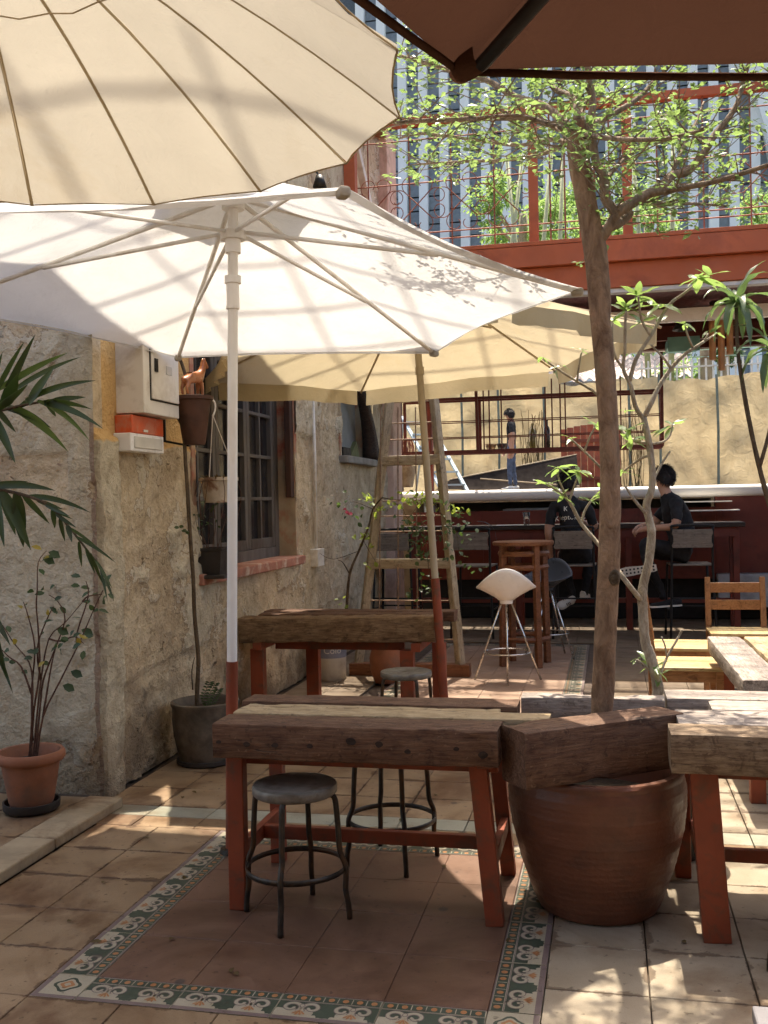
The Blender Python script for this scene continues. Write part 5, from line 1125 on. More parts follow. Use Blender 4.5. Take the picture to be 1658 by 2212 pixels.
# ---- main tree
TY_ = 3.75
tree = thing('courtyard_tree', JC + V3((.02, 0, .37)), 'slender tree with layered small leaves growing from the glazed jar', 'tree')
D_ = lambda pts: [PY(x, y_, TY_ + dy) for x, y_, dy in pts]
trunk = [(1300, 1668, 0), (1300, 1540, 0), (1308, 1350, 0), (1316, 1200, 0), (1318, 1000, 0), (1310, 850, 0), (1298, 700, 0), (1286, 545, 0), (1268, 450, 0), (1252, 350, 0), (1243, 268, 0)]
tw_ = [.045, .0385, .0385, .040, .0365, .0355, .0365, .042, .0385, .038, .045]
b = MB(); pts = smoothpts(D_(trunk), 4); rs = []
for i in range(len(pts)):
    k = i / 4; a_ = int(min(k, len(tw_) - 2)); rs.append((tw_[a_] + (tw_[a_ + 1] - tw_[a_]) * (k - a_)) * (1 + .05 * noise.noise((i * .7, 0, 0))))
pts2 = []; rs2 = []
for i in range(len(pts) - 1):
    for k in range(4): pts2.append(pts[i].lerp(pts[i + 1], k / 4)); rs2.append(rs[i] + (rs[i + 1] - rs[i]) * k / 4)
b.tube(pts2 + [pts[-1]], rs2 + [rs[-1]], 24)
me_t = b.build('trunk', M['bark_main'], tree, True)
for x_, y_, r_ in ((1326, 1248, .016),):
    p_ = PY(x_, y_, TY_ - .032); b = MB(); b.lathe(V3((0, 0, 0)), [(0, .010), (r_ * .45, .012), (r_ * .7, .006), (r_, .012), (r_ * 1.35, .004), (r_ * 1.5, -.012)], 14, .15); mm_ = Matrix.Rotation(math.pi / 2, 3, 'X'); b.v = [tuple(p_ + mm_ @ V3((v[0], v[1] * 1.3, v[2]))) for v in b.v]; b.build('knot', M['bark_dark'], me_t, True)
for v in me_t.data.vertices: 
    n1 = noise.noise(v.co * 7) * .0055 + noise.noise(v.co * 26) * .0028; v.co += V3((v.co.x - 0, v.co.y, 0)).normalized() * n1
limbs = [
 ([(1288, 530, 0), (1315, 490, -.02), (1329, 461, -.03), (1306, 427, -.03), (1303, 381, -.03), (1286, 347, -.04), (1277, 261, -.06), (1280, 218, -.05), (1269, 150, -.05), (1262, 60, -.05), (1250, -60, 0)], .020, .010),
 ([(1329, 461, -.03), (1369, 436, 0), (1426, 404, .05), (1452, 378, .08), (1486, 370, .12), (1524, 324, .15), (1544, 290, .18), (1569, 261, .2), (1592, 224, .22), (1601, 190, .25), (1625, 110, .3)], .020, .007),
 ([(1400, 420, .03), (1469, 407, -.05), (1552, 390, -.12), (1655, 358, -.2), (1740, 330, -.25)], .013, .006),
 ([(1320, 488, 0), (1345, 476, .05), (1362, 459, .08)], .022, .014),
 ([(1230, 275, 0), (1176, 230, .08), (1112, 209, .15), (1048, 172, .25), (983, 155, .35), (865, 121, .5), (800, 100, .6)], .017, .006),
 ([(1228, 285, 0), (1144, 257, -.1), (1010, 257, -.25), (876, 263, -.38), (850, 266, -.42)], .013, .005),
 ([(1240, 330, 0), (1214, 305, .05), (1166, 303, .2), (1117, 314, .3), (1010, 300, .45), (914, 289, .55), (860, 300, .6)], .011, .004),
 ([(1246, 262, 0), (1240, 214, .1), (1198, 193, .2), (1182, 166, .25), (1120, 110, .4), (1050, 40, .5)], .014, .006),
 ([(1262, 280, 0), (1332, 241, .12), (1375, 214, .2), (1412, 177, .3), (1434, 155, .35), (1500, 90, .5)], .013, .005),
 ([(1255, 270, 0), (1262, 225, .25), (1300, 180, .5), (1340, 150, .7)], .013, .005),
 ([(1240, 280, 0), (1190, 270, -.3), (1120, 250, -.5), (1030, 255, -.62)], .011, .004),
 ([(1255, 290, 0), (1330, 300, -.25), (1430, 300, -.4), (1520, 280, -.5)], .011, .004),
 ([(1245, 300, 0), (1180, 330, .35), (1100, 345, .6), (980, 350, .8), (900, 355, .9)], .010, .004),
 ([(1370, 436, 0), (1420, 440, .25), (1500, 440, .45), (1570, 445, .6)], .010, .004),
 ([(1450, 380, .08), (1470, 330, .3), (1500, 270, .5), (1520, 220, .6)], .010, .004),
 ([(1300, 400, -.03), (1340, 350, .2), (1400, 310, .4), (1460, 260, .55)], .009, .004)]
tips = []; twig = MB(); crown = MB(); leafspots = []
for pts_, r0_, r1_ in limbs:
    P_ = smoothpts(D_(pts_), 4); n_ = len(P_); b = MB(); b.tube(P_, [r0_ + (r1_ - r0_) * i / (n_ - 1) for i in range(n_)], 8); b.build('limb', M['bark_twig'], tree, True)
    L = 0
    for i in range(2, n_):
        frac = i / (n_ - 1); ln = (P_[i] - P_[i - 1]).length
        for _ in range(max(1, int(ln * 50 * (.35 + .8 * frac)))):
            if frac < .16 and rng.random() < .7: continue
            base = P_[i - 1].lerp(P_[i], rng.random()); d = (P_[i] - P_[i - 1]).normalized(); o_ = rv(1); o_.z *= .45; o_ = o_.normalized()
            dr = (d * rng.uniform(.1, .8) + o_ * .9 + V3((0, 0, .12))).normalized(); tl_ = rng.uniform(.08, .30) * (1.15 - .3 * frac); mid = base + dr * tl_ * .5 + V3((0, 0, rng.uniform(-.02, .03))); end = base + dr * tl_ + V3((0, 0, rng.uniform(-.03, .04)))
            twig.tube([base, mid, end], [.0032, .0022, .0012], 4, False)
            tips += [(end, dr), (mid, dr)]
for end, dr in tips:
    for k in range(rng.randint(5, 9)):
        a_ = rng.uniform(0, 6.283); hd = V3((math.cos(a_), math.sin(a_), rng.uniform(-.45, .35))) + dr * .5
        nrm = V3((rng.gauss(0, .45), rng.gauss(0, .45), 1)).normalized(); leafspots.append((end + rv(.022), hd.normalized(), nrm, rng.choice((.6, .85, 1, 1, 1.35)) * rng.uniform(.022, .036)))
rng.shuffle(leafspots)
b = MB(); b.leaf((0, 0, 0), (0, 1, 0), (0, 0, 1), 1, .52); lme = b.mesh('leaf', M['leaf_tree'], True)
def eye_px(p):
    d = p - EYE; w_ = d.dot(FWD); return 829 + FOC * d.dot(CX) / w_, 1106 - FOC * d.dot(CU) / w_
big = [s_ for s_ in leafspots if 870 < eye_px(s_[0])[0] < 1640 and 190 < eye_px(s_[0])[1] < 480][:260]; bigset = set(id(s_) for s_ in big)
for s_ in leafspots:
    if id(s_) in bigset: inst('leaf', lme, tree, Matrix.Translation(s_[0]) @ frame(s_[1], s_[2]) @ Matrix.Scale(s_[3], 4))
    else: crown.kite(s_[0], s_[1], s_[2], s_[3], s_[3] * .52)
o = crown.build('crown', M['leaf_tree'], tree); o['kind'] = 'stuff'
twig.build('twigs', M['bark_twig'], tree)
# ---- second pot and pale-barked tree
PC = V3((.215, 4.28, 0)); p2 = thing('dark_pot', PC, 'dark pot half hidden behind the glazed jar', 'pot')
b = MB(); b.lathe(PC, [(0, 0), (.12, 0), (.135, .02), (.19, .40), (.205, .41), (.205, .44), (.185, .44), (.17, .40)], 40, .01); b.build('body', M['pot_black'], p2, True, angle=45)
b = MB(); b.lathe(PC + V3((0, 0, .39)), [(0, .01), (.178, 0)], 24); b.build('soil', M['soil'], p2, True)
fr = thing('pale_tree', PC + V3((0, 0, .40)), 'crooked pale barked young tree with big light green leaves', 'tree')
FY = 4.25; Q = lambda pts: [PY(x, y_, FY + dy) for x, y_, dy in pts]
def limb(pts, r0_, r1_, nm='branch', k=4, par=fr, mt='bark_pale', sides=9):
    P_ = smoothpts(pts, k); n_ = len(P_); b = MB(); b.tube(P_, [(r0_ + (r1_ - r0_) * i / (n_ - 1)) * (1 + .10 * noise.noise((i * .9, r0_ * 99, 0))) for i in range(n_)], sides); return b.build(nm, M[mt], par, True)
limb(Q([(1416, 1600, 0), (1418, 1520, 0), (1420, 1480, 0), (1405, 1420, 0), (1393, 1385, 0), (1389, 1328, 0), (1387, 1284, 0), (1391, 1254, 0), (1401, 1214, 0), (1407, 1154, 0), (1404, 1132, 0), (1396, 1091, 0), (1406, 1062, 0), (1409, 1021, 0), (1402, 959, 0), (1390, 901, 0)]), .024, .012, 'trunk')
fb_ = [([(1390, 901, 0), (1407, 869, 0), (1420, 840, .02), (1449, 796, .05), (1478, 766, .06), (1497, 753, .08), (1520, 738, .1)], .011, .006),
 ([(1390, 905, 0), (1372, 878, -.02), (1362, 833, -.04), (1346, 798, -.05), (1349, 756, -.06), (1350, 698, -.08), (1352, 672, -.08)], .010, .005),
 ([(1360, 823, -.04), (1373, 776, -.04), (1405, 726, -.02), (1442, 662, .03), (1474, 636, .05), (1508, 610, .08)], .009, .005),
 ([(1449, 796, .05), (1430, 770, .02), (1405, 745, 0)], .006, .004),
 ([(1497, 753, .08), (1485, 725, .06), (1480, 705, .06)], .005, .004),
 ([(1520, 738, .1), (1530, 720, .1)], .005, .004), ([(1520, 738, .1), (1545, 722, .12)], .005, .004),
 ([(1405, 726, -.02), (1385, 690, -.05), (1378, 640, -.08)], .006, .004), ([(1346, 798, -.05), (1325, 760, -.1), (1322, 700, -.12)], .006, .004),
 ([(1387, 1300, 0), (1342, 1243, -.08), (1297, 1181, .12), (1256, 1132, .14), (1229, 1083, .12), (1206, 1062, .12), (1180, 1045, .12)], .011, .006),
 ([(1256, 1132, .14), (1262, 1105, .15), (1278, 1080, .16), (1300, 1055, .16)], .006, .004),
 ([(1229, 1083, .12), (1208, 1040, .1), (1204, 1010, .1)], .005, .003), ([(1229, 1083, .12), (1240, 1050, .1), (1252, 1020, .1)], .005, .003),
 ([(1402, 959, 0), (1350, 940, .1), (1298, 859, .14), (1246, 824, .14), (1214, 804, .14), (1172, 775, .14)], .008, .004),
 ([(1246, 824, .14), (1250, 790, .12), (1256, 760, .12)], .005, .004), ([(1310, 1023, .15), (1262, 975, .14), (1230, 946, .12)], .006, .004), ([(1262, 975, .14), (1275, 940, .12), (1290, 915, .12)], .005, .003),
 ([(1410, 1014, 0), (1400, 985, .0), (1370, 1000, .05), (1345, 1020, .08)], .007, .004), ([(1409, 1040, 0), (1430, 1000, .05), (1447, 975, .06)], .006, .004),
 ([(1404, 1120, 0), (1370, 1080, -.03), (1350, 1050, -.05)], .008, .004),
 ([(1401, 959, 0), (1430, 955, .03), (1447, 940, .05), (1452, 915, .06)], .006, .003),
 ([(1425, 1460, 0), (1440, 1420, .03), (1460, 1385, .05), (1473, 1360, .05)], .006, .004), ([(1410, 1455, 0), (1390, 1435, -.02), (1375, 1425, -.03)], .006, .004), ([(1440, 1420, .03), (1436, 1395, .0), (1428, 1375, 0)], .004, .003)]
for pts_, r0_, r1_ in fb_: limb(Q(pts_), r0_, r1_, 'branch', 3, fr, 'bark_pale', 7)
b = MB(); rows = []; 
for i in range(9):
    t_ = i / 8; w_ = .30 * math.sin(math.pi * t_ ** .8) ** .8 + .0; rows.append([(-w_ / 2 * 1.0, t_, .07 * w_ - .16 * t_ * t_ + .02 * math.sin(t_ * 11)), (-w_ / 4, t_, .03 * w_ - .16 * t_ * t_), (0, t_, -.16 * t_ * t_ - .008), (w_ / 4, t_, .03 * w_ - .16 * t_ * t_), (w_ / 2, t_, .07 * w_ - .16 * t_ * t_ + .02 * math.sin(t_ * 9 + 1))])
b.sheet(rows); flme = b.mesh('leaf', M['leaf_frangi'], True)
clusters = [(1508, 600, 8, .10), (1530, 595, 4, .08), (1352, 668, 8, .085), (1378, 638, 7, .085), (1322, 692, 6, .08), (1405, 650, 4, .07), (1430, 660, 6, .09), (1480, 700, 4, .06), (1532, 716, 4, .05), (1548, 720, 3, .05), (1420, 690, 4, .07), (1385, 700, 4, .06), (1180, 1045, 5, .075), (1204, 1012, 6, .07), (1250, 1018, 7, .075), (1275, 1080, 4, .06), (1300, 1055, 3, .06), (1215, 1070, 4, .06), (1172, 772, 5, .05), (1214, 790, 4, .05), (1256, 758, 4, .045), (1230, 946, 4, .045), (1288, 915, 6, .075), (1345, 1018, 4, .06), (1356, 930, 6, .075), (1365, 955, 6, .07), (1390, 945, 5, .07), (1452, 918, 6, .075), (1300, 1075, 3, .06), (1412, 1438, 5, .085), (1425, 1455, 4, .08), (1376, 1425, 3, .03), (1350, 890, 3, .06)]
for x, y_, n_, L_ in clusters:
    c = PY(x, y_, FY + rng.uniform(-.05, .12)); a0 = rng.uniform(0, 6.28)
    for k in range(n_):
        a_ = a0 + k * 2.4 + rng.uniform(-.3, .3); hd = V3((math.cos(a_), math.sin(a_), rng.uniform(-.7, .9))).normalized(); l_ = L_ * rng.uniform(.7, 1.2)
        inst('leaf', flme, fr, Matrix.Translation(c + rv(.008)) @ frame(hd, V3((rng.gauss(0, .3), rng.gauss(0, .3), 1))) @ Matrix.Diagonal((l_ * rng.uniform(.9, 1.4), l_, l_, 1)))
# ---- strap-leaved dracaena, right
dr_ = thing('dracaena', PZ(1760, 1650, 0), 'tall dracaena with drooping strap leaves at the right edge', 'plant')
DY = 5.3; S = lambda x, y_, dy=0: PY(x, y_, DY + dy)
base = ORG[dr_]; 
limb([V3((S(1720, 1300).x, DY, 0)), S(1705, 1250), S(1665, 1100), S(1645, 1030), S(1622, 930), S(1602, 820), S(1592, 740), S(1590, 665)], .016, .008, 'stem', 4, dr_, 'bark_dark')
limb([S(1640, 1010), S(1668, 900), S(1668, 800), S(1664, 760)], .010, .007, 'stem', 4, dr_, 'bark_dark')
def strap(par, p, hd, L_, W_, droop, mt, nm='leaf'):
    hd = V3(hd).normalized(); side = hd.cross(V3((0, 0, 1))); side = side.normalized() if side.length > .05 else V3((1, 0, 0)); rows = []; pos = V3(p); d = hd.copy(); n_ = 10
    for i in range(n_ + 1):
        t_ = i / n_; w_ = W_ * (math.sin(math.pi * (.08 + .92 * t_) ** .75) ** .7 if t_ < .999 else .02); up = side.cross(d).normalized(); wob = .15 * math.sin(i * 1.7 + L_ * 50)
        rows.append([pos - side * w_ / 2 + up * (w_ * (.22 + wob)), pos, pos + side * w_ / 2 + up * (w_ * (.22 - wob))]); pos = pos + d * (L_ / n_); d = (d + V3((0, 0, -droop / n_))).normalized()
    b = MB(); b.sheet(rows); return b.build(nm, mt, par, True)
for c, n_, L_ in ((S(1590, 660), 17, .27), (S(1668, 762), 14, .27)):
    for k in range(n_):
        a_ = k * 2.4 + .5; el = 1.25 - 1.5 * k / n_; strap(dr_, c + rv(.008), (math.cos(a_) * math.cos(el), math.sin(a_) * math.cos(el), math.sin(el)), L_ * rng.uniform(.75, 1.15), .040, 1.4 + 2.8 * k / n_, M['leaf_drac'])
pb0 = V3((S(1720, 1300).x, DY, 0)); dp_ = thing('floor_pot', pb0, 'plain pot under the dracaena outside the right edge', 'pot')
b = MB(); b.lathe(pb0, [(0, 0), (.13, 0), (.17, .3), (.18, .3), (.18, .33), (.16, .33), (.15, .29), (0, .29)], 30); b.build('body', M['terracotta'], dp_, True, angle=45)
# ---- palm, left edge
PLY = 3.55; pal = thing('palm', V3((-2.75, 3.2, 0)), 'palm with dark drooping fronds reaching in from the left edge', 'palm'); PP = lambda x, y_, dy=0: PY(x, y_, PLY + dy)
def leaflet(a, b_, w_, sag=.0, mt='leaf_palm', dy0=0, dy1=0):
    p, q = PP(*a, dy0), PP(*b_, dy1); d = q - p; L_ = d.length; v = EYE - (p + q) / 2; side = d.cross(v).normalized(); tw2 = rng.uniform(-.8, .8); up = side.cross(d).normalized(); side = (side * math.cos(tw2) + up * math.sin(tw2)).normalized(); rows = []
    for i in range(9):
        t_ = i / 8; c = p.lerp(q, t_) + V3((0, 0, sag * L_ * 4 * t_ * (1 - t_))); ww = w_ * (math.sin(math.pi * (.06 + .94 * t_) ** .7) ** .8 if i < 8 else .02); n_ = side.cross(d.normalized()); rows.append([c - side * ww / 2 + n_ * ww * .18, c, c + side * ww / 2 + n_ * ww * .18])
    b = MB(); b.sheet(rows); b.build('leaflet', M[mt], pal, True)
r1 = [(-120, 980, -.1), (-50, 905, 0), (30, 880, .02), (90, 868, .05), (130, 862, .08)]; limb([PP(*p) for p in r1], .009, .003, 'frond_stem', 4, pal, 'bark_dark')
for a, t_, w_, sg_, mt in [((0, 880), (76, 722), .030, .02, 'leaf_palm'), ((-10, 850), (52, 738), .02, .03, 'leaf_palm'), ((-10, 845), (146, 762), .026, .03, 'leaf_palm_young'), ((20, 850), (174, 771), .022, .04, 'leaf_palm'), ((55, 865), (207, 822), .024, .04, 'leaf_palm'), ((62, 872), (118, 792), .045, 0, 'leaf_palm'), ((10, 875), (38, 806), .05, 0, 'leaf_palm'),
  ((95, 868), (198, 884), .030, .05, 'leaf_palm'), ((90, 870), (222, 926), .026, .06, 'leaf_palm'), ((80, 866), (194, 953), .024, .10, 'leaf_palm_young'), ((30, 880), (147, 976), .042, .08, 'leaf_palm_young'), ((5, 880), (110, 925), .04, .05, 'leaf_palm'), ((-5, 885), (34, 934), .03, .03, 'leaf_palm'), ((-15, 900), (33, 1002), .035, .02, 'leaf_palm'), ((110, 866), (185, 858), .022, .02, 'leaf_palm'), ((40, 878), (100, 838), .03, 0, 'leaf_palm'), ((-20, 890), (60, 830), .04, 0, 'leaf_palm'), ((-40, 900), (5, 760), .03, 0, 'leaf_palm'), ((100, 868), (120, 900), .02, 0, 'leaf_palm')]:
    leaflet(a, t_, w_, sg_, mt, rng.uniform(-.03, .05), rng.uniform(-.12, .18))
r2 = [(-100, 1030, -.1), (-10, 1055, 0), (60, 1072, 0), (110, 1095, .0), (150, 1140, .02), (185, 1185, .03), (215, 1225, .05), (238, 1275, .06)]; limb([PP(*p) for p in r2], .008, .0025, 'frond_stem', 4, pal, 'bark_dark')
for a, t_, w_, sg_ in [((5, 1062), (66, 1188), .045, .02), ((0, 1060), (33, 1156), .04, .0), ((-10, 1058), (9, 1182), .035, 0), ((35, 1066), (50, 1182), .05, 0), ((50, 1070), (107, 1132), .025, .02), ((60, 1072), (196, 1108), .022, .06), ((80, 1082), (135, 1100), .018, .0), ((95, 1088), (150, 1115), .018, 0), ((105, 1095), (158, 1122), .016, 0), ((120, 1110), (165, 1140), .016, 0), ((112, 1098), (118, 1142), .022, 0), ((130, 1118), (140, 1170), .022, 0), ((145, 1135), (155, 1172), .02, 0), ((150, 1140), (214, 1186), .016, .03), ((165, 1160), (250, 1216), .014, .03), ((185, 1185), (205, 1240), .014, 0), ((195, 1195), (222, 1262), .014, 0), ((205, 1210), (242, 1272), .014, .02), ((215, 1225), (232, 1300), .012, 0), ((225, 1245), (246, 1300), .012, 0), ((170, 1170), (176, 1225), .014, 0), ((-20, 1052), (120, 1060), .03, .05), ((-30, 1050), (60, 1040), .03, .02)]:
    leaflet(a, t_, w_, sg_, 'leaf_palm', 0, rng.uniform(-.1, .12))
for a, t_, w_ in [((-20, 1330), (18, 1478), .03), ((-30, 1360), (10, 1420), .03), ((-20, 1380), (28, 1500), .02), ((-40, 1300), (22, 1395), .035)]: leaflet(a, t_, w_, .03, 'leaf_palm')
limb([V3((-2.75, 3.2, .3)), V3((-2.6, 3.25, .8)), PP(-140, 1060), PP(-110, 1000)], .02, .01, 'frond_stem', 4, pal, 'bark_dark')
limb([V3((-2.75, 3.2, .3)), V3((-2.65, 3.25, .7)), PP(-150, 1240), PP(-60, 1290), PP(-10, 1340)], .015, .006, 'frond_stem', 4, pal, 'bark_dark')
b = MB(); c = V3((-2.75, 3.2, .06)); b.lathe(c, [(0, 0), (.13, 0), (.17, .28), (.18, .3), (.16, .3), (.15, .25), (0, .25)], 30); pl_ = thing('palm_pot', c, 'plain pot of the palm outside the left edge', 'pot'); b.build('body', M['terracotta'], pl_, True, angle=45)
# ---- terracotta pot with bare shrub
TC = PZ(68, 1742, .06); TC = V3((TC.x, TC.y + .0, .046)); tp = thing('terracotta_pot', TC, 'terracotta pot in a black saucer at the foot of the house', 'pot')
b = MB(); b.lathe(TC, [(0, .03), (.095, .03), (.102, .045), (.132, .225), (.148, .23), (.157, .245), (.157, .268), (.148, .280), (.135, .278), (.128, .262), (.12, .22)], 44); b.build('body', M['terracotta'], tp, True, angle=45)
b = MB(); b.lathe(TC + V3((0, 0, .225)), [(0, .01), (.125, 0)], 24); b.build('soil', M['soil'], tp, True)
b = MB(); b.lathe(TC, [(0, 0), (.115, 0), (.128, .012), (.130, .045), (.122, .045), (.115, .015), (0, .015)], 36); b.build('saucer', M['pot_black'], tp, True, angle=45)
sh = thing('bare_shrub', TC + V3((0, 0, .23)), 'sparse shrub with reddish bare stems in the terracotta pot', 'shrub'); SY = TC.y; G = lambda x, y_, dy=0: PY(x, y_, SY + dy)
stems = [[(62, 1650), (68, 1560), (70, 1480), (62, 1430), (30, 1390), (5, 1350)], [(70, 1650), (78, 1560), (88, 1470), (105, 1380), (140, 1345), (178, 1300)], [(78, 1650), (92, 1550), (130, 1470), (170, 1390), (205, 1310), (222, 1275)], [(66, 1650), (72, 1540), (85, 1450), (82, 1360), (78, 1310), (80, 1270), (82, 1215), (100, 1190)], [(74, 1650), (85, 1540), (93, 1470), (115, 1410), (140, 1340), (125, 1300), (105, 1285)], [(70, 1600), (68, 1490), (75, 1400), (60, 1330), (50, 1300)], [(88, 1470), (80, 1400), (100, 1340), (115, 1310)], [(92, 1550), (110, 1440), (120, 1400)], [(105, 1380), (130, 1385), (160, 1375), (180, 1390)], [(170, 1390), (165, 1370), (190, 1290), (185, 1255)], [(68, 1500), (45, 1440), (20, 1420), (0, 1400)], [(178, 1300), (190, 1288), (220, 1284)]]
for st_ in stems:
    dy0 = rng.uniform(-.06, .06); n_ = len(st_); limb([G(x, y_, dy0 * i / n_) for i, (x, y_) in enumerate(st_)], .0055, .0018, 'stem', 3, sh, 'bark_red', 6)
    for k in range(rng.randint(4, 7)):
        i = rng.randint(max(1, n_ - 3), n_ - 1); x, y_ = st_[i]; c = G(x + rng.uniform(-14, 14), y_ + rng.uniform(-14, 16), dy0 + rng.uniform(-.03, .03)); b = MB(); b.leaf(c, V3((rng.uniform(-1, 1), rng.uniform(-.6, .6), rng.uniform(-.6, .5))), V3((rng.gauss(0, .5), -.6, .6)), rng.uniform(.03, .055), .026); b.build('leaf', M['leaf_yellow' if rng.random() < .12 else 'leaf_shrub'], sh, True)
for x, y_ in ((92, 1205), (104, 1192), (152, 1450), (135, 1480), (175, 1360), (122, 1358)): b = MB(); b.leaf(G(x, y_), V3((.6, .2, -.3)), V3((.2, -.8, .5)), .06, .04); b.build('leaf', M['leaf_shrub'], sh, True)
# ---- grey pot with thin trunk
GC = V3((-2.255, 5.40, 0)); gp = thing('grey_pot', GC, 'rough grey clay pot against the house wall', 'pot')
b = MB(); b.lathe(GC, [(0, 0), (.135, 0), (.148, .02), (.176, .16), (.186, .25), (.184, .318), (.192, .33), (.192, .348), (.176, .352), (.166, .335), (.165, .29)], 44, .015); b.build('body', M['pot_grey'], gp, True, angle=45)
b = MB(); b.lathe(GC + V3((0, 0, .30)), [(0, .01), (.166, 0)], 24); b.build('soil', M['soil'], gp, True)
b = MB(); b.lathe(GC, [(0, 0), (.15, 0), (.165, .01), (.165, .03), (.15, .03), (0, .012)], 32); b.build('saucer', M['pot_black'], gp, True, angle=45)
tt = thing('thin_tree', GC + V3((.01, 0, .3)), 'thin crooked bare trunk climbing from the grey pot past the window', 'tree'); K = lambda x, y_, dy=0: PY(x, y_, 5.40 + dy)
limb([K(424, 1545), K(426, 1480), K(428, 1420), K(420, 1330), K(417, 1250), K(412, 1180), K(408, 1120), K(404, 1050), K(400, 990), K(398, 930), K(404, 880), K(404, 830), K(392, 785), K(380, 760)], .013, .009, 'trunk', 4, tt, 'bark_dark')
limb([K(398, 940), K(388, 912), K(380, 900)], .007, .004, 'branch', 3, tt, 'bark_dark'); limb([K(416, 1490), K(414, 1450), K(420, 1420)], .004, .002, 'branch', 3, tt, 'bark_dark')
for i in range(7): b = MB(); b.leaf(K(398 + rng.uniform(-12, 8), 1148 + rng.uniform(-10, 10), -.03), rv(1), V3((.3, -.8, .5)), .03, .022); b.build('leaf', M['leaf_shrub'], tt, True)
fn = thing('fern_sprig', GC + V3((.10, 0, .31)), 'small dark fern sprig in the grey pot', 'fern')
for s0, s1, s2_ in (((446, 1535), (450, 1505), (464, 1478)), ((448, 1530), (440, 1505), (452, 1475)), ((450, 1535), (462, 1510), (472, 1490))):
    P_ = smoothpts([K(*s0), K(*s1), K(*s2_)], 5); b = MB(); b.tube(P_, .0015, 4, False); b.build('stem', M['leaf_shrub'], fn)
    for i, p in enumerate(P_[2:]):
        for sg_ in (-1, 1): b = MB(); b.leaf(p, V3((sg_, .2, .25)), V3((0, -1, .4)), .030, .010); b.build('leaflet', M['leaf_shrub'], fn, True)
# ---- brown wall pot with carved horse
HC = V3((-2.30, 5.44, 1.80)); hp = thing('brown_wall_pot', HC, 'brown clay pot hung on the house wall under the carved horse', 'pot')
b = MB(); b.lathe(HC, [(0, 0), (.060, 0), (.066, .02), (.098, .25), (.112, .255), (.112, .275), (.100, .277), (.092, .25), (0, .24)], 32, .01); b.build('body', M['pot_brown'], hp, True, angle=45)
b = MB(); b.bar(HC + V3((-.2, 0, .03)), HC + V3((-.03, 0, -.005)), .03, .012); b.bar(HC + V3((-.19, 0, .03)), HC + V3((-.19, 0, .22)), .03, .012); b.build('bracket', M['steel_black'], hp)
# ---- hanging white planter and dark pot on the sill
wp = V3((-2.36, 5.95, 1.47)); hg = thing('hanging_planter', wp, 'white flaking hanging planter in front of the window', 'planter')
M['flaking'] = plain('flaking', (.54, .46, .35), .8, var=.15, scale=12, dirt=(.24, .13, .075), dscale=9, bump=.5, bscale=50)
b = MB(); b.lathe(wp, [(0, 0), (.088, 0), (.11, .13), (.122, .135), (.122, .155), (.108, .155), (.095, .12), (0, .12)], 28, .01); b.build('body', M['flaking'], hg, True, angle=45)
hk = V3((-2.33, 5.80, 2.06)); 
for k in range(3): a = k * 2.09 + .4; b = MB(); b.tube([wp + V3((.115 * math.cos(a), .115 * math.sin(a), .15)), hk + V3((0, .0, -.06))], .0028, 5); b.build('cord', M['white_pole'], hg)
b = MB(); b.tube(smoothpts([hk + V3((0, 0, -.07)), hk + V3((.01, .02, -.02)), hk + V3((.0, .01, .03)), hk + V3((-.06, -.06, .05)), hk + V3((-.17, -.1, .05))], 4), .006, 6); b.build('hook', M['white_pole'], hg, True)
b = MB()
for i in range(70): a = rng.uniform(0, 6.28); r_ = rng.uniform(.02, .13); p = wp + V3((r_ * math.cos(a), r_ * math.sin(a), .14)); b.leaf(p, V3((math.cos(a), math.sin(a), rng.uniform(.2, 1.2))), V3((0, 0, 1)), rng.uniform(.03, .06), .010)
b.build('dry_moss', M['leaf_dry'], hg)
b = MB()
for i in range(8): a = rng.uniform(0, 6.28); p = wp + V3((.12 * math.cos(a), .12 * math.sin(a), .14)); b.tube(smoothpts([p, p + V3((.03 * math.cos(a), .03 * math.sin(a), -.1)), p + V3((rng.uniform(-.05, .05), rng.uniform(-.05, .05), -.24))], 4), .0022, 4, False)
b.build('dry_stems', M['bark_red'], hg)
sp_ = V3((-2.42, 5.98, 1.02)); sq = thing('square_pot', sp_, 'dark square plastic pot on the window sill', 'pot')
b = MB(); b.add([tuple(sp_ + V3((x * w_, y_ * w_, z_))) for z_, w_ in ((0, .066), (.15, .085), (.15, .092), (.17, .094), (.17, .082), (.14, .08)) for x, y_ in ((-1, -1), (1, -1), (1, 1), (-1, 1))], [(3, 2, 1, 0)] + [(k * 4 + j, k * 4 + (j + 1) % 4, k * 4 + 4 + (j + 1) % 4, k * 4 + 4 + j) for k in range(5) for j in range(4)] + [(20, 21, 22, 23)]); b.build('body', M['pot_black'], sq, bevel=.006)
b = MB(); b.box(sp_ + V3((0, 0, -.008)), (.23, .23, .022)); b.build('saucer', M['pot_black'], sq, bevel=.006)
sx_ = thing('sill_sprigs', sp_ + V3((0, 0, .15)), 'thin reddish sprigs growing in the dark square pot', 'plant')
for i in range(11):
    p = sp_ + V3((rng.uniform(-.05, .05), rng.uniform(-.05, .05), .14)); e = p + V3((rng.uniform(-.07, .12), rng.uniform(-.12, .12), rng.uniform(.12, .30))); limb([p, (p + e) / 2 + rv(.03), e], .0022, .001, 'stem', 3, sx_, 'bark_red', 5)
    for k in range(3): b = MB(); b.leaf(e + rv(.02), rv(1), V3((0, -.5, 1)), .03, .015); b.build('leaf', M['leaf_shrub'], sx_, True)
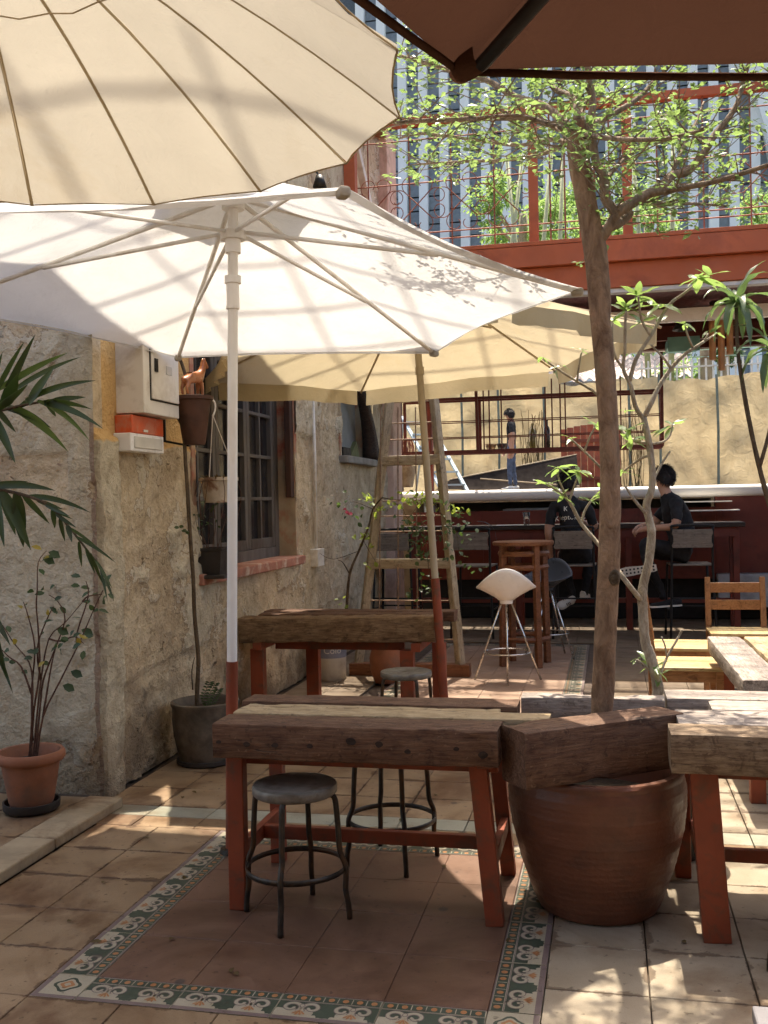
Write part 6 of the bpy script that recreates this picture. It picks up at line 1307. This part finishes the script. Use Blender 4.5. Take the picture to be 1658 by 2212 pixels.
# ---- bougainvillea on the trellis
vn = thing('trellis_vine', V3((-2.2, 8.3, 0)), 'straggling bougainvillea climbing the wooden trellis', 'vine'); VY = 8.25; Z = lambda x, y_, dy=0: PY(x, y_, VY + dy)
for pts_, r_ in (([(742, 1420), (748, 1320), (755, 1240), (775, 1190), (795, 1140), (805, 1100), (825, 1075)], .016), ([(755, 1240), (740, 1215), (730, 1210)], .006), ([(775, 1190), (720, 1208), (690, 1195)], .003), ([(825, 1075), (860, 1080), (900, 1075), (940, 1080)], .005), ([(805, 1100), (770, 1085), (755, 1085)], .004), ([(795, 1140), (785, 1165), (800, 1195), (812, 1215)], .004), ([(850, 1085), (870, 1100), (880, 1120), (900, 1095)], .004), ([(935, 1085), (960, 1120), (985, 1150), (990, 1190)], .004), ([(900, 1080), (915, 1150), (925, 1220), (930, 1280)], .005)): limb([Z(x, y_, rng.uniform(-.04, .06)) for x, y_ in pts_], r_, r_ * .4, 'stem', 3, vn, 'bark_dark', 6)
vl = [(787, 1073, 9), (803, 1088, 6), (815, 1098, 7), (850, 1088, 8), (858, 1066, 3), (880, 1078, 10), (900, 1072, 10), (915, 1080, 16), (935, 1075, 12), (948, 1085, 6), (975, 1092, 6), (990, 1098, 5), (785, 1152, 7), (790, 1168, 6), (800, 1218, 4), (738, 1300, 5), (918, 1055, 3)]
vd = [(905, 1140, 22), (920, 1165, 26), (900, 1180, 16), (915, 1195, 14), (965, 1140, 14), (985, 1125, 10), (985, 1200, 10), (1000, 1215, 8), (925, 1250, 12), (915, 1280, 8), (980, 1165, 8), (870, 1110, 12), (745, 1090, 8), (760, 1108, 6), (975, 1110, 8)]
for lst in (vl, vd):
    for x, y_, n_ in lst:
        for k in range(n_): b = MB(); sp = 9 if lst is vl else 16; b.leaf(Z(x + rng.gauss(0, sp), y_ + rng.gauss(0, sp * .7), rng.uniform(-.08, .1)), rv(1) + V3((0, 0, -.2)), V3((rng.gauss(0, .4), rng.gauss(-.3, .4), 1)), rng.uniform(.035, .06), .036); b.build('leaf', M['leaf_vine' if lst is vl else 'leaf_shrub'], vn, True)
for k in range(5): b = MB(); b.leaf(Z(750 + rng.gauss(0, 4), 1103 + rng.gauss(0, 4)), rv(1), rv(1), .035, .03); b.build('flower', plain('bract_pink', (.55, .10, .17), .6), vn, True)
# ---- trees beyond the roof terrace
def far_tree(px_, py_, Y, rad, n_, lab, hz=.8, gz=2.6, mt='leaf_far', sz=.16, trunk_r=.14):
    c = PY(px_, py_, Y); root = thing('hill_tree', V3((c.x, Y, gz)), lab, 'tree', 'trees on the hillside behind the bar'); b = MB(); cl = []
    for k in range(26):
        d = rv(1); d = d.normalized() * rng.uniform(.25, 1) ** .6; cl.append((c + V3((d.x * rad, d.y * rad, d.z * rad * hz)), rad * rng.uniform(.16, .34)))
    for k in range(n_):
        cc, rr = cl[k % len(cl)]; d = rv(1).normalized() * rng.uniform(.5, 1); b.kite(cc + V3((d.x * rr, d.y * rr, d.z * rr * .6)), V3((d.x, d.y, d.z - .3)) + rv(.5), V3((0, 0, 1)) + rv(.5), rng.uniform(.7, 1.3) * sz, sz * .55)
    o = b.build('crown', M[mt], root); o['kind'] = 'stuff'
    b = MB(); b.tube(smoothpts([V3((c.x + .2, Y, gz - .4)), V3((c.x - .1, Y, (gz + c.z) / 2)), c], 4), trunk_r, 8); b.build('trunk', M['bark_pale'], root, True)
    for k in range(5): e = cl[k][0]; b = MB(); b.tube([V3((c.x, Y, c.z - rad * .7)), e], [trunk_r * .5, .02], 6); b.build('limb', M['bark_pale'], root)
far_tree(1130, 462, 33, 1.75, 3000, 'bright green tree left of the first red terrace post', gz=2.6)
far_tree(1195, 520, 36, 1.7, 2400, 'low green tree directly behind the red terrace post')
far_tree(1300, 470, 38, 1.9, 2400, 'green tree behind the trunk of the courtyard tree')
far_tree(1400, 490, 35, 1.3, 1600, 'small green tree right of the second red terrace post')
far_tree(1668, 455, 34, 1.2, 1500, 'yellow green tree at the right edge above the terrace')
far_tree(1475, 812, 30.5, .75, 900, 'bright shrubby tree behind the picket fence', gz=3.4, sz=.12, trunk_r=.05)
far_tree(1560, 742, 44, 1.3, 1200, 'dark shady tree on the slope under the roof beams', gz=5.2, mt='leaf_shrub')
far_tree(1390, 770, 40, 1.6, 1200, 'shady tree on the slope behind the lean-to roof', gz=4.8)
for i, (px_, lean_) in enumerate(((1095, .5), (1120, -.3), (1165, .4), (1205, .2), (1385, -.2), (1450, .1))):
    q = PY(px_, 540, 30); b = MB(); b.tube([V3((q.x - lean_, 30, 3.5)), V3((q.x, 30, 7.8)), V3((q.x + lean_, 30, 11.5))], [.09, .07, .05], 8)
    tag(b.build('bamboo_stake', plain('stake', (.36, .37, .20), .6), None, True, loc=(q.x, 30, 3.5)), 'slanting pale green pole behind the terrace railing, number %s from the left' % ['one', 'two', 'three', 'four', 'five', 'six'][i], 'pole', 'slanting poles behind the railing')
# ================================================================== FIGURES
def skin_mesh(name, joints, edges, root, sub=3):
    """joints: name -> (pos, rx, ry); a continuous skin over the joint graph, returns an evaluated mesh"""
    ids = {k: i for i, k in enumerate(joints)}; me = bpy.data.meshes.new(name); me.from_pydata([joints[k][0] for k in joints], [(ids[a], ids[b_]) for a, b_ in edges], []); ob = bpy.data.objects.new(name, me); COL.objects.link(ob)
    md = ob.modifiers.new('skin', 'SKIN'); md.use_smooth_shade = True
    for k, i in ids.items(): sv = me.skin_vertices[0].data[i]; sv.radius = (joints[k][1], joints[k][2]); sv.use_root = (k == root)
    sb2 = ob.modifiers.new('sub', 'SUBSURF'); sb2.levels = sub; sb2.render_levels = sub
    dg = bpy.context.evaluated_depsgraph_get(); out = bpy.data.meshes.new_from_object(ob.evaluated_get(dg)); bpy.data.objects.remove(ob); bpy.data.meshes.remove(me); return out
def paint(me, joints, edges, region, mats, order):
    for r_ in order: me.materials.append(mats[r_])
    segs = [(V3(joints[a][0]), V3(joints[b_][0]), order.index(region(a, b_))) for a, b_ in edges]
    for p in me.polygons:
        c = p.center; best = 9e9
        for a, b_, mi in segs:
            ab_ = b_ - a; t_ = max(0, min(1, (c - a).dot(ab_) / max(1e-9, ab_.length_squared))); d = (c - a - ab_ * t_).length
            if d < best: best = d; p.material_index = mi
        p.use_smooth = True
def hand(J, E, wr, side, wpos, fwd, palm_n, curl=.5, s_=1.0):
    """palm and five fingers from wrist joint wr; palm_n points out of the palm"""
    f = V3(fwd).normalized(); n_ = V3(palm_n); n_ = (n_ - f * n_.dot(f)).normalized(); x = f.cross(n_) * side; w_ = V3(wpos)
    J[wr + '_palm'] = (w_ + f * .05 * s_, .030 * s_, .016 * s_); E.append((wr, wr + '_palm'))
    for i, (off, l_) in enumerate(((-.030, .065), (-.011, .078), (.010, .072), (.029, .056))):
        k = f'{wr}_f{i}'; p = w_ + f * .095 * s_ + x * off * s_; J[k + 'a'] = (p, .0095 * s_, .0095 * s_); d = (f * (1 - .4 * curl) + n_ * curl).normalized(); p1 = p + d * l_ * .5 * s_; J[k + 'b'] = (p1, .0085 * s_, .0085 * s_)
        d2 = (f * (.6 - curl) + n_ * (curl * 1.5 + .1)).normalized(); J[k + 'c'] = (p1 + d2 * l_ * .5 * s_, .007 * s_, .007 * s_); E += [(wr + '_palm', k + 'a'), (k + 'a', k + 'b'), (k + 'b', k + 'c')]
    k = wr + '_th'; p = w_ + f * .035 * s_ - x * .035 * s_ + n_ * .01 * s_; J[k + 'a'] = (p, .011 * s_, .011 * s_); J[k + 'b'] = (p + (f * .8 - x * .5 + n_ * .4).normalized() * .04 * s_, .0095 * s_, .0095 * s_); E += [(wr + '_palm', k + 'a'), (k + 'a', k + 'b')]
def head(J, E, neck, pos, look, h=.235):
    """skull, jaw, nose, chin and ears on the joint graph; look is horizontal"""
    f = V3(look).normalized(); up = V3((0, 0, 1)); x = f.cross(up); c = V3(pos)
    J['skull0'] = (c - up * .055 + f * .005, .062, .068); J['skull'] = (c + up * .015 - f * .012, .083, .094); J['crown'] = (c + up * .075 - f * .012, .066, .076)
    J['jaw'] = (c - up * .075 + f * .042, .040, .035); J['nose'] = (c - up * .022 + f * .098, .013, .016); J['nose0'] = (c + up * .01 + f * .07, .02, .02)
    E += [(neck, 'skull0'), ('skull0', 'skull'), ('skull', 'crown'), ('skull0', 'jaw'), ('skull', 'nose0'), ('nose0', 'nose')]
    for s_, k in ((-1, 'earL'), (1, 'earR')): J[k] = (c - up * .015 - f * .008 + x * s_ * .088, .012, .022); E.append(('skull', k))
def hair(root, pos, look, back=.0, sc_=1.0):
    f = V3(look).normalized(); up = V3((0, 0, 1)); x = f.cross(up); c = V3(pos) - f * .016 + up * .028; b = MB(); rows = []; N = 32
    for i in range(13):
        th = math.pi * (i / 12) * .70; row = []
        for j in range(N + 1):
            ph = 2 * math.pi * j / N; fr_ = math.cos(ph); low = 1.0 - .36 * max(0, fr_) ** .8 + .06 * (fr_ < -.3); t2_ = th * low; rr = 1 + .05 * noise.noise((math.cos(ph) * 4 + 9, math.sin(ph) * 4, t2_ * 6)) + .03 * noise.noise((math.cos(ph) * 15, math.sin(ph) * 15, t2_ * 9))
            row.append(c + (f * (math.cos(ph) * math.sin(t2_) * .112) + x * (math.sin(ph) * math.sin(t2_) * .096) + up * (math.cos(t2_) * .112)) * rr * sc_)
        rows.append(row)
    b.sheet(rows)
    for k in range(1600):                                          # loose strands over the cap
        i = rng.randint(0, 11); jj = rng.randint(0, N - 1); p = V3(rows[i][jj]).lerp(V3(rows[i + 1][jj + 1]), rng.random()); nn = (p - c).normalized(); dn = (V3(rows[i + 1][jj]) - V3(rows[i][jj])); dn = dn.normalized() if dn.length > 1e-6 else V3((0, 0, -1))
        d_ = (dn + nn * rng.uniform(.1, .5) + rv(.45)).normalized(); b.kite(p - nn * .003, d_, nn, rng.uniform(.022, .055), .007)
    return b.build('hair', M['hair'], root, True)
def face(root, pos, look):
    f = V3(look).normalized(); up = V3((0, 0, 1)); x = f.cross(up); c = V3(pos)
    for s_ in (-1, 1):
        e = c + f * .080 + x * s_ * .032 + up * .004; b = MB(); b.lathe(e, [(0, -.009), (.008, -.006), (.011, 0), (.008, .006), (0, .009)], 10); b.build('eye', M['rubber'], root, True)
        b = MB(); b.bar(e + up * .022 - x * .014 + f * .006, e + up * .022 + x * .014 + f * .006, .006); b.build('eyebrow', M['hair'], root)
        b = MB(); b.lathe(e + f * .009, [(0, -.005), (.005, 0), (0, .005)], 8); b.build('iris', M['hair'], root)
    m_ = c + f * .088 - up * .062; b = MB(); b.bar(m_ - x * .022, m_ + x * .022, .008, .010); b.build('mouth', plain('lips', (.38, .13, .11), .5), root, bevel=.003)
def shoe(root, heel, toe, up, upper, stripes=False, dots=False):
    heel, toe = V3(heel), V3(toe); d = (toe - heel); L = d.length; d = d / L; u = V3(up); u = (u - d * u.dot(d)).normalized(); x = d.cross(u)
    prof = [(0, .030, .070), (.08, .036, .085), (.25, .036, .088), (.42, .036, .070), (.60, .043, .052), (.78, .046, .044), (.92, .038, .036), (1.0, .018, .022)]
    for nm, mt, z0_, fz, g_ in (('shoe', upper, .02, lambda h: h, 1.0), ('sole', M['rubber'], 0, lambda h: .024, 1.08)):
        rows = []
        for t_, w_, h in prof:
            c = heel + d * (t_ * L); row = []
            for k in range(9): a = math.pi * k / 8; row.append(c + x * (math.cos(a) * w_ * g_) + u * (z0_ + math.sin(a) ** .6 * (fz(h) - z0_)))
            rows.append(row)
        b = MB(); b.sheet(rows); b.sheet([[r_[0] for r_ in rows], [r_[-1] for r_ in rows]]); b.poly(rows[0]); b.poly(rows[-1][::-1]); root = b.build(nm, mt, root, True)
    if dots:
        for i in range(9):
            for s_ in (-1, 1): c = heel + d * (L * (.08 + .1 * i)) + x * s_ * .018 - u * .002; b = MB(); b.tube([c + u * .003, c - u * .004], .010, 10); b.build('tread_dot', M['steel_black'], root)
    if stripes:
        for i in range(3):
            for s_ in (-1, 1): c = heel + d * L * (.38 + .10 * i) + x * s_ * .040; b = MB(); b.bar(c + u * .028 - d * .008, c + u * .062 - x * s_ * .016 + d * .012, .006, .012); b.build('stripe', M['black'], root)
WH = plain('shoe_white', (.62, .58, .50), .6, var=.08); BLK = M['cloth_black']
def finish(root, me, off):
    cl = set(v for p in me.polygons if p.material_index > 0 for v in p.vertices)
    nm_ = [v.normal.copy() for v in me.vertices]
    for i in cl:
        v = me.vertices[i]; q_ = v.co; v.co = q_ + nm_[i] * (.010 * noise.noise((q_.x * 9, q_.y * 9, q_.z * 16)) + .007 * noise.noise((q_.x * 22 + q_.z * 14, q_.y * 20, q_.z * 9)))
    for v in me.vertices: v.co = v.co - off
    o = bpy.data.objects.new('body', me); COL.objects.link(o); o.parent = root; ORG[o] = off; return o
# ---- person in printed shirt, back to us
cx = CHX[2]; P1 = thing('person', V3((cx, 10.88, .765)), 'person in a black printed shirt sitting at the bar, back turned', 'person'); off = ORG[P1]
J = {}; E = []
def j(k, x, y_, z_, rx, ry=None): J[k] = (V3((x, y_, z_)), rx, ry or rx)
hx = cx - .075
j('pelvis', cx - .02, 10.86, .86, .165, .12); j('waist', cx - .03, 10.86, 1.02, .155, .11); j('chest', cx - .045, 10.87, 1.22, .175, .115); j('upper', cx - .05, 10.885, 1.36, .12, .085); j('neck', cx - .06, 10.91, 1.455, .056, .058)
E += [('pelvis', 'waist'), ('waist', 'chest'), ('chest', 'upper'), ('upper', 'neck')]
HP1 = V3((hx, 10.945, 1.60)); head(J, E, 'neck', HP1, (.1, 1, 0))
for s_, k in ((-1, 'L'), (1, 'R')): j('sh' + k, cx - .05 + s_ * .175, 10.885, 1.365, .068, .066); E.append(('upper', 'sh' + k))
j('elL', cx - .275, 10.84, 1.10, .046); j('slL', cx - .262, 10.85, 1.17, .058); j('wrL', cx - .265, 10.95, .885, .028); E += [('shL', 'slL'), ('slL', 'elL'), ('elL', 'wrL')]; hand(J, E, 'wrL', 1, J['wrL'][0], (0.05, .25, -1), (1, 0, 0), .3)
j('slR', cx + .185, 10.93, 1.19, .058); j('elR', cx + .195, 10.97, 1.13, .046); j('wrR', cx + .12, 11.27, 1.185, .028); E += [('shR', 'slR'), ('slR', 'elR'), ('elR', 'wrR')]; hand(J, E, 'wrR', -1, J['wrR'][0], (-.4, 1, 0), (0, 0, -1), .25)
for s_, k in ((-1, 'L'), (1, 'R')): j('hip' + k, cx + s_ * .095, 10.90, .845, .098); E.append(('pelvis', 'hip' + k))
j('knL', cx - .16, 11.30, .82, .066); j('anL', cx - .04, 11.10, .40, .040); j('ftL', cx - .10, 11.06, .365, .034); E += [('hipL', 'knL'), ('knL', 'anL'), ('anL', 'ftL')]
j('knR', cx + .14, 11.32, .82, .066); j('anR', cx + .08, 11.16, .42, .040); j('ftR', cx + .08, 11.2, .40, .034); E += [('hipR', 'knR'), ('knR', 'anR'), ('anR', 'ftR')]
SK = ('skull', 'skull0', 'crown', 'jaw', 'nose', 'nose0', 'earL', 'earR')
def reg(a, b_):
    if b_ in SK or a in SK: return 'skin'
    if b_.startswith(('hip', 'kn', 'an', 'ft')): return 'trouser'
    if b_.startswith(('wr', 'el')) and a.startswith(('el', 'sl')) and not (b_.startswith('el')): return 'skin'
    if b_.startswith('el') or a.startswith('wr') or b_.startswith('wr'): return 'skin'
    return 'shirt'
me = skin_mesh('body', J, E, 'pelvis'); paint(me, J, E, reg, {'skin': M['skin'], 'shirt': M['cloth_black'], 'trouser': M['cloth_black']}, ['skin', 'shirt', 'trouser'])
bv = BVHTree.FromPolygons([v.co.copy() for v in me.vertices], [tuple(p.vertices) for p in me.polygons]); finish(P1, me, off); hair(P1, HP1, (.1, 1, 0), sc_=1.03); face(P1, HP1, (.1, 1, 0))
M['print_cream'] = plain('print_cream', (.80, .70, .54), .7, var=.1)
for body, size, cz, curve in (('Kafe', .072, 1.318, 0), ('Kleptokrat', .072, 1.232, .9)):
    tm = text_mesh(body, size, 'print'); bm = bmesh.new(); bm.from_mesh(tm); bmesh.ops.triangulate(bm, faces=bm.faces[:]); bmesh.ops.subdivide_edges(bm, edges=[e for e in bm.edges if e.calc_length() > .012], cuts=2, use_grid_fill=False); bm.to_mesh(tm); bm.free()
    for v in tm.vertices:
        x = cx - .045 + v.co.x; z_ = cz + v.co.y - curve * v.co.x ** 2; hit = bv.ray_cast(V3((x, 10.0, z_)), V3((0, 1, 0)))[0]; v.co = V3((x, (hit.y if hit else 10.76) - .004, z_)) - off
    tm.materials.append(M['print_cream']); o = bpy.data.objects.new('shirt_print', tm); COL.objects.link(o); o.parent = P1
shoe(P1, (cx - .045, 11.12, .352), (cx - .20, 10.98, .29), (.35, -.75, .6), WH, stripes=True); shoe(P1, (cx + .06, 11.13, .375), (cx + .10, 11.38, .36), (0, -.1, 1), WH)
# ---- person looking left
cx = CHX[3] - .02; P2 = thing('person', V3((cx, 10.88, .765)), 'person in plain black clothes turned left, legs crossed on a bar chair', 'person'); off = ORG[P2]
J = {}; E = []
j('pelvis', cx - .0, 10.88, .86, .13, .15); j('waist', cx - .03, 10.89, 1.02, .12, .145); j('chest', cx - .09, 10.90, 1.22, .125, .17); j('upper', cx - .14, 10.90, 1.37, .09, .12); j('neck', cx - .20, 10.90, 1.47, .056, .058)
E += [('pelvis', 'waist'), ('waist', 'chest'), ('chest', 'upper'), ('upper', 'neck')]
HP2 = V3((cx - .225, 10.91, 1.625)); lk = (-1, .35, 0); head(J, E, 'neck', HP2, lk)
j('shL', cx - .10, 10.73, 1.365, .068); j('shR', cx - .16, 11.07, 1.375, .066); E += [('upper', 'shL'), ('upper', 'shR')]
j('slL', cx - .11, 10.67, 1.20, .058); j('elL', cx - .13, 10.65, 1.14, .046); j('wrL', cx - .41, 10.74, 1.125, .028); E += [('shL', 'slL'), ('slL', 'elL'), ('elL', 'wrL')]; hand(J, E, 'wrL', 1, J['wrL'][0], (-1, .25, -.25), (.2, .6, -.6), .65, 1.1)
j('slR', cx - .27, 11.10, 1.22, .058); j('elR', cx - .31, 11.10, 1.17, .046); j('wrR', cx - .44, 10.90, 1.15, .028); E += [('shR', 'slR'), ('slR', 'elR'), ('elR', 'wrR')]; hand(J, E, 'wrR', -1, J['wrR'][0], (-.7, -.6, -.25), (.4, -.3, -.8), .6, 1.1)
j('hipL', cx - .03, 10.80, .85, .098); j('hipR', cx - .03, 10.97, .85, .098); E += [('pelvis', 'hipL'), ('pelvis', 'hipR')]
j('knR', cx - .42, 11.02, .86, .068); j('anR', cx - .24, 10.98, .42, .040); j('ftR', cx - .26, 10.94, .38, .034); E += [('hipR', 'knR'), ('knR', 'anR'), ('anR', 'ftR')]
j('knL', cx - .44, 10.82, 1.0, .068); j('anL', cx - .40, 10.72, .74, .042); j('ftL', cx - .41, 10.70, .72, .034); E += [('hipL', 'knL'), ('knL', 'anL'), ('anL', 'ftL')]
me = skin_mesh('body', J, E, 'pelvis'); paint(me, J, E, reg, {'skin': M['skin'], 'shirt': M['cloth_black'], 'trouser': M['cloth_black']}, ['skin', 'shirt', 'trouser']); finish(P2, me, off); hair(P2, HP2, lk, sc_=1.05); face(P2, HP2, lk)
q0, q1 = PY(1418, 1226, 10.62), PY(1335, 1238, 10.62); shoe(P2, q0, q1, (.1, 1, .15), BLK, dots=True)
q0, q1 = PY(1472, 1308, 10.88), PY(1402, 1312, 10.85); shoe(P2, q0, q1, (0, -.1, 1), BLK)
# ---- person standing in the upper yard
q = PY(1105, 1056, 22); cx = q.x; gz = UZ; P3 = thing('person', V3((cx, 22, gz)), 'person in black shirt and jeans standing in the upper yard', 'person'); off = ORG[P3]
J = {}; E = []
j('pelvis', cx + .01, 22, gz + .92, .10, .15); j('waist', cx + .01, 22, gz + 1.06, .095, .14); j('chest', cx + .01, 22, gz + 1.26, .11, .165); j('upper', cx + .02, 22, gz + 1.40, .08, .12); j('neck', cx - .0, 22, gz + 1.49, .05, .055)
E += [('pelvis', 'waist'), ('waist', 'chest'), ('chest', 'upper'), ('upper', 'neck')]; HP3 = V3((cx - .035, 22, gz + 1.60)); head(J, E, 'neck', HP3, (-1, -.15, 0))
for s_, k in ((-1, 'L'), (1, 'R')):
    j('sh' + k, cx + .03, 22 + s_ * .18, gz + 1.39, .064); j('sl' + k, cx + .05, 22 + s_ * .21, gz + 1.22, .054); j('el' + k, cx + .07, 22 + s_ * .22, gz + 1.12, .043); j('wr' + k, cx + (.03 if s_ < 0 else -.16), 22 + s_ * .2, gz + .87, .028); E += [('upper', 'sh' + k), ('sh' + k, 'sl' + k), ('sl' + k, 'el' + k), ('el' + k, 'wr' + k)]; hand(J, E, 'wr' + k, s_, J['wr' + k][0], (-.15, 0, -1), (-.6, -s_ * .6, 0), .35)
    j('hip' + k, cx + .01, 22 + s_ * .09, gz + .86, .092); j('kn' + k, cx - .0 + s_ * .03, 22 + s_ * .10, gz + .48, .062); j('an' + k, cx + .03 + s_ * .05, 22 + s_ * .1, gz + .09, .04); E += [('pelvis', 'hip' + k), ('hip' + k, 'kn' + k), ('kn' + k, 'an' + k)]
me = skin_mesh('body', J, E, 'pelvis'); paint(me, J, E, reg, {'skin': M['skin'], 'shirt': M['cloth_black'], 'trouser': M['jeans']}, ['skin', 'shirt', 'trouser']); finish(P3, me, off); hair(P3, HP3, (-1, -.15, 0)); face(P3, HP3, (-1, -.15, 0))
for s_ in (-1, 1): x0 = cx + .03 + s_ * .05; shoe(P3, (x0 + .07, 22 + s_ * .1, gz), (x0 - .20, 22 + s_ * .11, gz), (0, 0, 1), WH)
# ---- carved horse on the wall pot
hb0 = V3((-2.30, 5.44, 2.08)); hs = thing('carved_horse', hb0, 'small carved wooden horse standing on the brown wall pot', 'figurine'); J = {}; E = []; d = V3((.35, .94, 0)).normalized(); x_ = V3((d.y, -d.x, 0))
def hj(k, l_, s_, z_, r_, r2_=None): J[k] = (hb0 + d * l_ + x_ * s_ + V3((0, 0, z_)), r_, r2_ or r_)
hj('rump', -.055, 0, .105, .033); hj('belly', 0, 0, .098, .030); hj('shoulder', .05, 0, .108, .031); hj('neck', .078, 0, .155, .021); hj('poll', .092, 0, .195, .016); hj('muzzle', .125, 0, .165, .010); hj('tail', -.09, 0, .075, .006)
E += [('rump', 'belly'), ('belly', 'shoulder'), ('shoulder', 'neck'), ('neck', 'poll'), ('poll', 'muzzle'), ('rump', 'tail')]
for s_ in (-1, 1):
    hj(f'fk{s_}', .055, s_ * .017, .055, .012); hj(f'ff{s_}', .058, s_ * .018, .002, .009); hj(f'st{s_}', -.055, s_ * .018, .065, .015); hj(f'hk{s_}', -.072, s_ * .019, .038, .009); hj(f'hf{s_}', -.063, s_ * .019, .002, .009); hj(f'er{s_}', .09, s_ * .010, .222, .004)
    E += [('shoulder', f'fk{s_}'), (f'fk{s_}', f'ff{s_}'), ('rump', f'st{s_}'), (f'st{s_}', f'hk{s_}'), (f'hk{s_}', f'hf{s_}'), ('poll', f'er{s_}')]
me = skin_mesh('body', J, E, 'belly'); me.materials.append(M['horse_wood'])
for p in me.polygons: p.use_smooth = True
for v in me.vertices: v.co = v.co - hb0
o = bpy.data.objects.new('body', me); COL.objects.link(o); o.parent = hs

# ---- litter on the floor
b = MB()
for i in range(60):
    x, y_ = rng.uniform(-2.3, 1.2), rng.uniform(2.6, 7.5); a = rng.uniform(0, 6.28); b.leaf(V3((x, y_, .006)), V3((math.cos(a), math.sin(a), .05)), V3((rng.gauss(0, .2), rng.gauss(0, .2), 1)), rng.uniform(.018, .04), .018)
o = b.build('fallen_leaves', M['leaf_dry'], None, True); tag(o, 'scattered small dry leaves on the tiled floor', 'leaf litter', kind='stuff')
